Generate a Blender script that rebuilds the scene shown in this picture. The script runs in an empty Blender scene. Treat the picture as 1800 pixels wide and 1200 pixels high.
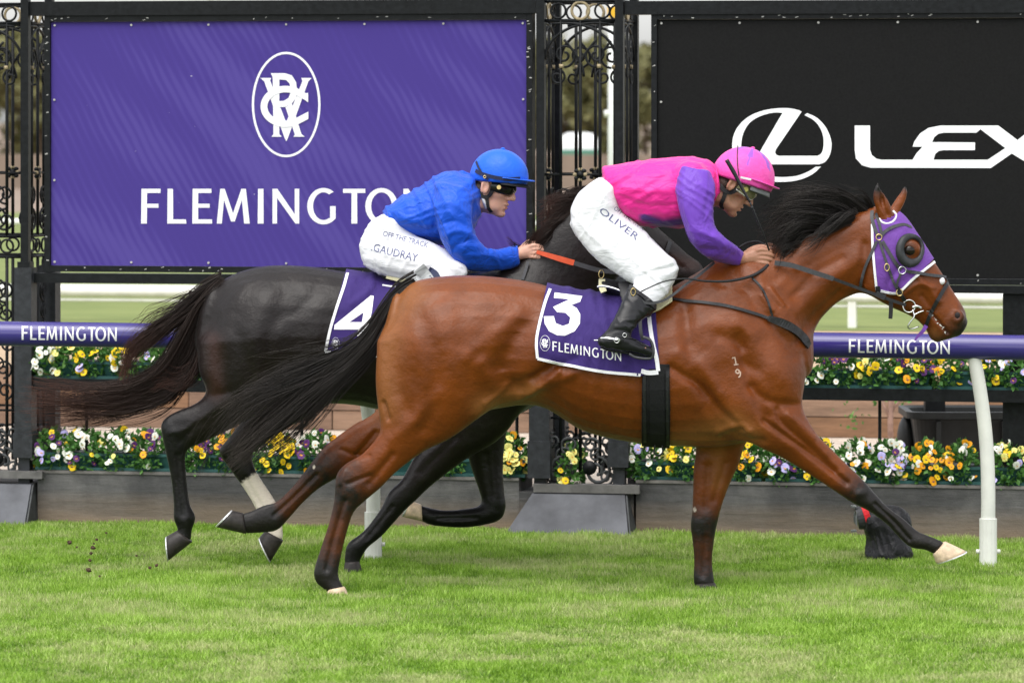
import bpy, bmesh, math, random
import numpy as np
import openvdb as vdb
from mathutils import Vector, Matrix
from mathutils.bvhtree import BVHTree
from math import sin, cos, pi, radians

sc = bpy.context.scene
C = sc.collection
random.seed(7)
RNG = np.random.default_rng(7)

# ------------------------------------------------------------------ camera, sky, sun, exposure
F = 8000.0            # focal length in photo pixels
CAMH = 2.06           # eye height in metres
HY = 215.0            # photo row of the horizon
cam = bpy.data.cameras.new('camera')
cam_o = bpy.data.objects.new('camera', cam)
C.objects.link(cam_o)
cam_o.location = (0, 0, CAMH)
cam_o.rotation_euler = (pi / 2, 0, 0)
cam.sensor_width = 36.0
cam.lens = 36.0 * F / 1800.0
cam.shift_y = -(600 - HY) / 1800.0
cam.clip_start = 0.5
cam.clip_end = 6000
cam.dof.use_dof = True
cam.dof.focus_distance = 20.2
cam.dof.aperture_fstop = 5.0
sc.camera = cam_o

SUN_EL, SUN_AZ = radians(66), radians(205)     # azimuth clockwise from +Y: the sun stands behind the camera, a little to the left
world = bpy.data.worlds.new('World')
sc.world = world
world.use_nodes = True
wn = world.node_tree.nodes
wl = world.node_tree.links
wn.clear()
w_out = wn.new('ShaderNodeOutputWorld')
w_bg = wn.new('ShaderNodeBackground')
w_sky = wn.new('ShaderNodeTexSky')
w_sky.sky_type = 'NISHITA'
w_sky.sun_disc = False
w_sky.sun_elevation = SUN_EL
w_sky.sun_rotation = SUN_AZ
w_sky.air_density = 1.0
w_sky.dust_density = 2.0
w_sky.ozone_density = 1.0
w_hs = wn.new('ShaderNodeHueSaturation')       # overcast: the cloud layer takes most of the blue out
w_hs.inputs['Saturation'].default_value = 0.15
w_hs.inputs['Value'].default_value = 1.5       # and glows white all over
w_bg.inputs['Strength'].default_value = 0.15
wl.new(w_sky.outputs[0], w_hs.inputs['Color'])
wl.new(w_hs.outputs[0], w_bg.inputs['Color'])
wl.new(w_bg.outputs[0], w_out.inputs['Surface'])

sun = bpy.data.lights.new('sun', 'SUN')
sun.energy = 1.5
sun.angle = radians(60)
sun.color = (1.0, 0.96, 0.9)
sun_o = bpy.data.objects.new('sun', sun)
C.objects.link(sun_o)
sd = Vector((sin(SUN_AZ) * cos(SUN_EL), cos(SUN_AZ) * cos(SUN_EL), sin(SUN_EL)))
sun_o.rotation_euler = sd.to_track_quat('Z', 'Y').to_euler()
sun_o.location = (0, 0, 30)

sc.view_settings.view_transform = 'Standard'
sc.view_settings.look = 'None'
sc.view_settings.exposure = 0.52
sc.view_settings.gamma = 1.0
sc.view_settings.use_curve_mapping = False
sc.cycles.max_bounces = 6
sc.cycles.transparent_max_bounces = 8

# ------------------------------------------------------------------ helpers
def P(x, y, d):
    """the point of the place that the photo shows at pixel (x, y), d metres away"""
    return Vector(((x - 900) * d / F, d, CAMH - (y - HY) * d / F))

FA = radians(11.95)       # the fence line turns away to the left
FY0 = 22.964
def fence_d(x, v=0.0):
    return (v + FY0 * cos(FA)) / (cos(FA) + (x - 900) / F * sin(FA))
def FP(x, y, v=0.0):
    return P(x, y, fence_d(x, v))
FE = Vector((cos(FA), -sin(FA), 0))
FN = Vector((sin(FA), cos(FA), 0))
FO = Vector((0, FY0, 0))
def FW(u, v, z):
    return FO + FE * u + FN * v + Vector((0, 0, z))
def fu(x, v=0.0):
    p = FP(x, HY, v)
    return (p - FO).dot(FE)

def thing(name, label, cat, loc=(0, 0, 0), group=None):
    o = bpy.data.objects.new(name, None)
    o.empty_display_size = 0.1
    C.objects.link(o)
    o.location = loc
    o['label'] = label
    o['category'] = cat
    if group:
        o['group'] = group
    return o

def tag(o, label=None, cat=None, group=None, kind=None):
    if label: o['label'] = label
    if cat: o['category'] = cat
    if group: o['group'] = group
    if kind: o['kind'] = kind
    return o

def abs_loc(o):
    v = Vector(o.location)
    while o.parent:
        o = o.parent
        v += Vector(o.location)
    return v

def obj(name, me, mat=None, parent=None, loc=None, smooth=False):
    """me is built in world coordinates; it is shifted so that its origin is loc (or the parent's place)"""
    if mat is not None:
        me.materials.clear()
        for m_ in (mat if isinstance(mat, (list, tuple)) else [mat]):
            me.materials.append(m_)
    o = bpy.data.objects.new(name, me)
    C.objects.link(o)
    base = abs_loc(parent) if parent else Vector((0, 0, 0))
    if loc is None:
        loc = base if parent else Vector((0, 0, 0))
    loc = Vector(loc)
    if loc.length > 0:
        me.transform(Matrix.Translation(-loc))
    o.parent = parent
    o.location = loc - base
    if smooth:
        me.shade_smooth()
    return o

def mesh_from(verts, faces):
    me = bpy.data.meshes.new('m')
    me.from_pydata([tuple(v) for v in verts], [], [tuple(f) for f in faces])
    me.update()
    return me

def mesh_np(verts, faces, smooth=True):
    """fast path: faces is an (n, 3|4) integer array"""
    me = bpy.data.meshes.new('m')
    verts = np.asarray(verts, np.float32)
    faces = np.asarray(faces, np.int32)
    n, k = faces.shape
    me.vertices.add(len(verts))
    me.vertices.foreach_set('co', verts.ravel())
    me.loops.add(n * k)
    me.loops.foreach_set('vertex_index', faces.ravel())
    me.polygons.add(n)
    me.polygons.foreach_set('loop_start', np.arange(0, n * k, k, dtype=np.int32))
    if smooth:
        me.polygons.foreach_set('use_smooth', np.ones(n, bool))
    me.update(calc_edges=True)
    return me

class MB:
    """collects simple solids in world coordinates"""
    def __init__(self):
        self.v, self.f = [], []
    def add(self, vs, fs):
        b = len(self.v)
        self.v += [Vector(v) for v in vs]
        self.f += [tuple(i + b for i in f) for f in fs]
    def box8(self, p):
        self.add(p, [(0, 3, 2, 1), (4, 5, 6, 7), (0, 1, 5, 4), (1, 2, 6, 5), (2, 3, 7, 6), (3, 0, 4, 7)])
        return self
    def fbox(self, u0, u1, v0, v1, z0, z1):
        """box in the fence's own directions"""
        return self.box8([FW(u0, v0, z0), FW(u1, v0, z0), FW(u1, v1, z0), FW(u0, v1, z0),
                          FW(u0, v0, z1), FW(u1, v0, z1), FW(u1, v1, z1), FW(u0, v1, z1)])
    def box(self, x0, x1, y0, y1, z0, z1):
        return self.box8([Vector(q) for q in ((x0, y0, z0), (x1, y0, z0), (x1, y1, z0), (x0, y1, z0),
                                              (x0, y0, z1), (x1, y0, z1), (x1, y1, z1), (x0, y1, z1))])
    def tube(self, pts, r, n=6, cap=True, closed=False):
        pts = [Vector(p) for p in pts]
        m = len(pts)
        rs = r if isinstance(r, (list, tuple)) else [r] * m
        b = len(self.v)
        up = None
        for i, p in enumerate(pts):
            if closed:
                t = pts[(i + 1) % m] - pts[i - 1]
            else:
                t = pts[min(i + 1, m - 1)] - pts[max(i - 1, 0)]
            if t.length < 1e-9: t = Vector((0, 0, 1))
            t.normalize()
            if up is None:
                up = Vector((0, 1, 0)) if abs(t.y) < 0.9 else Vector((1, 0, 0))
            a = t.cross(up); a.normalize()
            up = a.cross(t); up.normalize()
            for k in range(n):
                an = 2 * pi * k / n
                self.v.append(p + (a * cos(an) + up * sin(an)) * rs[i])
        segs = m if closed else m - 1
        for i in range(segs):
            j = (i + 1) % m
            for k in range(n):
                k2 = (k + 1) % n
                self.f.append((b + i * n + k, b + i * n + k2, b + j * n + k2, b + j * n + k))
        if cap and not closed:
            self.f.append(tuple(b + k for k in range(n))[::-1])
            self.f.append(tuple(b + (m - 1) * n + k for k in range(n)))
        return self
    def build(self, name, mat, parent=None, loc=None, smooth=False):
        me = mesh_from(self.v, self.f)
        bm = bmesh.new(); bm.from_mesh(me)
        bmesh.ops.recalc_face_normals(bm, faces=bm.faces)
        bm.to_mesh(me); bm.free()
        return obj(name, me, mat, parent, loc, smooth)

def catmull(pts, n):
    """rows of numbers, n samples per span"""
    a = np.asarray(pts, float)
    if len(a) < 3:
        t = np.linspace(0, 1, n + 1)[:, None]
        return a[0] * (1 - t) + a[-1] * t
    e = np.vstack([2 * a[0] - a[1], a, 2 * a[-1] - a[-2]])
    out = []
    for i in range(1, len(e) - 2):
        p0, p1, p2, p3 = e[i - 1], e[i], e[i + 1], e[i + 2]
        for k in range(n):
            t = k / n
            out.append(0.5 * ((2 * p1) + (p2 - p0) * t + (2 * p0 - 5 * p1 + 4 * p2 - p3) * t * t + (3 * p1 - p0 - 3 * p2 + p3) * t ** 3))
    out.append(e[-2])
    return np.array(out)

# ------------------------------------------------------------------ lofts and blended volumes
def ring_mesh(rings, cap=0.5):
    """rings: list of (n, 3) arrays; rounded ends"""
    rings = [np.asarray(r) for r in rings]
    def end(r0, r1):
        c0, c1 = r0.mean(0), r1.mean(0)
        ax = c0 - c1
        L = np.linalg.norm(ax)
        ax = ax / max(L, 1e-9)
        R = np.min(np.linalg.norm(r0 - c0, axis=1)) * cap
        return [c0 + (r0 - c0) * s + ax * R * o for s, o in ((0.92, 0.4), (0.7, 0.75), (0.38, 0.95))], c0 + ax * R
    e0, t0 = end(rings[0], rings[1])
    e1, t1 = end(rings[-1], rings[-2])
    rings = e0[::-1] + rings + e1
    n = len(rings[0]); m = len(rings)
    v = np.vstack(rings + [t0[None], t1[None]])
    i = np.arange(m - 1)[:, None] * n
    k = np.arange(n)[None]
    k2 = (k + 1) % n
    q = np.stack([i + k, i + k2, i + n + k2, i + n + k], -1).reshape(-1, 4)
    k = np.arange(n); k2 = (k + 1) % n
    tr = np.vstack([np.stack([np.full(n, m * n), k2, k], -1), np.stack([np.full(n, m * n + 1), (m - 1) * n + k, (m - 1) * n + k2], -1)])
    return v, q, tr

def loft(st, d, n=28, sub=5, cap=0.5, ex=1.0):
    """st rows: ax, ay, bx, by, half width (m), depth offset (m): two opposite outline points of a cross-section"""
    s = catmull([r[:6] for r in st], sub)
    th = np.linspace(0, 2 * pi, n, endpoint=False)
    c, si = np.cos(th), np.sin(th)
    c = np.sign(c) * np.abs(c) ** ex; si = np.sign(si) * np.abs(si) ** ex
    rings = []
    for ax, ay, bx, by, w, yo in s:
        a = np.array(P(ax, ay, d + yo)); b = np.array(P(bx, by, d + yo))
        m_, h = (a + b) / 2, (a - b) / 2
        rings.append(m_ + np.outer(c, h) + np.outer(si, [0, w, 0]))
    return ring_mesh(rings, cap)

def tubeloft(pts, rad, n=12, sub=4, cap=1.0, flat=1.0, axis=(0, 1, 0)):
    """pts in metres, round tube; flat scales the radius along axis"""
    s = catmull([list(p) + [r] for p, r in zip(pts, rad)], sub)
    mb = MB(); rings = []
    up = None
    q = [Vector(r[:3]) for r in s]
    ax = Vector(axis)
    for i, p in enumerate(q):
        t = (q[min(i + 1, len(q) - 1)] - q[max(i - 1, 0)]); t.normalize()
        if up is None:
            up = Vector((0, 1, 0)) if abs(t.y) < 0.9 else Vector((1, 0, 0))
        a = t.cross(up); a.normalize(); up = a.cross(t); up.normalize()
        rr = []
        for k in range(n):
            an = 2 * pi * k / n
            o = (a * cos(an) + up * sin(an)) * s[i][3]
            o = o + ax * (o.dot(ax) * (flat - 1))
            rr.append(p + o)
        rings.append(np.array(rr))
    return ring_mesh(rings, cap)

def ellipsoid(c, r, M=None, n=20):
    """centre, radii (metres); M maps local to world"""
    v, q, t = [], [], []
    th = np.linspace(0, pi, n + 1)[1:-1]
    ph = np.linspace(0, 2 * pi, n * 2, endpoint=False)
    rings = [np.stack([np.sin(a) * np.cos(ph), np.sin(a) * np.sin(ph), np.full_like(ph, np.cos(a))], -1) for a in th]
    m, k = len(rings), len(ph)
    v = np.vstack(rings + [np.array([[0, 0, 1.0]]), np.array([[0, 0, -1.0]])]) * np.array(r) + np.array(c)
    i = np.arange(m - 1)[:, None] * k; j = np.arange(k)[None]; j2 = (j + 1) % k
    q = np.stack([i + j, i + k + j, i + k + j2, i + j2], -1).reshape(-1, 4)
    j = np.arange(k); j2 = (j + 1) % k
    t = np.vstack([np.stack([np.full(k, m * k), j, j2], -1), np.stack([np.full(k, m * k + 1), (m - 1) * k + j2, (m - 1) * k + j], -1)])
    if M is not None:
        v = xf(v, M)
    return v, q, t

def xf(v, M):
    A = np.array(M)
    return np.asarray(v) @ A[:3, :3].T + A[:3, 3]

class Vol:
    """a solid grown by blending closed shapes"""
    def __init__(self, lo, hi, vox, band=8):
        self.h = vox; self.band = band; self.bg = vox * band
        self.i0 = np.floor(np.array(lo) / vox).astype(int)
        self.n = np.ceil((np.array(hi) - np.array(lo)) / vox).astype(int) + 1
        self.a = np.full(tuple(self.n), self.bg, np.float32)
        self.tr = vdb.createLinearTransform(vox)
    def sdf(self, shape):
        v, q, t = shape
        g = vdb.FloatGrid.createLevelSetFromPolygons(np.ascontiguousarray(v, np.float32), triangles=np.ascontiguousarray(t, np.uint32),
                                                     quads=np.ascontiguousarray(q, np.uint32), transform=self.tr, halfWidth=float(self.band))
        lo, hi = g.evalActiveVoxelBoundingBox()
        lo = np.maximum(np.array(lo), self.i0); hi = np.minimum(np.array(hi), self.i0 + self.n - 1)
        if np.any(hi <= lo):
            return None, None
        b = np.empty(tuple(hi - lo + 1), np.float32)
        g.copyToArray(b, ijk=tuple(int(x) for x in lo))
        s = tuple(slice(int(l - o), int(h_ - o) + 1) for l, h_, o in zip(lo, hi, self.i0))
        return s, b
    def add(self, shape, k=0.02):
        s, b = self.sdf(shape)
        if s is None: return self
        a = self.a[s]
        hh = np.maximum(k - np.abs(a - b), 0) / k
        self.a[s] = np.minimum(a, b) - hh * hh * k * 0.25
        return self
    def cut(self, shape, k=0.01):
        s, b = self.sdf(shape)
        if s is None: return self
        a = self.a[s]; b = -b
        hh = np.maximum(k - np.abs(a - b), 0) / k
        self.a[s] = np.maximum(a, b) + hh * hh * k * 0.25
        return self
    def mesh(self, smooth=2):
        g = vdb.FloatGrid(self.bg)
        g.transform = self.tr
        g.copyFromArray(np.clip(self.a, -self.bg, self.bg), ijk=tuple(int(x) for x in self.i0))
        v, q = g.convertToQuads(0.0)
        v = np.array(v, np.float64); q = np.array(q, np.int64)
        for _ in range(smooth):
            v = lap(v, q, 0.5)
        p = v[q]
        nn = np.cross(p[:, 2] - p[:, 0], p[:, 3] - p[:, 1])
        vol = np.einsum('ij,ij->i', p.mean(1) - v.mean(0), nn).sum()
        if vol < 0:
            q = q[:, ::-1]
        return v, q

def lap(v, q, f):
    acc = np.zeros_like(v); cnt = np.zeros(len(v))
    for a, b in ((0, 1), (1, 2), (2, 3), (3, 0)):
        i, j = q[:, a], q[:, b]
        for c in range(3):
            acc[:, c] += np.bincount(i, v[j, c], len(v)) + np.bincount(j, v[i, c], len(v))
        cnt += np.bincount(i, minlength=len(v)) + np.bincount(j, minlength=len(v))
    cnt[cnt == 0] = 1
    return v + f * (acc / cnt[:, None] - v)

def vnormals(v, q):
    p = v[q]
    nn = np.cross(p[:, 2] - p[:, 0], p[:, 3] - p[:, 1])
    out = np.zeros_like(v)
    for k in range(q.shape[1]):
        for c in range(3):
            out[:, c] += np.bincount(q[:, k], nn[:, c], len(v))
    return out / np.maximum(np.linalg.norm(out, axis=1), 1e-12)[:, None]

def topx(v):
    """photo pixel of world points"""
    return np.stack([900 + v[:, 0] * F / v[:, 1], HY + (CAMH - v[:, 2]) * F / v[:, 1]], -1)

def dist_poly(p, line):
    """distance of 2-D points to a polyline"""
    line = np.asarray(line, float)
    best = np.full(len(p), 1e9)
    for a, b in zip(line[:-1], line[1:]):
        ab = b - a
        t = np.clip(((p - a) @ ab) / max(ab @ ab, 1e-9), 0, 1)
        best = np.minimum(best, np.linalg.norm(p - a - t[:, None] * ab, axis=1))
    return best

def sculpt(v, q, strokes, side=None):
    """strokes: (polyline in photo pixels, width px, height mm): raised (+) or sunk (-) along the surface normal"""
    p = topx(v); nv = vnormals(v, q)
    off = np.zeros(len(v))
    for line, w, amp in strokes:
        d = dist_poly(p, catmull(line, 4) if len(line) > 2 else line)
        off += amp * 0.001 * np.exp(-(d / w) ** 2)
    f = np.abs(nv[:, 1])
    if side is not None:
        f = f * (v[:, 1] < side)
    return v + nv * (off * f)[:, None]

def set_attr(me, name, val):
    a = me.attributes.new(name, 'FLOAT', 'POINT')
    a.data.foreach_set('value', np.asarray(val, np.float32))

def bvh_of(v, q):
    return BVHTree.FromPolygons([tuple(x) for x in v], [tuple(int(i) for i in f) for f in q])

def hit(bvh, x, y, d=20.0, off=0.004, y0=None):
    """first surface the photo pixel looks at on that body, off metres in front of it"""
    o = Vector((0, 0, CAMH))
    r = (P(x, y, d) - o).normalized()
    h = bvh.ray_cast(o, r)
    if h[0] is None:
        return None
    return h[0] - r * off

def hits(bvh, pts, d, off=0.004):
    """like hit for a row of pixels; gaps take the depth of their nearest neighbour"""
    dep = []
    for x, y in pts:
        h = hit(bvh, x, y, d, off)
        dep.append(h.y if h is not None else None)
    known = [(i, z) for i, z in enumerate(dep) if z is not None]
    out = []
    for i, (x, y) in enumerate(pts):
        z = dep[i]
        if z is None:
            z = min(known, key=lambda k: abs(k[0] - i))[1] if known else d
        out.append(P(x, y, z))
    return out
# ------------------------------------------------------------------ materials
def lin(r, g, b):
    f = lambda c: (c / 255 / 12.92) if c / 255 <= 0.04045 else ((c / 255 + 0.055) / 1.055) ** 2.4
    return (f(r), f(g), f(b), 1)

class N:
    def __init__(self, name):
        self.m = bpy.data.materials.new(name)
        self.m.use_nodes = True
        self.t = self.m.node_tree
        self.b = self.t.nodes['Principled BSDF']
    def n(self, ty, **kw):
        x = self.t.nodes.new(ty)
        for k, v in kw.items():
            if k in x.inputs: x.inputs[k].default_value = v
            else: setattr(x, k, v)
        return x
    def l(self, a, b):
        self.t.links.new(a, b)
    def noise(self, scale, detail=4, rough=0.55, stretch=None, vec=None, gen='Object'):
        x = self.n('ShaderNodeTexNoise', Scale=scale, Detail=detail, Roughness=rough)
        if vec is None:
            co = self.n('ShaderNodeTexCoord').outputs[gen]
        else:
            co = vec
        if stretch:
            mp = self.n('ShaderNodeMapping'); mp.inputs['Scale'].default_value = stretch
            self.l(co, mp.inputs['Vector']); co = mp.outputs[0]
        self.l(co, x.inputs['Vector'])
        return x.outputs['Fac']
    def ramp(self, fac, stops):
        r = self.n('ShaderNodeValToRGB')
        e = r.color_ramp.elements
        while len(e) < len(stops): e.new(0.5)
        for el, (p, c) in zip(e, stops):
            el.position = p; el.color = c
        self.l(fac, r.inputs['Fac'])
        return r.outputs['Color']
    def mix(self, fac, a, b, mode='MIX'):
        x = self.n('ShaderNodeMix', data_type='RGBA', blend_type=mode)
        for s, v in ((0, fac), (6, a), (7, b)):
            if hasattr(v, 'is_linked') or isinstance(v, bpy.types.NodeSocket): self.l(v, x.inputs[s])
            else: x.inputs[s].default_value = v
        return x.outputs[2]
    def attr(self, name):
        return self.n('ShaderNodeAttribute', attribute_name=name).outputs['Fac']
    def math(self, op, a, b=0.0):
        x = self.n('ShaderNodeMath', operation=op)
        for s, v in ((0, a), (1, b)):
            if isinstance(v, bpy.types.NodeSocket): self.l(v, x.inputs[s])
            else: x.inputs[s].default_value = v
        return x.outputs[0]
    def bump(self, h, strength=0.3, dist=0.01, prev=None):
        x = self.n('ShaderNodeBump', Strength=strength, Distance=dist)
        self.l(h, x.inputs['Height'])
        if prev is not None: self.l(prev, x.inputs['Normal'])
        self.l(x.outputs[0], self.b.inputs['Normal'])
        return x.outputs[0]
    def col(self, c):
        if isinstance(c, bpy.types.NodeSocket): self.l(c, self.b.inputs['Base Color'])
        else: self.b.inputs['Base Color'].default_value = c
        return self
    def set(self, **kw):
        for k, v in kw.items():
            self.b.inputs[k.replace('_', ' ')].default_value = v
        return self

def simple(name, c, rough=0.5, metal=0.0, var=0.12, scale=30, bump=0.0, spec=0.32, sheen=0.0):
    m = N(name)
    c = c if len(c) == 4 else (*c, 1)
    if var:
        k = m.noise(scale, 5)
        m.col(m.ramp(k, [(0.3, tuple(x * (1 - var) for x in c[:3]) + (1,)), (0.7, tuple(min(1, x * (1 + var)) for x in c[:3]) + (1,))]))
        if bump: m.bump(k, bump, 0.004)
    else:
        m.col(c)
    m.set(Roughness=rough, Metallic=metal)
    m.b.inputs['Specular IOR Level'].default_value = spec
    m.b.inputs['Sheen Weight'].default_value = sheen
    return m.m

def coat(name, body, dark, white, light, gloss=0.34, stretch=(45, 130, 170), spec=0.31):
    """horse coat: body colour, black points, white marks, paler belly; short glossy hair"""
    m = N(name)
    k = m.noise(5, 3)
    k2 = m.noise(1.0, 4, 0.7, stretch=stretch)
    base = m.mix(k, tuple(x * 1.25 for x in body[:3]) + (1,), tuple(x * 0.6 for x in body[:3]) + (1,))
    dap = m.n('ShaderNodeMapRange'); m.l(m.noise(11, 4, 0.6), dap.inputs[0]); dap.inputs[1].default_value = 0.42; dap.inputs[2].default_value = 0.68; dap.inputs[4].default_value = 0.55
    base = m.mix(dap.outputs[0], base, tuple(x * 0.62 for x in body[:3]) + (1,))
    base = m.mix(m.attr('pale'), base, light)
    edge = m.math('ADD', m.attr('points'), m.math('MULTIPLY', m.math('SUBTRACT', m.noise(28, 5, 0.7), 0.5), 0.55))
    mr = m.n('ShaderNodeMapRange'); m.l(edge, mr.inputs[0]); mr.inputs[1].default_value = 0.2; mr.inputs[2].default_value = 0.85
    base = m.mix(mr.outputs[0], base, dark)
    we = m.math('ADD', m.attr('white'), m.math('MULTIPLY', m.math('SUBTRACT', m.noise(60, 4, 0.7), 0.5), 0.5))
    mw = m.n('ShaderNodeMapRange'); m.l(we, mw.inputs[0]); mw.inputs[1].default_value = 0.4; mw.inputs[2].default_value = 0.6
    base = m.mix(mw.outputs[0], base, white)
    hv = m.n('ShaderNodeHueSaturation'); m.l(base, hv.inputs['Color'])
    mv = m.n('ShaderNodeMapRange'); m.l(k2, mv.inputs[0]); mv.inputs[1].default_value = 0.3; mv.inputs[2].default_value = 0.7
    mv.inputs[3].default_value = 0.9; mv.inputs[4].default_value = 1.1
    m.l(mv.outputs[0], hv.inputs['Value'])
    m.col(hv.outputs[0])
    b1 = m.bump(k2, 0.22, 0.003)
    m.bump(m.noise(13, 5, 0.6), 0.30, 0.025, prev=b1)
    rg = m.n('ShaderNodeMapRange'); m.l(m.noise(11, 3), rg.inputs[0])
    rg.inputs[3].default_value = gloss - 0.06; rg.inputs[4].default_value = gloss + 0.16
    m.l(rg.outputs[0], m.b.inputs['Roughness'])
    m.b.inputs['Specular IOR Level'].default_value = spec
    m.b.inputs['Sheen Weight'].default_value = 0.04
    m.b.inputs['Sheen Roughness'].default_value = 0.4
    return m.m

def cloth(name, c, rough=0.5, fold=0.5, scale=9, sheen=0.1, c2=None, weave=0.15, stretch=(1, 1, 1)):
    m = N(name)
    w = m.n('ShaderNodeTexNoise', Scale=scale, Detail=3, Roughness=0.5, Distortion=1.3)
    mp = m.n('ShaderNodeMapping'); mp.inputs['Scale'].default_value = stretch
    m.l(m.n('ShaderNodeTexCoord').outputs['Object'], mp.inputs['Vector']); m.l(mp.outputs[0], w.inputs['Vector'])
    k = m.noise(3, 3)
    c = c if len(c) == 4 else (*c, 1)
    base = m.mix(m.math('MULTIPLY', k, 0.25), c, tuple(x * 0.8 for x in c[:3]) + (1,))
    if c2 is not None:
        base = m.mix(m.attr('panel'), base, c2)
    m.col(base)
    b = m.bump(w.outputs['Fac'], fold, 0.03)
    if weave:
        m.bump(m.noise(500, 2), weave, 0.001, prev=b)
    m.set(Roughness=rough)
    m.b.inputs['Specular IOR Level'].default_value = 0.22
    m.b.inputs['Sheen Weight'].default_value = sheen * .4
    return m.m

M = {}
M['iron'] = simple('black painted iron', (0.008, 0.009, 0.010), 0.45, var=0.4, scale=40, bump=0.25, spec=0.18)
M['iron_old'] = simple('weathered grey iron', (0.045, 0.048, 0.05), 0.6, var=0.4, scale=25, bump=0.3)
M['gilt'] = simple('worn gilt paint', (0.30, 0.24, 0.14), 0.5, var=0.3, scale=60)
M['leather'] = simple('black leather', (0.018, 0.018, 0.02), 0.42, var=0.3, scale=90, bump=0.15)
M['leather_grey'] = simple('grey rubbered leather', (0.05, 0.05, 0.055), 0.5, var=0.2, scale=90, bump=0.1)
M['boot'] = simple('polished black boot', (0.012, 0.012, 0.014), 0.27, var=0.3, scale=22, bump=0.3)
M['steel'] = simple('polished steel', (0.75, 0.75, 0.76), 0.22, metal=1.0, var=0.08)
M['brass'] = simple('brass', (0.75, 0.56, 0.25), 0.3, metal=1.0, var=0.1)
M['white_pvc'] = simple('white plastic rail', (0.76, 0.76, 0.71), 0.42, var=0.09, scale=9)
M['print'] = simple('white print', (0.86, 0.85, 0.88), 0.55, var=0.02)
M['navyprint'] = simple('navy print', (0.10, 0.11, 0.22), 0.6, var=0.1)
M['trim'] = simple('white braid', (0.82, 0.81, 0.84), 0.7, var=0.08, scale=300, bump=0.3)
M['hood'] = cloth('purple hood cloth', (0.155, 0.055, 0.32), 0.62, 0.25, 14)
M['numbercloth'] = cloth('purple saddlecloth', (0.038, 0.020, 0.135), 0.75, 0.35, 9, stretch=(1.6, 1, 0.6))
M['girth'] = simple('black webbing', (0.007, 0.007, 0.008), 0.8, var=0.3, scale=140, bump=0.3)
M['pad'] = simple('cream saddle pad', (0.66, 0.62, 0.40), 0.8, var=0.1, scale=60, bump=0.2)
M['skin'] = None
def skin(name, c, red):
    m = N(name)
    k = m.noise(22, 5); k2 = m.noise(240, 3)
    m.col(m.mix(m.math('MULTIPLY', k, 0.6), c, red))
    m.bump(k2, 0.2, 0.002)
    m.set(Roughness=0.5)
    m.b.inputs['Subsurface Weight'].default_value = 0.08
    m.b.inputs['Subsurface Radius'].default_value = (0.012, 0.005, 0.003)
    m.b.inputs['Subsurface Scale'].default_value = 0.5
    return m.m
M['skin_tan'] = skin('tanned skin', (0.44, 0.235, 0.15, 1), (0.36, 0.13, 0.08, 1))
M['skin_fair'] = skin('fair skin', (0.66, 0.40, 0.29, 1), (0.60, 0.26, 0.18, 1))
M['lip'] = simple('lip', (0.36, 0.12, 0.10), 0.45, var=0.1)
M['nostril_shade'] = simple('nostril hole shade', (0.010, 0.005, 0.005), 0.6)  # near-black colour stands in for the shade inside the nostril hole
M['eye'] = simple('dark wet eye', (0.012, 0.008, 0.006), 0.06, var=0)
M['hoof_dark'] = simple('dark hoof horn', (0.030, 0.025, 0.023), 0.45, var=0.35, scale=50, bump=0.3)
M['hoof_pale'] = simple('pale hoof horn', (0.60, 0.46, 0.32), 0.45, var=0.25, scale=45, bump=0.2)
M['shoe'] = simple('bright aluminium shoe', (0.80, 0.80, 0.80), 0.35, metal=0.6, var=0.05)
M['green_tub'] = simple('green plastic', (0.025, 0.085, 0.08), 0.45, var=0.2)
M['black_tub'] = simple('black plastic', (0.012, 0.013, 0.013), 0.5, var=0.3, scale=18)
M['petal'] = {}
for nm, c in dict(yellow=(0.86, 0.58, 0.012), orange=(0.82, 0.36, 0.008), pale=(0.84, 0.78, 0.24), white=(0.84, 0.85, 0.76), lilac=(0.52, 0.47, 0.83), purple=(0.075, 0.012, 0.11)).items():
    M['petal'][nm] = simple(nm + ' petal', c, 0.6, var=0.08, scale=80)
M['leafgreen'] = None

def leafmat(name, c1, c2, c3, trans=0.25):
    m = N(name)
    a = m.attr('shade')
    m.col(m.ramp(a, [(0.0, c1), (0.5, c2), (1.0, c3)]))
    m.set(Roughness=0.5)
    m.b.inputs['Specular IOR Level'].default_value = 0.3
    if trans:
        tr = m.n('ShaderNodeBsdfTranslucent')
        m.l(m.b.inputs['Base Color'].links[0].from_socket, tr.inputs['Color'])
        mx = m.n('ShaderNodeMixShader', Fac=trans)
        m.l(m.b.outputs[0], mx.inputs[1]); m.l(tr.outputs[0], mx.inputs[2])
        m.l(mx.outputs[0], m.t.nodes['Material Output'].inputs['Surface'])
    return m.m
M['pansy_leaf'] = leafmat('pansy leaves', (0.03, 0.10, 0.022, 1), (0.085, 0.22, 0.045, 1), (0.19, 0.37, 0.10, 1))
M['tree_leaf'] = leafmat('gum leaves', (0.12, 0.12, 0.05, 1), (0.21, 0.205, 0.085, 1), (0.30, 0.28, 0.13, 1))
M['bark'] = simple('grey bark', (0.12, 0.09, 0.065), 0.85, var=0.4, scale=6, bump=0.5)
def hairmat(name, c1, c2, tip, rough=0.36):
    m = N(name)
    a = m.attr('along'); r = m.attr('shade')
    m.col(m.mix(m.math('POWER', a, 4.0), m.mix(r, c1, c2), tip))
    m.set(Roughness=rough)
    m.b.inputs['Specular IOR Level'].default_value = 0.16
    return m.m
M['hair_bay'] = hairmat('black tail hair', (0.007, 0.006, 0.006, 1), (0.03, 0.026, 0.024, 1), (0.05, 0.04, 0.035, 1))
M['hair_dark'] = hairmat('brown black tail hair', (0.010, 0.007, 0.006, 1), (0.024, 0.015, 0.012, 1), (0.085, 0.034, 0.024, 1))
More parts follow.
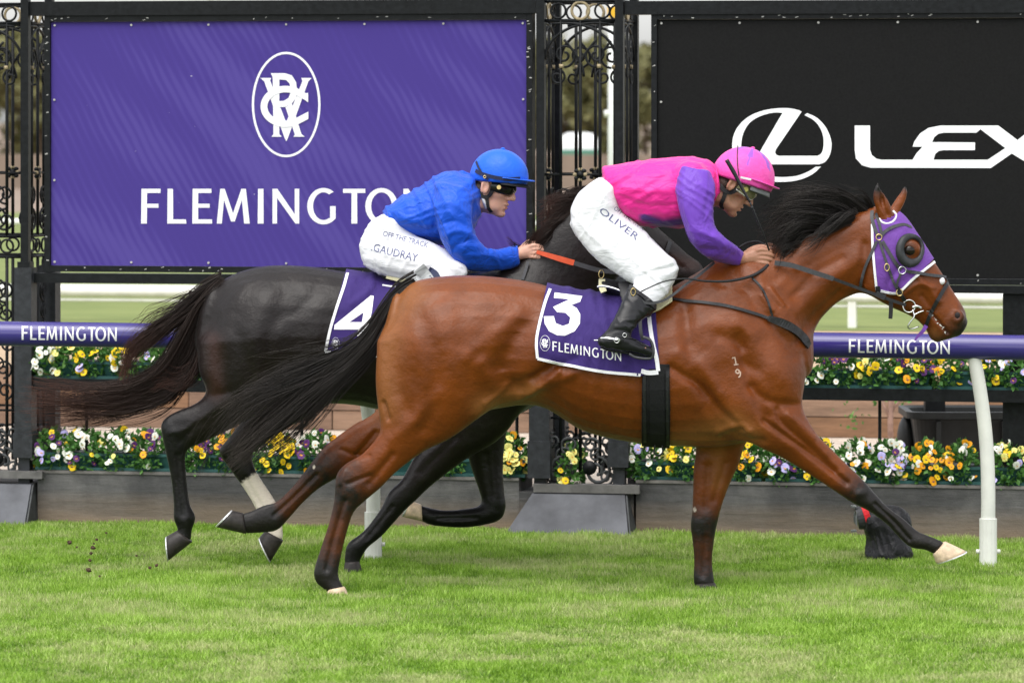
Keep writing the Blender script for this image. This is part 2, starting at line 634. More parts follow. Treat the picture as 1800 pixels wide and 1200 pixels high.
M['coat_bay'] = coat('bay coat', (0.172, 0.040, 0.0045, 1), (0.010, 0.008, 0.007, 1), (0.75, 0.66, 0.55, 1), (0.26, 0.10, 0.028, 1))
M['coat_dark'] = coat('dark brown coat', (0.010, 0.0065, 0.006, 1), (0.004, 0.0036, 0.0036, 1), (0.80, 0.70, 0.60, 1), (0.035, 0.014, 0.010, 1), gloss=0.32, spec=0.28)
# ------------------------------------------------------------------ ground
def ground_mat(name, c1, c2, scale, rough=0.9, bump=0.4):
    m = N(name)
    k = m.noise(scale, 6, 0.65)
    m.col(m.ramp(k, [(0.32, (*c1, 1)), (0.68, (*c2, 1))]))
    m.bump(m.noise(scale * 8, 4), bump, 0.02)
    m.set(Roughness=rough)
    return m.m
def sheet(name, pts, z, mat):
    me = mesh_from([Vector((x, y, z)) for x, y in pts], [tuple(range(len(pts)))])
    return tag(obj(name, me, mat), kind='structure')
def fsheet(name, u0, u1, v0, v1, z, mat):
    me = mesh_from([FW(u0, v0, z), FW(u1, v0, z), FW(u1, v1, z), FW(u0, v1, z)], [(0, 1, 2, 3)])
    return tag(obj(name, me, mat), kind='structure')

M['soil'] = ground_mat('soil under the turf', (0.045, 0.075, 0.018), (0.085, 0.13, 0.03), 3)
M['dirt'] = ground_mat('brown far track', (0.20, 0.145, 0.11), (0.26, 0.19, 0.145), 0.3)
M['far_lawn'] = ground_mat('far lawn', (0.115, 0.155, 0.03), (0.18, 0.215, 0.055), 1.2)
M['sand'] = ground_mat('sand strip', (0.38, 0.27, 0.17), (0.46, 0.34, 0.22), 2)
M['gravel'] = ground_mat('pale gravel', (0.42, 0.34, 0.27), (0.62, 0.54, 0.46), 18)
# the near turf sits below the blades; everything beyond the planter wall steps up
sheet('far_ground', [(-2500, 60), (2500, 60), (2500, 5500), (-2500, 5500)], 0.54, M['dirt'])
sheet('turf', [(-60, -12), (60, -12), (60, FY0 + 0.1 - 60 * math.tan(FA)), (-60, FY0 + 0.1 + 60 * math.tan(FA))], 0.0, M['soil'])
fsheet('gravel_path', -40, 40, 0.3, 4.35, 0.20, M['gravel'])
fsheet('sand_track', -40, 40, 4.3, 10.2, 0.556, M['sand'])
fsheet('far_lawn', -45, 45, 10.1, 50, 0.560, M['far_lawn'])

def vnoise(x, y, s, seed):
    """smooth random field for patches of turf"""
    r = np.random.default_rng(seed).random((64, 64))
    gx, gy = x * s + 1000, y * s + 1000
    i, j = np.floor(gx).astype(int), np.floor(gy).astype(int)
    fx, fy = gx - i, gy - j
    fx, fy = fx * fx * (3 - 2 * fx), fy * fy * (3 - 2 * fy)
    g = lambda a, b: r[a % 64, b % 64]
    return (g(i, j) * (1 - fx) + g(i + 1, j) * fx) * (1 - fy) + (g(i, j + 1) * (1 - fx) + g(i + 1, j + 1) * fx) * fy

def grass():
    n = 760000
    y = RNG.uniform(15.8, 23.9, n)
    x = RNG.uniform(-1, 1, n) * (y * 0.1125 + 0.45)
    keep = (x * sin(FA) + (y - FY0) * cos(FA)) < -0.005
    x, y = x[keep], y[keep]
    n = len(x)
    p1, p2, p3 = vnoise(x, y, 1.4, 1), vnoise(x, y, 5, 2), vnoise(x, y, 17, 3)
    tuft = 0.35 * p1 + 0.35 * p2 + 0.4 * p3
    h = (0.011 + 0.025 * tuft ** 1.5) * RNG.uniform(0.5, 1.45, n)
    w = RNG.uniform(0.0013, 0.0028, n)
    az = RNG.normal(0, 0.9, n)
    lean = np.abs(RNG.normal(0.42, 0.34, n)) * h
    la = RNG.uniform(0, 2 * pi, n)
    dx, dy = np.cos(la) * lean, np.sin(la) * lean
    wx, wy = np.cos(az) * w, np.sin(az) * w
    near = y < 18.6
    def rows(k):
        return [q[k] for q in (x, y, h, dx, dy, wx, wy)]
    X, Y, H, DX, DY, WX, WY = rows(near)
    m_ = len(X)
    v = np.empty((m_, 5, 3), np.float32)
    v[:, 0] = np.stack([X - WX, Y - WY, np.full(m_, -0.002)], -1)
    v[:, 1] = np.stack([X + WX, Y + WY, np.full(m_, -0.002)], -1)
    v[:, 2] = np.stack([X + WX * .8 + DX * .3, Y + WY * .8 + DY * .3, H * 0.6], -1)
    v[:, 3] = np.stack([X - WX * .8 + DX * .3, Y - WY * .8 + DY * .3, H * 0.6], -1)
    v[:, 4] = np.stack([X + DX, Y + DY, H], -1)
    b = np.arange(m_)[:, None] * 5
    t1 = np.concatenate([b + np.array([[0, 1, 2]]), b + np.array([[0, 2, 3]]), b + np.array([[3, 2, 4]])], 1).reshape(-1, 3)
    X, Y, H, DX, DY, WX, WY = rows(~near)
    k_ = len(X)
    u = np.empty((k_, 3, 3), np.float32)
    u[:, 0] = np.stack([X - WX * 1.2, Y - WY, np.full(k_, -0.002)], -1)
    u[:, 1] = np.stack([X + WX * 1.2, Y + WY, np.full(k_, -0.002)], -1)
    u[:, 2] = np.stack([X + DX, Y + DY, H], -1)
    t2 = (np.arange(k_)[:, None] * 3 + np.arange(3)[None]) + m_ * 5
    me = mesh_np(np.vstack([v.reshape(-1, 3), u.reshape(-1, 3)]), np.vstack([t1, t2]))
    both = lambda q: np.concatenate([np.repeat(q[near], 5), np.repeat(q[~near], 3)])
    sh = np.clip(-0.05 + 0.35 * p2 + 0.25 * p1 + 0.5 * p3 + RNG.normal(0, 0.22, n), 0, 1)
    dry = np.clip(vnoise(x, y, 3.1, 5) * 1.1 + vnoise(x, y, 9, 15) * .7 - 0.80 + RNG.normal(0, 0.30, n), 0, 1)
    set_attr(me, 'shade', both(sh)); set_attr(me, 'dry', both(dry))
    m = N('turf blades')
    c = m.ramp(m.attr('shade'), [(0, (0.09, 0.20, 0.010, 1)), (0.5, (0.235, 0.415, 0.032, 1)), (1, (0.42, 0.61, 0.12, 1))])
    m.col(m.mix(m.attr('dry'), c, (0.52, 0.55, 0.25, 1)))
    m.set(Roughness=0.45)
    m.b.inputs['Specular IOR Level'].default_value = 0.35
    tr = m.n('ShaderNodeBsdfTranslucent')
    m.l(m.b.inputs['Base Color'].links[0].from_socket, tr.inputs['Color'])
    mx = m.n('ShaderNodeMixShader', Fac=0.3)
    m.l(m.b.outputs[0], mx.inputs[1]); m.l(tr.outputs[0], mx.inputs[2])
    m.l(mx.outputs[0], m.t.nodes['Material Output'].inputs['Surface'])
    tag(obj('grass', me, m.m), kind='stuff', label='short bright green racecourse grass in front of the wall', cat='grass')
grass()

# ------------------------------------------------------------------ planter wall, ramps
def concrete():
    m = N('stained dark concrete')
    co = m.n('ShaderNodeTexCoord').outputs['Object']
    sep = m.n('ShaderNodeSeparateXYZ'); m.l(co, sep.inputs[0])
    big = m.noise(2.2, 6, 0.65)
    streak = m.noise(1.2, 5, 0.6, stretch=(1.0, 1.0, 9.0))
    base = m.ramp(big, [(0.3, (0.028, 0.028, 0.029, 1)), (0.5, (0.065, 0.064, 0.064, 1)), (0.72, (0.15, 0.145, 0.14, 1))])
    # mud splashed along the foot of the wall
    zz = m.n('ShaderNodeMapRange'); m.l(sep.outputs['Z'], zz.inputs[0])
    zz.inputs[1].default_value = 0.0; zz.inputs[2].default_value = 0.17; zz.inputs[3].default_value = 1.0; zz.inputs[4].default_value = 0.0
    f = m.math('MULTIPLY', zz.outputs[0], m.math('MULTIPLY', streak, 1.9))
    m.col(m.mix(f, base, (0.21, 0.155, 0.105, 1)))
    b = m.bump(m.noise(40, 6, 0.7), 0.5, 0.006)
    m.bump(streak, 0.5, 0.02, prev=b)
    m.set(Roughness=0.85)
    return m.m
M['concrete'] = concrete()
WZ = 0.255
def wall_seg(u0, u1, label):
    t = thing('planter_wall', label, 'wall', FW((u0 + u1) / 2, 0.1, 0), 'planter walls')
    mb = MB(); mb.fbox(u0, u1, 0.0, 0.34, -0.05, WZ)
    mb.build('wall', M['concrete'], t)
    mb = MB(); mb.fbox(u0, u1, -0.006, 0.345, WZ - 0.002, WZ + 0.012)
    mb.build('coping', simple('pale coping edge', (0.16, 0.15, 0.14), 0.85, var=0.35, scale=12, bump=0.4), t)  # paler strip along the top edge of the wall
wall_seg(fu(66), fu(912), 'long stained dark concrete planter wall behind the dark horse, between two slanted plates')
wall_seg(fu(1118), fu(2150), 'stained dark concrete planter wall behind the bay horse, right of the iron pillar')

M['plate'] = simple('grey rubber plate', (0.088, 0.091, 0.102), 0.65, var=0.42, scale=5, bump=0.25)
def ramp(x0, x1, xt0, xt1, label):
    a = fu(x0); b = fu(x1); at = fu(xt0); bt = fu(xt1)
    t = thing('ramp_plate', label, 'plate', FW((a + b) / 2, -0.15, 0))
    mb = MB()
    mb.box8([FW(a, -0.20, 0.0), FW(b, -0.20, 0.0), FW(b, -0.18, -0.03), FW(a, -0.18, -0.03),
             FW(at, -0.03, 0.195), FW(bt, -0.03, 0.195), FW(bt, 0.0, 0.195), FW(at, 0.0, 0.195)])
    mb.build('plate', M['plate'], t)
    mb = MB()
    mb.box8([FW(bt + .004, -0.028, 0.192), FW(bt + .012, -0.028, 0.192), FW(bt + .012, -0.003, 0.192), FW(bt + .004, -0.003, 0.192),
             FW(b + .004, -0.19, 0.0), FW(b + .012, -0.19, 0.0), FW(b + .012, -0.003, 0.0), FW(b + .004, -0.003, 0.0)])
    mb.build('side_rib', M['iron_old'], t)
    mb = MB(); mb.fbox(fu(940), fu(1126), -0.035, 0.06, 0.20, 0.242) if x0 > 500 else mb.fbox(at - .02, bt + .06, -0.035, 0.06, 0.225, 0.262)
    mb.build('sill', simple('grey sill beam', (0.13, 0.125, 0.12), 0.8, var=0.3, scale=14, bump=0.4), t)
    mb = MB(); mb.fbox(a + .03, b - .01, 0.001, 0.34, -0.05, 0.199)
    mb.build('footing', M['concrete'], t)
ramp(902, 1117, 938, 1100, 'slanted grey plate leaning on the wall under the ornate central pillar')
ramp(-330, 64, -300, 58, 'slanted grey plate under the iron pillar at the left edge')

# ------------------------------------------------------------------ wrought iron pillars
def spiral(c, r, turns, a0, sgn, plane, n=26):
    out = []
    for i in range(n + 1):
        t = i / n
        a = a0 + sgn * turns * 2 * pi * t
        rr = r * (1 - 0.80 * t)
        out.append(plane(c[0] + rr * cos(a), c[1] + rr * sin(a)))
    return out
def face_panel(t, plane, W, full=True):
    def tb(name, pts, r=0.0065, mat=None, n=6, closed=False):
        MB().tube(pts, r, n, closed=closed).build(name, mat or M['iron'], t, smooth=True)
    def bar(s0, z0, s1, z1, r=0.008):
        tb('bar', [plane(s0, z0), plane(s1, z1)], r, n=4)
    def ring(s, z, r, mat=None, rr=0.006):
        tb('ring', [plane(s + r * cos(k * pi / 10), z + r * sin(k * pi / 10)) for k in range(20)], rr, mat, closed=True)
    def zy(y): return CAMH - (y - HY) * 22.9 / F
    for y in (2, 36, 307, 421, 458, 735):
        bar(0.02, zy(y), W - 0.02, zy(y), 0.008 if y in (2, 36, 421, 458) else 0.006)
    ring(W * .22, zy(19), 0.038); ring(W * .5, zy(19), 0.044, M['gilt'], 0.008); ring(W * .78, zy(19), 0.038)
    for s in (W * .25, W * .5, W * .75):
        bar(s, zy(36), s, zy(421), 0.0085)
        bar(s, zy(458), s, zy(835), 0.0085)
    # pointed arches springing from the corner posts
    for s0, sg in ((0.02, 1), (W - 0.02, -1)):
        tb('arch', [plane(s0 + sg * 0.26 * (1 - cos(k * pi / 24)) , zy(105) + 0.185 * sin(k * pi / 24)) for k in range(15)], 0.0075)
        c = (s0 + sg * 0.10, zy(97))
        tb('scroll', spiral(c, 0.062, 1.5, -pi / 2 + (0 if sg > 0 else pi) * 0, sg, plane), 0.0065)
        tb('scroll', spiral((s0 + sg * 0.065, zy(136)), 0.042, 1.4, pi / 2, -sg, plane), 0.006)
        tb('scroll', spiral((s0 + sg * 0.09, zy(345)), 0.05, 1.4, -pi / 2, sg, plane), 0.006)
        tb('scroll', spiral((s0 + sg * 0.09, zy(393)), 0.062, 1.5, pi / 2, -sg, plane), 0.0065)
        tb('scroll', spiral((s0 + sg * 0.09, zy(520)), 0.06, 1.5, -pi / 2, sg, plane), 0.0065)
        tb('scroll', spiral((s0 + sg * 0.085, zy(560)), 0.045, 1.4, pi / 2, -sg, plane), 0.006)
        tb('scroll', spiral((W / 2 - sg * 0.055, zy(783)), 0.05, 1.5, -pi / 2, -sg, plane), 0.007, M['iron_old'])
        tb('scroll', spiral((W / 2 - sg * 0.085, zy(828)), 0.075, 1.5, pi / 2, sg, plane), 0.009, M['iron_old'])
        for zz, rr_, of in ((775, .040, .045), (800, .048, .10), (838, .040, .05), (700, .045, .09), (660, .05, .10), (615, .045, .08)):
            tb('scroll', spiral((s0 + sg * of, zy(zz)), rr_, 1.5, pi / 2 * (1 if zz % 2 else -1), sg if zz % 2 else -sg, plane), 0.006, M['iron_old'] if zz > 760 else M['iron'])
        tb('arch', [plane(s0 + sg * (0.02 + .17 * (1 - cos(k * pi / 20))), zy(800) + .085 * sin(k * pi / 20)) for k in range(11)], 0.0065)
        tb('collar', [plane(s0 + sg * 0.085, zy(120)), plane(s0 + sg * 0.085, zy(113))], 0.012, M['gilt'])
        # a long brace that sweeps down from the arch
        tb('arch', [plane(s0 + sg * (0.10 + 0.10 * sin(k * pi / 20)), zy(70 + k * 6.5)) for k in range(11)], 0.0065)
    for s in (W * .25, W * .5, W * .75):
        ring(s, zy(439), 0.034)
    for s, y in ((W * .5, 307),):
        for k in range(8):
            a = k * pi / 4
            me = ellipsoid((0, 0, 0), (0.014, 0.008, 0.011), n=5)
            o = plane(s + 0.026 * cos(a), zy(y) + 0.026 * sin(a))
            mm = bpy.data.meshes.new('m')
            mm.from_pydata([tuple(np.array(o) + q) for q in me[0]], [], [tuple(map(int, f)) for f in me[1]] + [tuple(map(int, f)) for f in me[2]])
            obj('petal', mm, M['gilt'] if k % 2 == 0 else M['iron'], t, smooth=True)
        tb('rosette', [plane(s, zy(y), -0.012), plane(s, zy(y), 0.012)], 0.018)
    # bottom medallion
    tb('medallion', [plane(W * .62, zy(822), 0.0), plane(W * .62, zy(822), 0.012)], 0.036, M['iron'], n=16)
def pillar(u0, label):
    W, v0 = 0.404, 0.03
    t = thing('iron_pillar', label, 'pillar', FW(u0 + W / 2, v0 + W / 2, WZ), 'iron pillars of the fence')
    for du, dv in ((0, 0), (W, 0), (W, W), (0, W)):
        u, v = u0 + du, v0 + dv
        MB().fbox(u - .021, u + .021, v - .021, v + .021, 1.30, 3.2).build('post', M['iron'], t)
        lo = MB()
        w = .052 if du == 0 else .046
        lo.fbox(u - w, u + w, v - w, v + w, 0.45, 1.31)
        lo.fbox(u - w - .006, u + w + .006, v - w - .006, v + w + .006, 0.27 if du == 0 else 0.33, 0.455)
        lo.fbox(u - .03, u + .03, v - .03, v + .03, 0.19, 0.35)
        lo.build('lower_post', M['woodiron'], t)
        MB().fbox(u - .034, u + .034, v - .034, v + .034, 1.305, 1.34).build('cap', M['iron'], t)
    face_panel(t, lambda s, z, o=0: FW(u0 + s, v0 - o, z), W)
    face_panel(t, lambda s, z, o=0: FW(u0 + s, v0 + W + o, z), W)
    face_panel(t, lambda s, z, o=0: FW(u0 + o, v0 + s, z), W)
    face_panel(t, lambda s, z, o=0: FW(u0 + W + o, v0 + s, z), W)
    return t
M['woodiron'] = simple('carved painted timber', (0.024, 0.026, 0.030), 0.55, var=0.35, scale=30, bump=0.6)
pillar(fu(951, 0.03), 'ornate black iron pillar between the purple and the black billboard')
pillar(fu(45, 0.03) - 0.404, 'ornate black iron pillar cut off by the left edge of the photo')

# ------------------------------------------------------------------ lettering
from mathutils.geometry import tessellate_polygon
def arc(cx, cy, rx, ry, a0, a1, n=24):
    return [(cx + rx * cos(radians(a0 + (a1 - a0) * i / n)), cy + ry * sin(radians(a0 + (a1 - a0) * i / n))) for i in range(n + 1)]
LET = {
 'F': ([[(0, 0), (.01, 1), (.56, 1), (.56, .88), (.17, .88), (.17, .57), (.5, .57), (.5, .455), (.17, .455), (.165, 0)]], .56),
 'L': ([[(0, 0), (.01, 1), (.165, 1), (.17, .12), (.54, .12), (.55, 0)]], .55),
 'E': ([[(0, 0), (.01, 1), (.55, 1), (.55, .88), (.17, .88), (.17, .57), (.5, .57), (.5, .455), (.17, .455), (.17, .12), (.57, .12), (.57, 0)]], .57),
 'M': ([[(0, 0), (.10, 1), (.23, 1), (.47, .30), (.71, 1), (.84, 1), (.95, 0), (.79, 0), (.725, .68), (.52, .06), (.41, .06), (.21, .68), (.145, 0)]], .95),
 'I': ([[(0, 0), (.01, 1), (.165, 1), (.17, 0)]], .17),
 'N': ([[(0, 0), (0, 1), (.14, 1), (.64, .27), (.64, 1), (.77, 1), (.77, 0), (.66, 0), (.13, .74), (.13, 0)]], .77),
 'T': ([[(0, 1), (.64, 1), (.64, .88), (.405, .88), (.41, 0), (.24, 0), (.245, .88), (0, .88)]], .64),
 'O': ([arc(.47, .5, .47, .525, 0, 360)[:-1], arc(.47, .5, .30, .40, 0, 360)[:-1]], .94),
 'G': ([arc(.47, .5, .47, .525, 52, 318) + [(.82, .09), (.82, .50), (.66, .50), (.66, .16)] + arc(.47, .5, .30, .40, 300, 58)], .82),
}
WORD = [('F', 0), ('L', 46), ('E', 90), ('M', 133), ('I', 205), ('N', 231), ('G', 292), ('T', 355), ('O', 394), ('N', 461)]   # advance, cap height 61
def word_polys(x0, y0, cap, slope=0.0, total=508):
    """the racecourse name in photo pixels, baseline at y0"""
    out = []
    k = cap / 61.0
    for ch, dx in WORD:
        loops, w = LET[ch]
        out.append([[(x0 + (dx + p[0] * 61) * k, y0 - p[1] * cap + slope * (dx + p[0] * 61) * k) for p in lp] for lp in loops])
    return out
def tess(polys):
    """polys: list of [outer, hole...] in 2-D -> verts, tris"""
    V, T = [], []
    for loops in polys:
        b = len(V)
        flat = [p for lp in loops for p in lp]
        tr = tessellate_polygon([[Vector((p[0], p[1], 0)) for p in lp] for lp in loops])
        V += flat
        T += [tuple(b + i for i in t) for t in tr]
    return V, T
def refine(V, T, L):
    """split long edges so that flat print can follow a curved surface"""
    V = [tuple(v) for v in V]
    for _ in range(6):
        mid = {}
        def m(i, j):
            k = (min(i, j), max(i, j))
            a, b = V[i], V[j]
            if math.hypot(a[0] - b[0], a[1] - b[1]) <= L: return None
            if k not in mid:
                V.append(((a[0] + b[0]) / 2, (a[1] + b[1]) / 2)); mid[k] = len(V) - 1
            return mid[k]
        out = []; ch = False
        for a, b, c in T:
            ab, bc, ca = m(a, b), m(b, c), m(c, a)
            s = [x is not None for x in (ab, bc, ca)]
            if not any(s): out.append((a, b, c)); continue
            ch = True
            if all(s): out += [(a, ab, ca), (ab, b, bc), (ca, bc, c), (ab, bc, ca)]
            elif sum(s) == 1:
                if s[0]: out += [(a, ab, c), (ab, b, c)]
                elif s[1]: out += [(a, b, bc), (a, bc, c)]
                else: out += [(a, b, ca), (ca, b, c)]
            else:
                if not s[0]: out += [(c, ca, bc), (ca, a, b), (ca, b, bc)]
                elif not s[1]: out += [(a, ab, ca), (ab, b, c), (ab, c, ca)]
                else: out += [(b, bc, ab), (a, ab, bc), (a, bc, c)]
        T = out
        if not ch: break
    return V, T
def decal(name, polys, mapf, mat, parent, fine=None):
    V, T = tess(polys)
    if fine: V, T = refine(V, T, fine)
    pts = [mapf(x, y) for x, y in V]
    ok = [p is not None for p in pts]
    T = [t for t in T if all(ok[i] for i in t)]
    pts = [p if p is not None else Vector((0, 20, 1)) for p in pts]
    me = mesh_from(pts, T)
    bm = bmesh.new(); bm.from_mesh(me)
    bmesh.ops.delete(bm, geom=[v for v in bm.verts if not v.link_faces], context='VERTS')
    for f in bm.faces:
        if f.normal.y > 0: f.normal_flip()
    bm.to_mesh(me); bm.free()
    return obj(name, me, mat, parent)
def stroke_poly(pts, w, sub=5):
    p = catmull(pts, sub) if len(pts) > 2 else np.array(pts, float)
    t = np.gradient(p, axis=0); t /= np.maximum(np.linalg.norm(t, axis=1), 1e-9)[:, None]
    nrm = np.stack([-t[:, 1], t[:, 0]], -1)
    ww = np.interp(np.linspace(0, 1, len(p)), np.linspace(0, 1, len(w)), w) if isinstance(w, (list, tuple)) else np.full(len(p), w)
    a = p + nrm * ww[:, None] / 2; b = p - nrm * ww[:, None] / 2
    return [[tuple(x) for x in a] + [tuple(x) for x in b[::-1]]]
def font_polys(txt, size):
    """small plain print from the built in font -> polygons as verts and tris, unit height size"""
    cu = bpy.data.curves.new('txt', 'FONT'); cu.body = txt; cu.size = size; cu.resolution_u = 2
    ob = bpy.data.objects.new('txt', cu); C.objects.link(ob)
    bpy.context.view_layer.update()
    me = bpy.data.meshes.new_from_object(ob.evaluated_get(bpy.context.evaluated_depsgraph_get()))
    bpy.data.objects.remove(ob)
    me.calc_loop_triangles()
    V = [(v.co.x, v.co.y) for v in me.vertices]; T = [tuple(t.vertices) for t in me.loop_triangles]
    bpy.data.meshes.remove(me)
    return V, T
def decal_vt(name, V, T, mapf, mat, parent, fine=None):
    if fine: V, T = refine(V, T, fine)
    pts = [mapf(x, y) for x, y in V]
    T = [t for t in T if all(pts[i] is not None for i in t)]
    me = mesh_from([p if p is not None else Vector((0, 20, 1)) for p in pts], T)
    bm = bmesh.new(); bm.from_mesh(me)
    bmesh.ops.delete(bm, geom=[v for v in bm.verts if not v.link_faces], context='VERTS')
    for f in bm.faces:
        if f.normal.y > 0: f.normal_flip()
    bm.to_mesh(me); bm.free()
    return obj(name, me, mat, parent)

def emblem_polys(cx, cy, k):
    """oval ring with the interlaced initials; k photo pixels per drawing unit (drawing: 600 x 920 units)"""
    q = lambda pts: [(cx + (x - 515) * k, cy + (y - 618) * k) for x, y in pts]
    ring = [q(arc(515, 618, 302, 463, 0, 360, 48)[:-1]), q(arc(515, 618, 282, 443, 0, 360, 48)[:-1])]
    v1 = [q([(288, 385), (385, 385), (374, 405), (515, 775), (517, 942), (500, 908), (322, 415)])]
    v2 = [q([(740, 385), (648, 385), (658, 410), (515, 775), (517, 942), (532, 908), (710, 415)])]
    r1 = [q([(380, 343), (455, 343), (455, 878), (477, 901), (386, 901), (403, 878), (397, 380)])]
    r2 = [q([(453, 343), (505, 343), (565, 362), (602, 420), (611, 490), (600, 560), (562, 615), (500, 640), (453, 640), (453, 588),
             (495, 585), (535, 560), (551, 520), (553, 480), (545, 435), (515, 403), (453, 398)])]
    r3 = [q([(508, 640), (566, 613), (650, 878), (678, 901), (578, 901), (592, 882)])]
    c_ = [q(arc(510, 635, 220, 181, -62, -298, 40) [::1] + [(710, 745), (710, 680)] + arc(510, 635, 160, 124, -308, -52, 40) + [(690, 585), (708, 600), (708, 515), (690, 520)])]
    return ring, [v1, v2, r1, r2, r3, c_]

# ------------------------------------------------------------------ billboards
def print_purple():
    m = N('streaked purple print')
    co = m.n('ShaderNodeTexCoord').outputs['Object']
    def streak(ang, sx, sz, sc_):
        mp = m.n('ShaderNodeMapping'); mp.inputs['Rotation'].default_value = (0, radians(ang), 0)
        m.l(co, mp.inputs['Vector'])
        mp2 = m.n('ShaderNodeMapping'); mp2.inputs['Scale'].default_value = (sx, 1, sz)
        m.l(mp.outputs[0], mp2.inputs['Vector'])
        return m.noise(sc_, 0, 0.5, vec=mp2.outputs[0])
    mp = m.n('ShaderNodeMapping'); mp.inputs['Rotation'].default_value = (0, radians(28), 0)
    m.l(co, mp.inputs['Vector'])
    sx = m.n('ShaderNodeSeparateXYZ'); m.l(mp.outputs[0], sx.inputs[0])
    warp = m.noise(2.5, 1, 0.5)
    a = m.math('SINE', m.math('ADD', m.math('MULTIPLY', sx.outputs['X'], 150.0), m.math('MULTIPLY', warp, 9.0)))      # even brush streaks
    b = streak(52, 5.5, 0.9, 1.0)        # broad bands across them, where the streaks show or fade
    f = m.math('ADD', m.math('MULTIPLY', a, 0.11), b)
    base = m.ramp(f, [(0.36, lin(71, 57, 132)), (0.50, lin(73, 59, 135)), (0.62, lin(79, 66, 140)), (0.76, lin(82, 69, 143))])
    # chips and scratches of bare white
    ch = m.noise(22, 3, 0.6, stretch=(1.0, 1, 2.4))
    mr = m.n('ShaderNodeMapRange'); m.l(ch, mr.inputs[0]); mr.inputs[1].default_value = 0.765; mr.inputs[2].default_value = 0.79
    m.col(m.mix(mr.outputs[0], base, (0.6, 0.58, 0.62, 1)))
    m.set(Roughness=0.6)
    m.b.inputs['Specular IOR Level'].default_value = 0.1
    return m.m
M['board_purple'] = print_purple()
M['board_black'] = simple('black screen print', (0.0085, 0.0085, 0.0085), 0.6, var=0.25, scale=90, spec=0.12)
M['chip'] = simple('chipped paint', (0.45, 0.44, 0.42), 0.7, var=0.2)
def billboard(name, label, x0, x1, y0, y1, mat, fr, beams, vx=0.06):
    a, b = fu(x0, vx), fu(x1, vx)
    zt = lambda x, y: FP(x, y, vx).z
    xm = min(max((x0 + x1) / 2, x0), x0 + 430)
    z1, z0 = zt(xm, y0), zt(xm, y1)
    t = thing(name, label, 'billboard', FW((a + b) / 2, vx, z0))
    MB().fbox(a, b, vx, vx + .02, z0, z1).build('panel', mat, t)
    w = fr
    for nm, q in (('frame', (a - w, a - .001, z0 - w, z1 + w)), ('frame', (b + .001, b + w, z0 - w, z1 + w)),
                  ('frame', (a, b, z1 + .001, z1 + w)), ('frame', (a, b, z0 - w, z0 - .001))):
        MB().fbox(q[0], q[1], vx - .018, vx + .06, q[2], q[3]).build(nm, M['iron'], t)
    for bx0, bx1, by0, by1 in beams:
        MB().fbox(fu(bx0, vx), fu(bx1, vx), vx - .03, vx + .075, zt(xm, by1), zt(xm, by0)).build('beam', M['iron'], t)
    # screws along the edges and paint chips on the frame
    n = 7
    for i in range(n):
        for zz in (z0 + .018, z1 - .018):
            c = FW(a + .02 + (b - a - .04) * i / (n - 1), vx - .001, zz)
            MB().tube([c, c - FN * .005], .006, 8).build('screw', M['chip'], t)
    for zz in (z0 + (z1 - z0) * .35, z0 + (z1 - z0) * .68):
        for uu in (a + .018, b - .018):
            c = FW(uu, vx - .001, zz)
            MB().tube([c, c - FN * .005], .006, 8).build('screw', M['chip'], t)
    ch = MB()
    for i in range(70):
        if random.random() < 0.55:
            uu = random.uniform(a, b); zz = random.choice((z0 - w * random.uniform(.2, .8), z1 + w * random.uniform(.2, .8)))
        else:
            uu = random.choice((a - w * random.uniform(.2, .8), b + w * random.uniform(.2, .8))); zz = random.uniform(z0, z1)
        s = random.uniform(.003, .008); h_ = random.uniform(.001, .003); sl = random.uniform(-.002, .006)
        ch.add([FW(uu - s, vx - .0195, zz - h_), FW(uu + s, vx - .0195, zz - h_ + sl), FW(uu + s, vx - .0195, zz + h_ + sl), FW(uu - s, vx - .0195, zz + h_)], [(0, 1, 2, 3)])
    o = ch.build('paint_chip', M['chip'], t); o['kind'] = 'stuff'
    return t, (lambda x, y, k=0: FP(x, y, vx - .0015 - k))
bb1, m1 = billboard('purple_billboard', 'large purple billboard with white oval emblem behind the rider in blue', 90, 926, 37, 469, M['board_purple'], .032,
                    [(55, 944, 1, 26), (62, 944, 483, 500)])
for (ch, dx), pl in zip(WORD, word_polys(248, 393, 61)):
    decal('letter', [pl], m1, M['print'], bb1)
ring, mono = emblem_polys(503, 184, 0.2)
decal('emblem_ring', [ring], m1, M['print'], bb1)
for i, pl in enumerate(mono):
    decal('emblem_initial', [pl], lambda x, y, k=i * .0006: m1(x, y, k), M['print'], bb1)

bb2, m2 = billboard('black_billboard', 'large black billboard with white car maker lettering, on the right', 1156, 2010, 33, 489, M['board_black'], .030,
                    [(1100, 2100, 0, 24), (1140, 2100, 501, 514)])
q = lambda pts: [(1260 + x * 0.3, 160 + y * 0.3) for x, y in pts]
def sm(pts, n=3): return [tuple(p) for p in catmull(pts, n)]
l_main = q([(385, 128), (400, 112), (480, 112), (497, 122), (345, 345), (342, 362), (350, 375), (365, 380), (590, 380)] +
           sm([(590, 380), (612, 366), (624, 330), (624, 270), (604, 215), (568, 172), (513, 142)]) +
           sm([(530, 130), (590, 160), (640, 215), (668, 280), (672, 330), (660, 380), (635, 415), (600, 430)]) + [(215, 430), (250, 360)])
l_ring = q(sm([(490, 116), (440, 104), (380, 101), (300, 109), (225, 131), (165, 166), (120, 215), (97, 265), (90, 317), (95, 370), (120, 420)]) +
           sm([(172, 415), (150, 366), (143, 317), (155, 250), (190, 190), (250, 150), (330, 128), (400, 130)]))
l_bot = q(sm([(610, 444), (560, 488), (480, 522), (380, 533), (290, 525), (200, 490), (130, 440)]) + sm([(185, 440), (250, 478), (310, 497), (380, 505), (470, 497), (540, 470), (580, 444)]))
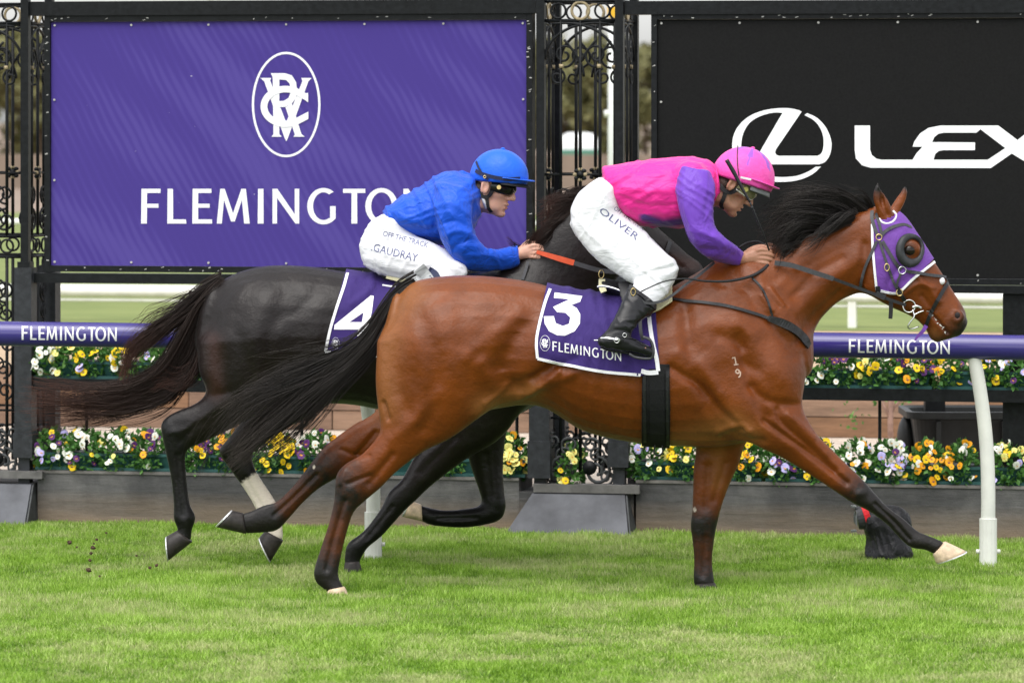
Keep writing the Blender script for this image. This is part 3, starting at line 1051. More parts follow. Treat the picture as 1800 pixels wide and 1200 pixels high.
lx = [q([(808, 203), (898, 203), (898, 345), (908, 375), (935, 397), (965, 403), (1147, 403), (1170, 365), (1205, 327), (1147, 327), (1158, 295), (1190, 250),
         (1240, 217), (1310, 203), (1650, 203), (1762, 288), (1870, 203), (1990, 203), (1825, 330), (1990, 452), (1870, 452), (1728, 367), (1605, 452), (900, 450),
         (850, 435), (815, 395), (808, 345)]),
      q([(1262, 300), (1275, 270), (1300, 251), (1330, 245), (1520, 245), (1545, 225), (1690, 335), (1588, 403), (1270, 403), (1280, 370), (1300, 352), (1330, 347), (1513, 347), (1513, 302)])]
M['screen_white'] = simple('bright white print', (0.93, 0.93, 0.94), 0.5, var=0)
decal('emblem', [[l_main]], m2, M['screen_white'], bb2)
decal('emblem', [[l_ring]], lambda x, y: m2(x, y, .0006), M['screen_white'], bb2)
decal('emblem', [[l_bot]], m2, M['screen_white'], bb2)
decal('lettering', [lx], m2, M['screen_white'], bb2)
MB().fbox(fu(1764, .1), fu(1812, .1), .062, .16, .2, FP(1780, 516, .1).z).build('leg', M['iron'], bb2)

# ------------------------------------------------------------------ running rail
def rail_pt(x, y, off=0.0):
    d = 21.65 - (x / 1740) * 0.55 + off
    return P(x, y, d)
M['rail_purple'] = simple('purple rail sleeve', lin(56, 48, 118)[:3], 0.14, var=0.05, scale=10, spec=0.6)
rl = thing('running_rail', 'purple tubular running rail on curved white posts in front of the flowers', 'rail', rail_pt(900, 1000) * 1)
rl.location.z = 0
rail_pts = [rail_pt(x, 586 + 25 * x / 1800) for x in (-500, -100, 300, 700, 1100, 1500, 1900, 2300)]
RR = 0.0585
rail_ob = MB().tube(rail_pts, RR, 32).build('rail', M['rail_purple'], rl, smooth=True)
rv = np.array([tuple(v.co + rl.location) for v in rail_ob.data.vertices])
rail_bvh = BVHTree.FromPolygons([tuple(x) for x in rv], [tuple(p.vertices) for p in rail_ob.data.polygons])
for pl in word_polys(38, 597, 24, 0.013) + word_polys(1492, 619.5, 23.5, 0.014):
    # the sleeve's lettering is spaced as on the billboard; 177 px long on the left, 192 px on the right
    x0 = 38 if pl[0][0][0] < 900 else 1492
    kx = (177 if x0 == 38 else 192) / (538 * 24 / 61)
    pl = [[(x0 + (p[0] - x0) * kx, p[1]) for p in lp] for lp in pl]
    decal('letter', [pl], lambda x, y: hit(rail_bvh, x, y, 21.3, .0015), M['print'], rl, fine=3)
for xb, yb, dx, y0 in ((1737, 995, -26, 622), (656, 982, -34, 600), (-430, 960, -30, 585), (2290, 1000, -26, 625)):
    db = CAMH * F / (yb - HY)
    top = rail_pt(xb + dx, y0)
    pts = [Vector((P(xb, yb, db).x, db, z)) for z in (-.05, .2, .36)]
    b3 = pts[-1]
    for s in (.25, .5, .72, .9, 1.0):
        p = b3.lerp(top, s); e = s ** 1.9
        pts.append(Vector((b3.x + (top.x - b3.x) * e, b3.y + (top.y - b3.y) * e, b3.z + (top.z - b3.z) * s)))
    cr = catmull([list(p) for p in pts], 4)
    post = MB().tube([Vector(p) for p in cr], [.034 - .003 * i / len(cr) for i in range(len(cr))], 14).build('post', M['white_pvc'], rl, smooth=True)
    bx, by = pts[0].x, pts[0].y
    MB().tube([(bx, by, -.04), (bx, by, .222), (bx, by, .223)], [.041, .041, .036], 14).build('sleeve', M['white_pvc'], post, smooth=False)
    for s in (-1, 1):
        MB().tube([(bx + s * .04, by, .07), (bx + s * .056, by, .07)], .010, 8).build('bolt', M['white_pvc'], post, smooth=True)

# ------------------------------------------------------------------ shelf, troughs, pansies
SZ = 0.735
def shelf(x0, x1, label, legs):
    a, b = fu(x0), fu(x1)
    t = thing('flower_shelf', label, 'shelf', FW((a + b) / 2, .1, 0.2), 'dark flower shelves')
    MB().fbox(a, b, .02, .24, SZ - .05, SZ).build('board', M['iron_old'], t)
    MB().fbox(a, b, .0, .018, SZ - .056, SZ + .004).build('front_edge', M['iron'], t)
    for x in legs:
        MB().tube([FW(fu(x), .12, .2), FW(fu(x), .12, SZ - .05)], .0085, 8).build('leg', M['iron'], t)
    return t
shelf(58, 935, 'dark shelf of pansy troughs beside the left iron pillar', (140, 520, 900))
shelf(1132, 2050, 'dark shelf of pansy troughs on the right under the black billboard', (1160, 1541, 1960))

def trough(x0, x1, v0, z, label, h=.075):
    a, b = fu(x0, v0), fu(x1, v0)
    t = thing('flower_trough', label, 'trough', FW((a + b) / 2, v0 + .09, z), 'green plastic flower troughs')
    mb = MB()
    mb.box8([FW(a + .03, v0 + .02, z + .012), FW(b - .03, v0 + .02, z + .012), FW(b - .03, v0 + .16, z + .012), FW(a + .03, v0 + .16, z + .012),
             FW(a + .012, v0, z + h), FW(b - .012, v0, z + h), FW(b - .012, v0 + .18, z + h), FW(a + .012, v0 + .18, z + h)])
    mb.build('tub', M['green_tub'], t)
    MB().fbox(a + .006, b - .006, v0 - .008, v0 + .19, z + h, z + h + .014).build('rim', M['green_tub'], t)
    MB().fbox(a + .004, b - .004, v0 - .012, v0 + .19, z + .001, z + .016).build('saucer', M['green_tub'], t)
    MB().fbox(a + .02, b - .02, v0 + .01, v0 + .17, z + h + .0145, z + h + .018).build('potting_soil', M['black_tub'], t)
LT = WZ + .013
for x0, x1, lb in ((62, 330, 'green trough on the low wall nearest the left iron pillar'), (334, 605, 'green trough on the low wall behind the dark horse hind legs'),
                   (612, 925, 'green trough on the low wall left of the central pillar'), (1116, 1340, 'green trough on the low wall right of the central pillar'),
                   (1345, 1570, 'green trough on the low wall behind the stretched foreleg of the bay'), (1576, 1860, 'green trough on the low wall behind the right rail post')):
    trough(x0, x1, .03, LT, lb)
for x0, x1, lb in ((58, 330, 'green trough on the left shelf behind the tail of the dark horse'), (336, 600, 'green trough on the left shelf behind the rump of the dark horse'),
                   (1140, 1390, 'green trough on the right shelf behind the bay horse chest'), (1400, 1640, 'green trough on the right shelf below the head of the bay'),
                   (1646, 1900, 'green trough on the right shelf behind the right rail post')):
    trough(x0, x1, .03, SZ + .003, lb)

def petal_mesh(mat, eye, seed):
    rg = random.Random(seed)
    bm = bmesh.new()
    def petal(a, L, w, z):
        ca, sa = cos(a), sin(a)
        pts = []
        for s, t in ((0, 0), (.35, -.42), (.75, -.5), (1.0, -.22), (1.0, .22), (.75, .5), (.35, .42)):
            x, y = s * L, t * w
            pts.append(bm.verts.new((x * ca - y * sa, z + .10 * (s * s) * L * rg.uniform(-1, 1.2), x * sa + y * ca)))
        mid = bm.verts.new((.62 * L * ca, z - .0025, .62 * L * sa))
        for i in range(len(pts)):
            bm.faces.new((mid, pts[i], pts[(i + 1) % len(pts)]))
    for a, L, w, z in ((pi / 2 + .55, .023, .026, .003), (pi / 2 - .55, .023, .026, .0022), (pi + .12, .021, .024, -.0005), (-.12, .021, .024, -.0012), (-pi / 2, .023, .032, -.003)):
        petal(a + rg.uniform(-.12, .12), L * rg.uniform(.9, 1.08), w, z)
    nf = len(bm.faces)
    for k in range(5):
        a = -pi / 2 + (k - 2) * .55
        c = (0, -.0058, -.001)
        v = [bm.verts.new(c), bm.verts.new((.0085 * cos(a - .2), -.0055, .0085 * sin(a - .2))), bm.verts.new((.0085 * cos(a + .2), -.0055, .0085 * sin(a + .2)))]
        f = bm.faces.new(v); f.material_index = 1
    me = bpy.data.meshes.new('pansy_flower')
    bm.to_mesh(me); bm.free()
    me.materials.append(mat); me.materials.append(eye)
    me.shade_smooth()
    return me
eye_dark = M['petal']['purple']; eye_y = M['petal']['orange']
PET = {c: [petal_mesh(M['petal'][c], eye_y if c in ('purple', 'white', 'lilac', 'pale') else eye_dark, 10 + i) for i in range(2)] for c in M['petal']}
PET['bronze'] = PET['orange']
def leaf_cloud(pts, dirs, size, seed):
    """pointed leaves: four triangles each with a folded midrib"""
    n = len(pts)
    rg = np.random.default_rng(seed)
    d = dirs / np.linalg.norm(dirs, axis=1)[:, None]
    r = rg.normal(size=(n, 3)); s = np.cross(d, r); s /= np.linalg.norm(s, axis=1)[:, None]
    up = np.cross(s, d)
    L = size * rg.uniform(.6, 1.35, n)[:, None]; W = L * rg.uniform(.26, .42, n)[:, None]
    v = np.stack([pts, pts + d * L * .5 + s * W - up * L * .06, pts + d * L - up * L * .12, pts + d * L * .5 - s * W - up * L * .06, pts + d * L * .52 + up * L * .03], 1)
    b = np.arange(n)[:, None] * 5
    t = np.concatenate([b + np.array([[0, 1, 4]]), b + np.array([[1, 2, 4]]), b + np.array([[2, 3, 4]]), b + np.array([[3, 0, 4]])], 1).reshape(-1, 3)
    return v.reshape(-1, 3), t
def pansy(x, wpx, zb, h, cols, nfl, label, dens=620):
    w = wpx * fence_d(x) / F / 2
    c = FP(x, HY, .10); c.z = zb
    t = thing('pansy_plant', label, 'flowers', c, 'pansies in the green troughs')
    n = int(dens * max(.6, wpx / 60))
    a = RNG.uniform(0, 2 * pi, n); el = np.arcsin(RNG.uniform(-.75, 1, n)); rr = RNG.uniform(.5, 1.0, n) ** .5
    pu = np.cos(a) * np.cos(el) * rr * w * 1.12; pv = np.sin(a) * np.cos(el) * rr * .125; pz = np.sin(el) * rr * h
    e, nn = np.array(FE), np.array(FN)
    pts = np.array(c) + np.outer(pu, e) + np.outer(pv, nn) + np.outer(pz + .012, [0, 0, 1])
    dirs = np.outer(pu / w, e) + np.outer(pv / .11, nn) + np.outer(pz / h + .2, [0, 0, 1]) + RNG.normal(0, .65, (n, 3))
    v, f = leaf_cloud(pts, dirs, .030, int(x))
    me = mesh_np(v, f, False)
    set_attr(me, 'shade', np.repeat(np.clip(RNG.normal(.45, .22, n), 0, 1), 5))
    obj('foliage', me, M['pansy_leaf'], t)
    names = [k for k, q in cols.items() for _ in range(q)]
    cen = [(RNG.uniform(pi * 1.1, pi * 1.9), RNG.uniform(-.1, .9)) for _ in range(3)]
    for i in range(nfl):
        col = names[i % len(names)] if i < len(names) else RNG.choice(names)
        for _ in range(20):
            cc = cen[RNG.integers(0, 3)]
            aa, ee = (RNG.normal(cc[0], .28), RNG.normal(cc[1], .24)) if RNG.random() < .6 else (RNG.uniform(pi, 2 * pi), math.asin(RNG.uniform(-.55, .98))) 
            q_ = np.array(c) + e * (cos(aa) * cos(ee) * w * 1.12) + nn * (sin(aa) * cos(ee) * .135) + np.array([0, 0, sin(ee) * h * 1.06 + .014])
            if not any(np.linalg.norm(q_ - z) < .015 for z in t_used): break
        t_used.append(q_)
        o = bpy.data.objects.new('flower', PET[col][i % 2])
        C.objects.link(o); o.parent = t
        o.location = Vector(q_) - c
        s = RNG.uniform(.58, 1.08)
        o.scale = (s, s, s)
        o.rotation_euler = (RNG.normal(-.25, .3), RNG.normal(0, .3), RNG.normal(-.1, .45))
t_used = []
lo = LT + .088; up_ = SZ + .003 + .086
LOW = [(92, 62, dict(lilac=2, purple=2, yellow=2, white=2), 9, 'mixed lilac, purple and yellow pansies in the low trough, nearest the left pillar'),
       (150, 60, dict(white=3, yellow=2, purple=2), 9, 'white and yellow pansies in the low trough, just right of the lilac ones'),
       (208, 60, dict(white=4, yellow=1, pale=1), 9, 'mostly white pansies in the low trough below the dark tail tip'),
       (262, 58, dict(purple=3, white=2, orange=2), 10, 'dark purple pansies with orange ones left of the dark hock'),
       (352, 56, dict(yellow=3, purple=3, orange=1), 8, 'yellow and purple pansies between the dark hind legs'),
       (408, 50, dict(purple=2, orange=2), 6, 'orange and purple pansies behind the white socked hind leg'),
       (480, 84, dict(yellow=10), 26, 'big bright yellow pansy clump right of the white socked leg'),
       (560, 70, dict(purple=3, white=4, orange=2), 12, 'white, purple and orange pansies above the hock of the bay far hind leg'),
       (640, 60, dict(white=2, purple=2), 6, 'white and purple pansies beside the curved left rail post'),
       (790, 60, dict(orange=4, pale=1), 8, 'orange pansies between the black forelegs'),
       (895, 66, dict(pale=8, orange=2), 14, 'pale yellow pansies left of the central iron pillar'),
       (1005, 40, dict(pale=3, yellow=1), 5, 'pale yellow pansies seen through the scrolls of the central pillar'),
       (1140, 60, dict(white=3, pale=2, lilac=1), 8, 'white and pale pansies just right of the central pillar'),
       (1205, 58, dict(yellow=5, pale=1), 9, 'yellow pansies left of the straight bay foreleg'),
       (1315, 62, dict(yellow=4, orange=1, white=1), 9, 'yellow pansies right of the straight bay foreleg'),
       (1375, 58, dict(lilac=3, white=2, purple=2), 9, 'lilac and white pansies under the chest of the bay'),
       (1440, 56, dict(orange=3, yellow=2, white=1), 8, 'orange and yellow pansies behind the upper stretched foreleg'),
       (1505, 60, dict(white=7, orange=2, lilac=1), 15, 'dense white pansies above the stretched black knee'),
       (1565, 60, dict(white=6, lilac=4, purple=1, yellow=1), 16, 'white pansies with lilac ones hanging over the trough front'),
       (1632, 60, dict(orange=6, white=2, yellow=2), 14, 'orange pansies trailing over the wall left of the right rail post'),
       (1690, 52, dict(white=4, orange=4, yellow=1), 12, 'white and orange pansies touching the right rail post'),
       (1775, 70, dict(lilac=2, pale=3, white=2, yellow=1), 10, 'pale and lilac pansies right of the right rail post')]
for x, wp, cols, nf, lb in LOW:
    pansy(x, wp, lo - .02 if x != 1005 else .30, .125, cols, int(nf * 2.0), lb)
UPP = [(85, 56, dict(white=6), 9, 'white pansies on the left shelf beside the iron pillar'),
       (118, 44, dict(pale=5, yellow=1), 8, 'pale yellow pansies on the left shelf under the rail lettering'),
       (165, 60, dict(yellow=5, white=1, lilac=1), 9, 'yellow pansies on the left shelf left of the dark tail'),
       (230, 60, dict(white=2, yellow=3), 8, 'yellow and white pansies on the shelf behind the dark tail'),
       (290, 60, dict(white=2, yellow=2, lilac=2), 7, 'white and lilac pansies on the shelf seen through the dark tail hair'),
       (350, 50, dict(yellow=2, purple=2), 6, 'purple and yellow pansies on the shelf behind the dark buttock'),
       (1432, 50, dict(white=5, purple=1), 9, 'white pansies on the right shelf beside the bay chest'),
       (1480, 52, dict(purple=6, white=1), 9, 'dark purple pansies on the right shelf under the rail lettering'),
       (1540, 62, dict(yellow=5, white=2, pale=1), 10, 'yellow pansies on the right shelf under the middle of the lettering'),
       (1605, 60, dict(yellow=2, purple=4, orange=1), 10, 'purple and yellow pansies on the right shelf under the bay muzzle'),
       (1665, 56, dict(yellow=3, purple=2, orange=2), 9, 'yellow and orange pansies on the right shelf left of the rail post'),
       (1735, 56, dict(yellow=4, lilac=2, white=1), 10, 'yellow and lilac pansies on the right shelf just right of the rail post'),
       (1785, 50, dict(lilac=4, white=3, purple=1), 10, 'lilac pansies on the right shelf at the right edge of the photo')]
for x, wp, cols, nf, lb in UPP:
    pansy(x, wp, up_ - .012, .105, cols, int(nf * 1.8), lb)

# ------------------------------------------------------------------ beyond the flowers
M['timber'] = []
for i in range(3):
    m = N('weathered sleeper')
    k = m.noise(3, 6, 0.7, stretch=(0.6, 4, 9))
    c = [(0.22, 0.12, 0.065), (0.26, 0.165, 0.11), (0.20, 0.125, 0.085)][i]
    m.col(m.ramp(k, [(0.3, tuple(q * .65 for q in c) + (1,)), (0.7, tuple(q * 1.35 for q in c) + (1,))])); m.bump(k, .5, .01); m.set(Roughness=.9)
    M['timber'].append(m.m)
tw = thing('timber_wall', 'brown retaining wall of weathered sleepers beyond the flower shelves', 'wall', FW(0, 4.3, .2))
for r in range(3):
    u = -14 - r * .9
    i = 0
    while u < 14:
        MB().fbox(u + .004, u + 2.396, 4.2 + .004 * ((i + r) % 3), 4.34, .2 + r * .122 + .003, .2 + (r + 1) * .122 - .003).build('plank', M['timber'][(i * 2 + r) % 3], tw)
        u += 2.4; i += 1
fr = thing('far_rail', 'white double rail on short posts across the far lawn', 'rail', FW(0, 10.6, .56))
for z, r in ((.785, .047), (.715, .012)):
    MB().tube([FW(-30, 10.6, z), FW(30, 10.6, z)], r, 10).build('rail', M['white_pvc'], fr, smooth=True)
for i in range(-14, 15):
    MB().fbox(i * 1.55 + .3 - .03, i * 1.55 + .3 + .03, 10.57, 10.63, .55, .76).build('post', M['white_pvc'], fr)
fr2 = thing('far_rail', 'thin white rail further back, seen beside the left pillar', 'rail', FW(0, 16, .56))
MB().tube([FW(-30, 16, 1.18), FW(30, 16, 1.18)], .03, 8).build('rail', M['white_pvc'], fr2, smooth=True)
for i in range(-10, 11):
    MB().fbox(i * 2.9 - .03, i * 2.9 + .03, 15.97, 16.03, .55, 1.18).build('post', M['white_pvc'], fr2)

# white pole
d = 46
pl = thing('white_pole', 'tall white pole behind the central iron pillar', 'pole', P(1077, 415, d))
MB().tube([P(1077, 470, d), P(1077, 210, d), P(1077, -160, d)], [.052, .048, .042], 14).build('shaft', simple('white painted steel', (.75, .77, .78), .4, var=.04), pl, smooth=True)
MB().tube([P(1070, 200, d), P(1062, 200, d)], .035, 10).build('bracket', M['white_pvc'], pl, smooth=True)
MB().box(P(1076, 15, d).x - .05, P(1084, 15, d).x + .03, d - .1, d - .03, P(1077, 31, d).z, P(1077, 12, d).z).build('plate', simple('yellow sign plate', (.75, .42, .03), .5), pl)

# white roofed van
def van(x0, x1, yb, yr, d, label):
    a, b = P(x0, yb, d), P(x1, yb, d)
    t = thing('van', label, 'van', (a + b) / 2)
    w = b.x - a.x; h = P(x0, yr, d).z - a.z
    zb = a.z
    def sec(x, y0, y1, z0, z1): return MB().box(a.x + x[0] * w, a.x + x[1] * w, d + y0, d + y1, zb + z0 * h, zb + z1 * h)
    sec((0, 1), 0, 1.8, .12, .55).build('body', simple('green van paint', (.06, .22, .15), .35), t)
    rings = []
    for s, z in ((.0, .55), (.02, .8), (.10, .95), (.25, 1.0)):
        rings.append([Vector((a.x + s * w, d + s * .9, zb + z * h)), Vector((b.x - s * w, d + s * .9, zb + z * h)), Vector((b.x - s * w, d + 1.8 - s * .9, zb + z * h)), Vector((a.x + s * w, d + 1.8 - s * .9, zb + z * h))])
    mb = MB()
    for r0, r1 in zip(rings[:-1], rings[1:]):
        for k in range(4):
            mb.add([r0[k], r0[(k + 1) % 4], r1[(k + 1) % 4], r1[k]], [(0, 1, 2, 3)])
    mb.add(rings[-1], [(0, 1, 2, 3)])
    mb.build('roof', simple('white van roof', (.8, .82, .82), .35, var=.03), t)
    for q in (.2, .8):
        c = Vector((a.x + q * w, d - .02, zb + .14 * h))
        MB().tube([c, c + Vector((0, .2, 0))], .14 * h, 14).build('wheel', M['black_tub'], t)
van(985, 1052, 298, 234, 110, 'far off van with white roof and green body seen through the central pillar')
M['hedge_far'] = simple('far brown bank', (.22, .17, .13), .95, var=.2, scale=1)
MB().box(-80, 80, 104, 105, .5, P(1000, 272, 104).z).build('bank', M['hedge_far'])
bpy.data.objects['bank']['kind'] = 'structure'

# row of gum trees
def tree(x, base, h, w, seed, label):
    rg = np.random.default_rng(seed)
    t = thing('gum_tree', label, 'tree', base, 'gum trees on the skyline')
    mb = MB()
    top = base + Vector((rg.uniform(-.5, .5), 0, h * .8))
    mb.tube([base, base.lerp(top, .4) + Vector((rg.uniform(-.2, .2), 0, 0)), top], [h * .022, h * .015, h * .005], 8)
    cl = []
    for k in range(9):
        p0 = base.lerp(top, rg.uniform(.3, .85)); a = rg.uniform(0, 2 * pi)
        p1 = p0 + Vector((cos(a) * w * rg.uniform(.2, .5), sin(a) * w * .35, h * rg.uniform(.08, .25)))
        mb.tube([p0, p0.lerp(p1, .5) + Vector((0, 0, -.1)), p1], [h * .009, h * .006, h * .003], 6)
        cl.append((p1, w * rg.uniform(.16, .3)))
    cl.append((top, w * .25))
    for k in range(7):
        cl.append((base + Vector((rg.uniform(-.45, .45) * w, rg.uniform(-.3, .3) * w, h * rg.uniform(.12, .9))), w * rg.uniform(.14, .24)))
    mb.build('trunk', M['bark'], t, smooth=True)
    pts = []; 
    for c, r in cl:
        q = rg.normal(size=(230, 3)); q /= np.linalg.norm(q, axis=1)[:, None]
        pts.append(np.array(c) + q * (r * rg.uniform(.3, 1, 230) ** .6)[:, None] * np.array([1.1, 1, .8]))
    pts = np.vstack(pts)
    v, f = leaf_cloud(pts, rg.normal(size=pts.shape) + np.array([0, 0, -.3]), w * .085, seed)
    me = mesh_np(v, f, False)
    set_attr(me, 'shade', np.repeat(np.clip(rg.normal(.45, .25, len(pts)), 0, 1), 5))
    obj('crown', me, M['tree_leaf'], t)
TX = [(-60, 7.5), (12, 7.2), (75, 6.6), (190, 7.4), (330, 8), (470, 7), (620, 7.8), (760, 7.2), (880, 6.9), (985, 5.6), (1030, 6.4), (1075, 6.0), (1135, 6.2), (1260, 7.6), (1400, 7), (1560, 8), (1700, 7.1), (1840, 7.7)]
WH = ['past the left edge', 'between the left iron bars', 'beside the left billboard frame', 'behind the left end of the purple billboard', 'behind the emblem side of the purple billboard',
      'behind the purple billboard emblem', 'behind the middle of the purple billboard', 'behind the blue helmet', 'behind the right end of the purple billboard',
      'left in the opening of the central pillar', 'in the middle of the central pillar opening', 'behind the white pole', 'just left of the black billboard',
      'behind the left end of the black billboard', 'behind the oval emblem of the black billboard', 'behind the first letters of the black billboard', 'behind the lettering of the black billboard', 'at the far right edge']
for i, (x, h) in enumerate(TX):
    dd = 165 + (i * 37 % 23)
    bx = P(x, 0, dd); bx.z = .54
    tree(x, bx, h * (dd / 200) * .78 + .6, 3.3 + .5 * (i % 3), 100 + i, 'distant olive green gum tree on the skyline ' + WH[i])

# dark water tub and sapling behind the right shelf
d = 24.6
tb = thing('black_tub', 'large black plastic tub behind the flowers at the right', 'tub', P(1695, 795, d))
zb, zt_ = .2, P(1690, 718, d).z
mb = MB()
xl, xr = P(1592, 0, d).x, P(1815, 0, d).x
def rrect(x0, x1, y0, y1, z, r=.08, n=5):
    out = []
    for cx, cy, a0 in ((x1 - r, y1 - r, 0), (x0 + r, y1 - r, 90), (x0 + r, y0 + r, 180), (x1 - r, y0 + r, 270)):
        for i in range(n + 1):
            a = radians(a0 + 90 * i / n); out.append(Vector((cx + r * cos(a), cy + r * sin(a), z)))
    return out
prof = [(.05, zb), (.02, zt_ - .045), (.02, zt_ - .04), (-.02, zt_ - .035), (-.02, zt_), (0.0, zt_ + .002), (.03, zt_ - .01), (.06, zb + .06)]
rs = [rrect(xl + o, xr - o, d - .3 + o, d + .3 - o, z) for o, z in prof]
n = len(rs[0])
for r0, r1 in zip(rs[:-1], rs[1:]):
    mb.add(r0 + r1, [(k, (k + 1) % n, n + (k + 1) % n, n + k) for k in range(n)])
mb.add(rs[-1], [tuple(range(n))])
mb.build('basin', M['black_tub'], tb, smooth=False)
for x in (1650, 1765):
    c = P(x, 0, d - .315)
    MB().box(c.x - .012, c.x + .012, d - .335, d - .285, zb, zt_ - .05).build('rib', M['black_tub'], tb)
c = P(1594, 742, d)
me = ellipsoid((c.x, d, c.z - .1), (.055, .09, .14), n=10)
mm = bpy.data.meshes.new('m'); mm.from_pydata([tuple(x) for x in me[0]], [], [tuple(map(int, f)) for f in me[1]] + [tuple(map(int, f)) for f in me[2]])
obj('handle_lug', mm, M['black_tub'], tb, smooth=True)
MB().box(P(1625, 0, d).x, P(1660, 0, d).x, d - .05, d + .05, zt_ - .1, zt_ + .07).build('inlet_pipe', M['iron'], tb)
d = 26.0
sp = thing('sapling', 'small bare pinkish sapling between the shelf leg and the black tub', 'plant', P(1566, 790, d))
mb = MB(); mb.tube([P(1566, 800, d), P(1565, 740, d), P(1567, 700, d), P(1565, 670, d)], [.018, .016, .015, .010], 8)
mb.tube([P(1565, 735, d), P(1553, 712, d), P(1548, 695, d)], [.011, .008, .004], 6); mb.tube([P(1566, 725, d), P(1580, 706, d), P(1590, 695, d)], [.010, .007, .004], 6)
mb.build('trunk', simple('pink bark', (.30, .19, .15), .8, var=.3), sp, smooth=True)
pts = np.array([np.array(P(x, y, d + .1)) for x, y in [(RNG.normal(1588, 9), RNG.normal(703, 6)) for _ in range(40)] + [(RNG.normal(1500, 16), RNG.normal(735, 14)) for _ in range(24)] + [(RNG.normal(1546, 10), RNG.normal(696, 7)) for _ in range(20)]])
v, f = leaf_cloud(pts, RNG.normal(size=pts.shape), .03, 5)
me = mesh_np(v, f, False); set_attr(me, 'shade', np.repeat(RNG.uniform(0, 1, len(pts)), 5))
obj('leaves', me, M['pansy_leaf'], sp)
# ------------------------------------------------------------------ horses
def nearest_val(v, lofts, d, cols=(6, 7)):
    """coat marks: every outline station of a limb carries how black and how white the coat is there"""
    P3, R3, V3 = [], [], []
    for st in lofts:
        rows = [list(r) + [0] * (8 - len(r)) for r in st]
        s = catmull(rows, 6)
        for r in s:
            a = np.array(P(r[0], r[1], d + r[5])); b = np.array(P(r[2], r[3], d + r[5]))
            P3.append((a + b) / 2); R3.append(max(np.linalg.norm(a - b) / 2, r[4])); V3.append((r[6], r[7]))
    P3, R3, V3 = np.array(P3), np.array(R3), np.array(V3)
    out = np.zeros((len(v), 2))
    for i in range(0, len(v), 20000):
        c = v[i:i + 20000]
        D = np.linalg.norm(c[:, None] - P3[None], axis=2) / R3[None]
        w = np.exp(-(D - D.min(1)[:, None]) * 16)
        w /= w.sum(1)[:, None]
        out[i:i + 20000] = w @ V3
    return np.clip(out, 0, 1)

def hoof(parent, d, yo, cor, sole, w, mat, shoe=True):
    """cor, sole: (toe px, heel px)"""
    (ax, ay), (bx, by) = cor; (cx, cy), (ex, ey) = sole
    st = [(ax, ay, bx, by, w * .80, yo), (ax * .66 + cx * .34, ay * .66 + cy * .34, bx * .66 + ex * .34, by * .66 + ey * .34, w * .9, yo), (cx, cy, ex, ey, w, yo)]
    v, q, t = loft(st, d, 20, 3, cap=.12, ex=.85)
    me = bpy.data.meshes.new('m'); me.from_pydata([tuple(x) for x in v], [], [tuple(map(int, f)) for f in q] + [tuple(map(int, f)) for f in t])
    o = obj('hoof', me, mat, parent, smooth=True)
    if shoe:
        ax_ = np.array([cx + ex - ax - bx, cy + ey - ay - by], float); ax_ /= np.linalg.norm(ax_)
        k = 2.6
        st = [(cx + ax_[0] * .3, cy + ax_[1] * .3, ex + ax_[0] * .3, ey + ax_[1] * .3, w * 1.03, yo), (cx + ax_[0] * k, cy + ax_[1] * k, ex + ax_[0] * k, ey + ax_[1] * k, w * 1.03, yo)]
        v, q, t = loft(st, d, 20, 1, cap=.03, ex=.85)
        me = bpy.data.meshes.new('m'); me.from_pydata([tuple(x) for x in v], [], [tuple(map(int, f)) for f in q] + [tuple(map(int, f)) for f in t])
        obj('horseshoe', me, M['shoe'], o)
    return o

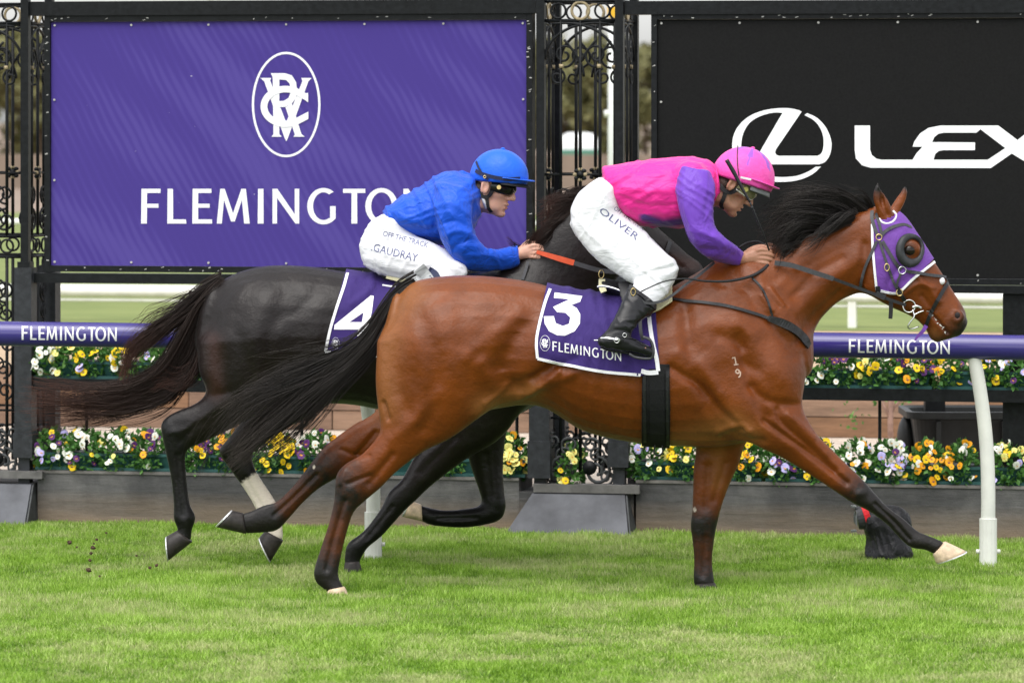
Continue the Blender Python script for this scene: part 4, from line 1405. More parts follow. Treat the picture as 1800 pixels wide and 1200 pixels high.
def hair(name, guides, d, mat, parent, seed, r=0.0011, m=20):
    """guides: (count, [(x, y, depth offset)], spread at root px, spread at tip px, shortest length)"""
    rg = np.random.default_rng(seed)
    V, T, A, S = [], [], [], []
    base = 0
    for cnt, pts, s0, s1, short in guides:
        g = catmull(pts, 8)
        seg = np.r_[0, np.cumsum(np.linalg.norm(np.diff(g[:, :2], axis=0), axis=1))]; seg /= seg[-1]
        tt = np.linspace(0, 1, m)
        L = rg.uniform(short, 1.04, cnt)
        tau = np.clip(tt[None] * L[:, None], 0, 1)
        X = np.interp(tau, seg, g[:, 0]); Y = np.interp(tau, seg, g[:, 1]); D = np.interp(tau, seg, g[:, 2])
        over = tt[None] * L[:, None]
        spr = s0 + (s1 - s0) * over ** 1.7
        o = rg.normal(size=(cnt, 3))
        # locks: strands share most of their offset with a neighbour lock
        lk = rg.normal(size=(max(cnt // 14, 3), 3)); li = rg.integers(0, len(lk), cnt)
        o = lk[li] * .88 + o * .34
        ph = rg.uniform(0, 6.28, (cnt, 1)); fr = rg.uniform(2, 5, (cnt, 1)); lph = (rg.uniform(0, 6.28, len(lk))[li])[:, None]
        wob = np.sin(fr * tau * 2.2 + lph) * spr * .42 + np.sin(fr * 2.1 * tau + ph) * spr * .13
        X = X + o[:, :1] * spr * .55 + wob * .4
        Y = Y + o[:, 1:2] * spr + wob
        D = D + o[:, 2:3] * spr / 400 * .8
        dd = d + D
        W = np.stack([(X - 900) * dd / F, dd, CAMH - (Y - HY) * dd / F], -1)
        rad = r * rg.uniform(.6, 1.3, (cnt, 1)) * (1 - .75 * tt[None] ** 2)
        tan = np.gradient(W, axis=1); tan /= np.maximum(np.linalg.norm(tan, axis=2), 1e-9)[..., None]
        a = np.cross(tan, np.array([0.12, 1, 0.08])); a /= np.maximum(np.linalg.norm(a, axis=2), 1e-9)[..., None]
        b = np.cross(tan, a)
        ring = np.stack([W + (a * cos(k) + b * sin(k)) * rad[..., None] for k in (0.5, 0.5 + 2 * pi / 3, 0.5 + 4 * pi / 3)], 2)   # cnt, m, 3, 3
        V.append(ring.reshape(-1, 3))
        i = np.arange(cnt)[:, None, None] * m * 3 + np.arange(m - 1)[None, :, None] * 3 + base
        k = np.arange(3)[None, None]; k2 = (k + 1) % 3
        T.append(np.stack([i + k, i + k2, i + 3 + k2, i + 3 + k], -1).reshape(-1, 4))
        A.append(np.repeat(np.broadcast_to(over, (cnt, m)).ravel(), 3))
        S.append(np.repeat(np.repeat(np.clip(.5 * rg.random(cnt) + .5 * rg.random(len(lk))[li], 0, 1), m), 3))
        base += cnt * m * 3
    me = mesh_np(np.vstack(V), np.vstack(T))
    set_attr(me, 'along', np.clip(np.concatenate(A), 0, 1)); set_attr(me, 'shade', np.concatenate(S))
    return obj(name, me, mat, parent)

# ---- bay horse -----------------------------------------------------------
BD = 20.0
B_trunk = [(704, 512, 676, 640, .12, 0), (730, 494, 690, 720, .19, 0), (785, 485, 752, 735, .24, 0), (850, 485, 850, 722, .265, 0), (925, 494, 945, 713, .275, 0),
           (1005, 512, 1025, 757, .285, 0), (1090, 521, 1110, 777, .29, 0), (1170, 508, 1190, 784, .285, 0), (1240, 472, 1265, 785, .25, 0), (1310, 455, 1335, 768, .215, 0),
           (1362, 480, 1385, 722, .19, 0), (1398, 560, 1412, 660, .12, 0)]
B_neck = [(1262, 470, 1372, 720, .16, 0), (1322, 446, 1412, 600, .125, 0), (1388, 424, 1438, 566, .10, 0), (1448, 402, 1472, 532, .085, 0), (1498, 378, 1506, 516, .08, 0), (1535, 366, 1530, 512, .075, 0)]
B_head = [(1520, 374, 1511, 506, .065, 0), (1552, 362, 1537, 524, .088, 0), (1586, 378, 1566, 540, .098, 0), (1614, 416, 1591, 551, .09, 0), (1638, 453, 1611, 562, .072, 0),
          (1659, 485, 1626, 577, .058, 0), (1679, 517, 1642, 594, .054, 0, .42), (1696, 545, 1662, 597, .052, 0, .85), (1699, 560, 1680, 592, .035, 0, 1)]
B_lip = [(1655, 560, 1626, 572, .035, 0, .3), (1662, 578, 1634, 593, .036, 0, .55), (1666, 588, 1642, 600, .028, 0, .7)]
B_ear1 = [(1572, 383, 1545, 385, .020, -.050, .1), (1566, 362, 1538, 363, .020, -.056, .15), (1557, 345, 1534, 345, .014, -.062, .5), (1548, 331, 1537, 331, .008, -.064, 1), (1545, 322, 1541, 322, .004, -.064, 1)]
B_ear2 = [(1581, 374, 1562, 370, .018, .045, 0), (1590, 357, 1573, 352, .018, .052, .1), (1595, 341, 1583, 338, .012, .056, .5), (1594, 329, 1588, 328, .006, .058, 1)]
n_, f_ = -.125, .125
B_nh = [(884, 570, 664, 600, .12, n_ + .01), (890, 650, 660, 668, .12, n_), (862, 712, 664, 715, .11, n_), (800, 765, 668, 748, .085, n_), (745, 793, 664, 766, .066, n_), (700, 826, 637, 797, .052, n_, .12),
        (668, 858, 607, 815, .044, n_, .5), (642, 880, 591, 836, .042, n_, .8), (622, 900, 587, 880, .035, n_, .75), (610, 935, 577, 922, .028, n_, .6), (601, 972, 564, 962, .027, n_, .68),
        (595, 1003, 552, 1001, .033, n_, .9), (597, 1018, 555, 1022, .03, n_, 1), (604, 1032, 566, 1032, .03, n_, 1, .0), (606, 1040, 575, 1040, .03, n_, .5, .8)]
B_fh = [(800, 650, 700, 610, .11, f_), (735, 768, 668, 712, .075, f_), (672, 790, 622, 746, .056, f_), (628, 814, 591, 768, .046, f_, .3), (598, 836, 566, 789, .043, f_, .7), (561, 858, 546, 814, .035, f_, .8),
        (530, 886, 516, 853, .028, f_, .6), (507, 912, 488, 880, .028, f_, .65), (486, 932, 463, 888, .034, f_, .95), (455, 936, 441, 898, .029, f_, 1), (432, 937, 428, 902, .030, f_, 1)]
B_nf = [(1398, 620, 1235, 620, .085, n_), (1408, 706, 1272, 735, .09, n_ - .01), (1432, 757, 1325, 780, .072, n_ - .01), (1458, 785, 1374, 804, .057, n_), (1488, 815, 1428, 837, .048, n_, .15), (1515, 841, 1469, 864, .045, n_, .65),
        (1541, 870, 1498, 883, .043, n_, .95), (1561, 891, 1529, 899, .034, n_, .9), (1588, 911, 1559, 921, .028, n_, .9), (1612, 932, 1584, 948, .029, n_, 1), (1627, 939, 1602, 962, .034, n_, 1),
        (1645, 946, 1626, 966, .029, n_, 1), (1657, 951, 1639, 972, .030, n_, .9, .2)]
B_ff = [(1325, 735, 1222, 740, .08, f_), (1308, 785, 1223, 790, .064, f_), (1299, 815, 1219, 825, .054, f_), (1283, 850, 1218, 858, .048, f_, .1), (1270, 885, 1217, 892, .042, f_, .45), (1262, 915, 1214, 922, .044, f_, .9),
        (1256, 945, 1217, 950, .036, f_, .7), (1252, 985, 1220, 985, .028, f_, .66), (1255, 1016, 1219, 1018, .033, f_, .9), (1257, 1036, 1224, 1037, .03, f_, 1)]
def horse_volume(lo, hi, d, items, vox=.0075):
    vol = Vol(lo, hi, vox, band=int(.105 / vox) + 1)
    for st, k in items:
        vol.add(loft(st, d), k)
    return vol
def bounds(x0, y0, x1, y1, d, w):
    a, b = P(x0, y1, d), P(x1, y0, d)
    return (a.x - .06, d - w, a.z - .06), (b.x + .06, d + w, b.z + .06)

lo_, hi_ = bounds(405, 315, 1705, 1045, BD, .36)
vol = horse_volume(lo_, hi_, BD, [(B_trunk, .02), (B_neck, .10), (B_head, .035), (B_nh, .07), (B_fh, .05), (B_nf, .06), (B_ff, .05)], .0065)
vol.add(loft(B_lip, BD), .008)
vol.add(loft(B_ear1, BD), .012).add(loft(B_ear2, BD), .012)
# belly, breast and elbow masses
for (x, y, yo, rx, ry, rz) in ((1295, 700, -.12, .13, .10, .15), (1372, 668, -.09, .075, .07, .10), (775, 600, -.12, .17, .12, .19), (775, 600, .12, .17, .12, .19), (1295, 700, .12, .13, .10, .15), (1372, 668, .09, .075, .07, .10)):
    c = P(x, y, BD + yo); vol.add(ellipsoid(c, (rx, ry, rz)), .09)
for s in (-1, 1):
    c = P(1684, 556, BD + s * .050); vol.add(ellipsoid(c, (.028, .016, .026)), .02)
    c = P(1683, 554, BD + s * .066); vol.cut(ellipsoid(c, (.014, .018, .020), Matrix.Identity(4)), .006)
    c = P(1600, 437, BD + s * .078); vol.add(ellipsoid(c, (.045, .022, .036)), .02)      # brow over the eye
    c = P(1598, 440, BD + s * .105); vol.cut(ellipsoid(c, (.022, .022, .016)), .008)
    c = P(1548, 480, BD + s * .062); vol.add(ellipsoid(c, (.085, .03, .105)), .03)       # round of the jaw
for s in (-1, 1):
    vol.cut(tubeloft([P(x, y, BD + s * z) for x, y, z in ((1628, 547, .066), (1643, 560, .062), (1657, 575, .058), (1668, 590, .05), (1674, 598, .03))], [.007, .009, .010, .010, .008]), .005)
c = P(1552, 352, BD - .085); vol.cut(ellipsoid(c, (.011, .022, .04)), .006)
bv, bq = vol.mesh(3)
B_strokes = [
    ([(930, 560), (905, 620), (872, 690)], 26, -17), ([(700, 545), (690, 640), (712, 720)], 15, -9), ([(850, 520), (800, 600), (790, 690)], 40, 9), ([(845, 640), (868, 690), (840, 730)], 14, 9),
    ([(895, 702), (945, 682), (1010, 655)], 9, 10), ([(905, 680), (960, 655), (1010, 630)], 10, -9), ([(740, 560), (770, 650), (745, 750)], 16, -8), ([(690, 770), (730, 740), (770, 690)], 12, 6),
    ([(1245, 490), (1320, 600)], 18, 8), ([(1290, 480), (1350, 560), (1398, 625)], 11, -10), ([(1275, 600), (1250, 660), (1262, 720)], 34, 12), ([(1205, 540), (1215, 640), (1262, 735), (1300, 770)], 13, -13),
    ([(1300, 590), (1318, 670), (1345, 730)], 12, -13), ([(1360, 640), (1380, 690)], 24, 8), ([(1345, 742), (1420, 795), (1488, 848)], 6, -9), ([(1390, 735), (1450, 795)], 9, 6), ([(1420, 725), (1470, 790)], 5, -5),
    ([(1292, 745), (1320, 762)], 12, 8), ([(1270, 770), (1340, 775)], 7, -7),
    ([(1475, 515), (1430, 560), (1402, 600)], 8, -9), ([(1505, 420), (1430, 465), (1350, 500)], 16, -8), ([(1510, 455), (1450, 500), (1400, 545)], 14, 8), ([(1330, 480), (1365, 540), (1395, 590)], 12, 5),
    ([(1540, 885), (1570, 915), (1598, 948)], 4, -7), ([(1532, 858), (1508, 868)], 7, 4), ([(606, 880), (588, 940), (574, 1000)], 5, -7), ([(556, 834), (520, 870), (482, 905)], 4, -6), ([(1240, 945), (1235, 1010)], 5, -5),
    ([(1245, 820), (1240, 890)], 7, -7), ([(1275, 815), (1255, 880)], 6, -5), ([(690, 800), (650, 850)], 7, -7), ([(660, 760), (628, 800)], 5, -6), ([(740, 790), (690, 840)], 8, 5),
    ([(1633, 548), (1650, 565), (1666, 586)], 2.6, -9), ([(1585, 520), (1612, 500), (1640, 505)], 5, 5), ([(1598, 470), (1630, 505), (1650, 530)], 5, 5), ([(1570, 530), (1560, 500), (1580, 470)], 6, -5),
    ([(1622, 520), (1640, 545)], 5, -5), ([(1520, 430), (1516, 500)], 8, -9),
    ([(1548, 335), (1552, 360), (1560, 378)], 4, -6)]
B_strokes += [([(916, 552), (882, 580), (845, 606), (820, 626)], 13, 7), ([(914, 575), (892, 615), (880, 645)], 17, -13), ([(880, 600), (858, 622), (838, 645)], 10, 3), ([(814, 550), (806, 600)], 22, -7),
    ([(766, 506), (725, 522), (688, 552)], 8, 5), ([(780, 520), (735, 545), (705, 580)], 9, -4), ([(918, 684), (900, 676)], 9, -9), ([(983, 652), (942, 682), (912, 698)], 6, 8), ([(975, 640), (935, 668)], 7, -7),
    ([(896, 676), (878, 694), (852, 708)], 5, 5), ([(674, 708), (682, 736)], 4, -10), ([(696, 600), (698, 690)], 12, -5), ([(735, 600), (748, 680), (735, 740)], 14, 6),
    ([(1262, 592), (1282, 597), (1304, 609)], 11, -10), ([(1240, 570), (1280, 570), (1320, 585)], 16, 6), ([(1224, 606), (1232, 616)], 13, -6),
    ([(1179, 646), (1205, 662), (1237, 684), (1270, 724), (1302, 752)], 8, -12), ([(1195, 620), (1232, 650), (1262, 690)], 13, 9), ([(1367, 654), (1372, 660)], 26, 10), ([(1322, 680), (1345, 700), (1370, 709), (1400, 712)], 8, -9),
    ([(1308, 640), (1330, 650)], 10, -6), ([(1367, 720), (1376, 744), (1430, 790), (1468, 826)], 6, -8), ([(1385, 728), (1430, 768)], 6, 5), ([(1262, 760), (1300, 748), (1318, 756)], 6, 6), ([(1225, 770), (1290, 768)], 9, -6),
    ([(1345, 512), (1368, 540)], 3, -3.5), ([(1354, 508), (1376, 538)], 3, 3), ([(1362, 505), (1384, 536)], 3, -3.5), ([(1338, 520), (1358, 545)], 3, 3),
    ([(1400, 470), (1370, 500), (1340, 505)], 9, 6), ([(1480, 455), (1435, 480), (1395, 520)], 8, -6), ([(1262, 500), (1330, 510)], 8, -5),
    ([(600, 790), (625, 800), (648, 800)], 4, -4), ([(612, 850), (632, 842), (650, 836)], 4, -5), ([(606, 828), (598, 850)], 4, 3)]
for i in range(7):
    x = 985 + i * 24
    B_strokes.append(([(x + 10, 620), (x, 690), (x + 16, 748)], 6, -2.2))
bv = sculpt(bv, bq, [(l, w, a * (1.7 if w <= 7 else 1.3)) for l, w, a in B_strokes])
bay = thing('bay_horse', 'bright bay racehorse galloping nearest the camera wearing a purple hood and number 3', 'horse', P(960, 1045, BD))
bay.location.z = 0
bme = mesh_np(bv, bq)
pv = nearest_val(bv, [B_trunk, B_neck, B_head, B_lip, B_ear1, B_ear2, B_nh, B_fh, B_nf, B_ff], BD)
bpx = topx(bv)
pts_ = np.maximum(pv[:, 0], np.exp(-(np.linalg.norm(bpx - (1599, 440), axis=1) / 15) ** 2) * .8)
pale = np.exp(-(dist_poly(bpx, [(850, 715), (935, 690)]) / 22) ** 2) * .8 + np.exp(-(dist_poly(bpx, [(1190, 780), (1290, 745), (1320, 770)]) / 24) ** 2) * .8
pale += np.exp(-(dist_poly(bpx, [(722, 510), (690, 560), (672, 640), (676, 720)]) / 30) ** 2) * .6  # paler buttock hair, with the warm light on the rump painted in
pale += np.exp(-(dist_poly(bpx, [(1262, 790), (1262, 850)]) / 16) ** 2) * .5 + np.exp(-(dist_poly(bpx, [(600, 870), (580, 960)]) / 8) ** 2) * .5 * 0 + np.exp(-(dist_poly(bpx, [(1640, 585), (1650, 598)]) / 9) ** 2) * .7
wht = pv[:, 1]
for (x, y, r) in ((552, 820, 5), (1221, 895, 6)):
    wht = np.maximum(wht, np.exp(-(np.linalg.norm((bpx - (x, y)) * (1, .6), axis=1) / r) ** 2) * .58)
set_attr(bme, 'points', np.clip(pts_, 0, 1)); set_attr(bme, 'white', np.clip(wht, 0, 1)); set_attr(bme, 'pale', np.clip(pale, 0, 1))
bay_body = obj('body', bme, M['coat_bay'], bay)
bay_bvh = bvh_of(bv, bq)
M['brand'] = simple('white brand hair', (0.50, 0.36, 0.28), .8, var=.5, scale=300)
for pl in ([(1287, 630), (1291, 627), (1294, 640)], [(1290, 641), (1298, 640)], [(1300, 652), (1296, 649), (1293, 653), (1297, 656), (1301, 653), (1301, 660), (1298, 663)]):
    decal('brand_mark', [stroke_poly(pl, 2.4)], lambda x, y: hit(bay_bvh, x, y, BD, .0015), M['brand'], bay, fine=4)
for s in (-1, 1):
    c = P(1598, 440, BD + s * .083)
    me = ellipsoid(c, (.029, .022, .025), n=12)
    mm = bpy.data.meshes.new('m'); mm.from_pydata([tuple(x) for x in me[0]], [], [tuple(map(int, f)) for f in me[1]] + [tuple(map(int, f)) for f in me[2]])
    obj('eye', mm, M['eye'], bay, smooth=True)
    c = P(1684, 555, BD + s * .047)
    me = ellipsoid(c, (.021, .012, .020), n=10)
    mm = bpy.data.meshes.new('m'); mm.from_pydata([tuple(x) for x in me[0]], [], [tuple(map(int, f)) for f in me[1]] + [tuple(map(int, f)) for f in me[2]])
    obj('nostril', mm, M['nostril_shade'], bay, smooth=True)
hoof(bay, BD, n_, ((1662, 951), (1640, 975)), ((1698, 968), (1645, 989)), .058, M['hoof_pale'])
hoof(bay, BD, f_, ((432, 938), (427, 901)), ((381, 926), (409, 897)), .056, M['hoof_dark'])
hoof(bay, BD, n_, ((606, 1031), (576, 1036)), ((614, 1046), (570, 1049)), .055, M['hoof_pale'], False)
hoof(bay, BD, f_, ((1257, 1024), (1223, 1026)), ((1266, 1044), (1222, 1045)), .056, M['hoof_dark'], False)
hair('tail', [(640, [(728, 499, 0), (698, 517, -.02), (672, 550, -.05), (646, 590, -.07), (610, 625, -.08), (562, 655, -.09), (502, 690, -.1), (444, 732, -.1), (392, 784, -.1)], 5, 19, .5),
              (640, [(724, 505, 0), (694, 530, -.03), (672, 566, -.05), (650, 604, -.07), (614, 642, -.08), (566, 678, -.09), (514, 722, -.1), (464, 768, -.1), (404, 818, -.1)], 5, 18, .5),
              (280, [(720, 506, 0), (684, 540, -.03), (658, 580, -.06), (618, 616, -.08), (566, 642, -.09), (508, 656, -.09), (442, 692, -.08), (388, 732, -.08)], 5, 15, .45),
              (320, [(718, 516, 0), (690, 554, -.03), (668, 596, -.06), (638, 634, -.07), (596, 672, -.09), (550, 722, -.1), (502, 768, -.1), (440, 802, -.1)], 5, 16, .45),
              (40, [(690, 550, 0), (630, 610, -.06), (530, 655, -.1), (430, 682, -.1), (370, 735, -.1), (345, 800, -.1)], 8, 26, .6),
              (22, [(690, 545, 0), (610, 605, -.06), (500, 622, -.1), (430, 638, -.1)], 8, 18, .5)], BD, M['hair_bay'], bay, 21, .0014)
hair('mane', [(315, [(1528, 372, 0), (1492, 350, -.02), (1450, 338, -.03), (1405, 338, -.02), (1370, 352, 0)], 5, 17, .28),
              (360, [(1505, 380, 0), (1470, 358, -.03), (1425, 352, -.04), (1380, 368, -.02), (1345, 385, 0)], 7, 18, .28),
              (360, [(1478, 390, 0), (1445, 378, -.04), (1405, 380, -.05), (1370, 395, -.03), (1338, 412, 0)], 8, 17, .28),
              (360, [(1445, 405, 0), (1415, 400, -.05), (1388, 412, -.06), (1362, 432, -.04), (1345, 452, 0)], 9, 16, .28),
              (285, [(1412, 418, 0), (1390, 422, -.06), (1374, 440, -.07), (1360, 462, -.05)], 9, 15, .28),
              (195, [(1500, 378, -.03), (1480, 385, -.06), (1455, 402, -.075), (1425, 425, -.085), (1400, 440, -.09)], 7, 15, .28),
              (45, [(1535, 368, 0), (1520, 345, -.02), (1500, 338, -.02), (1485, 345, 0)], 5, 15, .28)], BD, M['hair_bay'], bay, 22, .0011)

# ---- dark horse ----------------------------------------------------------
DD = 20.95
D_trunk = [(385, 496, 352, 640, .13, 0), (420, 478, 385, 690, .19, 0), (470, 467, 450, 705, .24, 0), (540, 468, 545, 708, .27, 0), (610, 478, 625, 712, .28, 0), (690, 490, 700, 728, .28, 0), (770, 490, 790, 742, .28, 0),
           (840, 478, 860, 745, .26, 0), (895, 470, 925, 722, .22, 0), (950, 480, 980, 680, .18, 0), (990, 540, 1000, 630, .11, 0)]
D_neck = [(880, 485, 985, 660, .15, 0), (925, 430, 1035, 575, .115, 0), (975, 375, 1065, 520, .095, 0), (1030, 345, 1090, 482, .08, 0), (1072, 336, 1095, 470, .075, 0)]
D_head = [(1062, 340, 1078, 470, .065, 0), (1095, 338, 1105, 482, .09, 0), (1128, 365, 1132, 492, .095, 0), (1155, 398, 1155, 500, .085, 0), (1185, 425, 1178, 505, .066, 0), (1208, 446, 1196, 512, .056, 0, .2), (1230, 462, 1212, 518, .054, 0, .6), (1238, 475, 1224, 515, .04, 0, .8)]
D_ear = [(1102, 345, 1080, 345, .02, -.05), (1098, 320, 1076, 322, .018, -.055), (1086, 298, 1080, 298, .006, -.06)]
D_ear2 = [(1102, 345, 1080, 345, .02, .05), (1102, 320, 1080, 322, .018, .055), (1092, 298, 1086, 298, .006, .06)]
D_nh = [(540, 590, 354, 600, .125, n_), (515, 680, 350, 648, .115, n_), (450, 728, 362, 686, .09, n_), (398, 758, 345, 708, .062, n_), (358, 777, 305, 725, .048, n_, .4), (331, 790, 284, 743, .043, n_, .9), (326, 806, 286, 772, .037, n_, .9),
        (328, 840, 299, 832, .028, n_, .8), (334, 885, 305, 884, .028, n_, .9), (344, 908, 305, 910, .034, n_, 1), (338, 930, 312, 930, .028, n_, 1), (336, 948, 308, 938, .030, n_, 1)]
D_fh = [(640, 610, 480, 620, .12, f_), (600, 690, 440, 715, .10, f_), (524, 741, 405, 765, .07, f_), (472, 772, 386, 788, .056, f_), (445, 796, 390, 804, .044, f_, .8), (448, 822, 404, 824, .036, f_, .8), (463, 848, 425, 853, .029, f_, .4, .9),
        (479, 872, 442, 880, .028, f_, 0, 1), (493, 900, 455, 905, .034, f_, 0, 1), (497, 928, 464, 928, .029, f_, 0, .8), (498, 945, 466, 936, .03, f_, .2, .6)]
D_nf = [(935, 690, 800, 670, .09, n_), (885, 765, 768, 755, .075, n_), (818, 808, 730, 800, .058, n_), (762, 850, 706, 842, .047, n_, .3), (729, 881, 683, 865, .045, n_, .7), (706, 903, 668, 895, .037, n_, .7), (673, 940, 640, 932, .029, n_, .8),
        (647, 962, 612, 954, .034, n_, 1), (634, 983, 606, 976, .03, n_, 1), (631, 1000, 606, 1000, .032, n_, 1)]
D_ff = [(920, 690, 810, 690, .08, f_), (892, 755, 815, 768, .064, f_), (885, 810, 826, 815, .05, f_), (886, 860, 842, 862, .045, f_, .4), (889, 892, 846, 880, .044, f_, .9), (876, 915, 838, 890, .042, f_, .9), (828, 926, 806, 895, .031, f_, .8),
        (788, 926, 778, 896, .029, f_, .9), (757, 922, 752, 891, .034, f_, 1), (738, 914, 738, 887, .03, f_, .6, .4)]
lo_, hi_ = bounds(280, 290, 1245, 1010, DD, .36)
vol = horse_volume(lo_, hi_, DD, [(D_trunk, .02), (D_neck, .09), (D_head, .035), (D_ear, .012), (D_ear2, .012), (D_nh, .07), (D_fh, .05), (D_nf, .05), (D_ff, .05)], .0075)
for (x, y, yo, rx, ry, rz) in ((460, 580, -.12, .17, .12, .19), (460, 580, .12, .17, .12, .19), (900, 640, -.10, .13, .10, .17), (900, 640, .10, .13, .10, .17)):
    c = P(x, y, DD + yo); vol.add(ellipsoid(c, (rx, ry, rz)), .09)
dv, dq = vol.mesh(3)
dv = sculpt(dv, dq, [([(590, 560), (575, 640), (545, 700)], 24, -15), ([(380, 560), (385, 640), (410, 700)], 14, -8), ([(470, 540), (440, 620), (445, 700)], 30, 9), ([(420, 590), (440, 660), (420, 720)], 12, -8),
                     ([(312, 800), (316, 850), (322, 905)], 5, -7), ([(350, 740), (318, 775)], 6, -5), ([(430, 840), (460, 890)], 4, -6), ([(690, 890), (645, 945)], 4, -6), ([(840, 910), (770, 911)], 4, -6), ([(855, 800), (862, 870)], 6, -6),
                     ([(800, 770), (740, 830)], 7, -6), ([(1150, 430), (1200, 470)], 5, -6), ([(1140, 440), (1190, 485)], 6, 5), ([(500, 520), (470, 600), (480, 690)], 16, -7), ([(560, 500), (530, 540), (490, 560)], 12, -6), ([(430, 500), (400, 545), (392, 600)], 12, 5), ([(300, 760), (330, 752), (380, 715)], 6, 5), ([(345, 700), (400, 690)], 8, -6)])
dark = thing('dark_horse', 'dark brown racehorse galloping behind the bay with a white sock on one hind leg', 'horse', P(620, 1005, DD))
dark.location.z = 0
dme = mesh_np(dv, dq)
pv = nearest_val(dv, [D_trunk, D_neck, D_head, D_ear, D_ear2, D_nh, D_fh, D_nf, D_ff], DD)
dpx = topx(dv)
pale = np.exp(-(dist_poly(dpx, [(375, 600), (380, 690)]) / 16) ** 2) * .8 + np.exp(-(dist_poly(dpx, [(1180, 455), (1230, 470)]) / 12) ** 2) * .6
set_attr(dme, 'points', pv[:, 0]); set_attr(dme, 'white', pv[:, 1]); set_attr(dme, 'pale', np.clip(pale, 0, 1))
dark_body = obj('body', dme, M['coat_dark'], dark)
dark_bvh = bvh_of(dv, dq)
hoof(dark, DD, n_, ((338, 952), (311, 932)), ((297, 984), (293, 942)), .052, M['hoof_dark'])
hoof(dark, DD, f_, ((498, 950), (466, 932)), ((476, 986), (456, 944)), .052, M['hoof_dark'])
hoof(dark, DD, n_, ((632, 986), (606, 988)), ((637, 1005), (603, 1006)), .054, M['hoof_dark'], False)
hoof(dark, DD, f_, ((742, 916), (740, 886)), ((709, 908), (722, 879)), .05, M['hoof_pale'])
for s in (-1, 1):
    c = P(1128, 402, DD + s * .082)
    me = ellipsoid(c, (.021, .017, .019), n=10)
    mm = bpy.data.meshes.new('m'); mm.from_pydata([tuple(x) for x in me[0]], [], [tuple(map(int, f)) for f in me[1]] + [tuple(map(int, f)) for f in me[2]])
    obj('eye', mm, M['eye'], dark, smooth=True)
hair('tail', [(595, [(392, 500, 0), (352, 520, -.02), (312, 556, -.04), (262, 590, -.05), (228, 620, -.05), (214, 668, -.05)], 8, 15, .5),
              (672, [(388, 506, 0), (350, 545, -.03), (318, 600, -.05), (280, 655, -.06), (215, 690, -.05), (140, 698, -.04), (52, 684, -.03)], 9, 17, .35),
              (672, [(384, 512, 0), (352, 570, -.03), (332, 640, -.05), (290, 690, -.06), (215, 712, -.05), (140, 713, -.04), (44, 712, -.03)], 9, 17, .35),
              (403, [(380, 520, 0), (356, 590, -.04), (345, 640, -.06), (318, 668, -.07), (290, 660, -.07), (270, 668, -.07)], 9, 15, .5),
              (249, [(384, 512, 0), (345, 590, -.03), (312, 650, -.05), (250, 700, -.05), (170, 728, -.04), (58, 744, -.03)], 7, 13, .4),
              (57, [(390, 500, 0), (345, 528, 0), (300, 548, 0), (262, 560, 0), (240, 590, 0)], 8, 12, .5)], DD, M['hair_dark'], dark, 31, .0014)
hair('mane', [(420, [(1070, 338, 0), (1032, 338, -.02), (990, 350, -.03), (950, 364, -.02)], 7, 10, .4),
              (420, [(1045, 350, 0), (1010, 360, -.03), (975, 378, -.04), (945, 392, -.03)], 8, 10, .4),
              (420, [(1015, 368, 0), (985, 385, -.04), (962, 402, -.05), (948, 425, -.04)], 8, 9, .4),
              (420, [(985, 385, 0), (962, 405, -.06), (945, 430, -.06), (935, 455, -.05)], 9, 9, .4),
              (240, [(950, 415, 0), (930, 435, -.05), (920, 460, -.06)], 8, 7, .5),
              (30, [(935, 440, 0), (905, 428, 0), (892, 415, 0)], 6, 8, .5)], DD, M['hair_dark'], dark, 32, .0011)
# ------------------------------------------------------------------ shells, straps
def shell(v, q, poly, off, thick, name, mat, parent, strokes=(), dshift=0.0, sub=0):
    """a fitted cover: the part of a body inside a convex outline, lifted off the skin"""
    p = topx(v)
    poly = np.array(poly, float)
    lo, hi = poly.min(0) - 12, poly.max(0) + 12
    inside = ((p > lo) & (p < hi)).all(1)
    fm = inside[q].all(1)
    idx = np.unique(q[fm]); mp = -np.ones(len(v), int); mp[idx] = np.arange(len(idx))
    nv = vnormals(v, q)[idx]
    vv = v[idx] + nv * off
    me = mesh_np(vv, mp[q[fm]])
    bm = bmesh.new(); bm.from_mesh(me); bpy.data.meshes.remove(me)
    o = Vector((0, 0, CAMH)); cen = poly.mean(0)
    for a, b in zip(poly, np.roll(poly, -1, 0)):
        ra, rb = P(*a, 20) - o, P(*b, 20) - o
        no = ra.cross(rb).normalized()
        if no.dot(P(*cen, 20) - o) > 0: no = -no
        bmesh.ops.bisect_plane(bm, geom=bm.verts[:] + bm.edges[:] + bm.faces[:], plane_co=o, plane_no=no, clear_outer=True, dist=1e-6)
    me = bpy.data.meshes.new('m'); bm.to_mesh(me); bm.free()
    if strokes:
        n = len(me.vertices); co = np.empty(n * 3); me.vertices.foreach_get('co', co); co = co.reshape(-1, 3)
        no = np.empty(n * 3); me.vertex_normals.foreach_get('vector', no); no = no.reshape(-1, 3)
        px_ = topx(co); offs = np.zeros(n)
        for line, w, amp in strokes:
            offs += amp * .001 * np.exp(-(dist_poly(px_, catmull(line, 4) if len(line) > 2 else line) / w) ** 2)
        co = co + no * np.maximum(offs, -off * .5)[:, None]
        me.vertices.foreach_set('co', co.ravel())
    me.shade_smooth()
    ob = obj(name, me, mat, parent, smooth=True)
    md = ob.modifiers.new('thickness', 'SOLIDIFY'); md.thickness = thick; md.offset = 1.0
    base = abs_loc(ob)
    me.calc_loop_triangles()
    bv_ = BVHTree.FromPolygons([tuple(x.co + base + x.normal * thick) for x in me.vertices], [tuple(f.vertices) for f in me.polygons])
    return ob, bv_

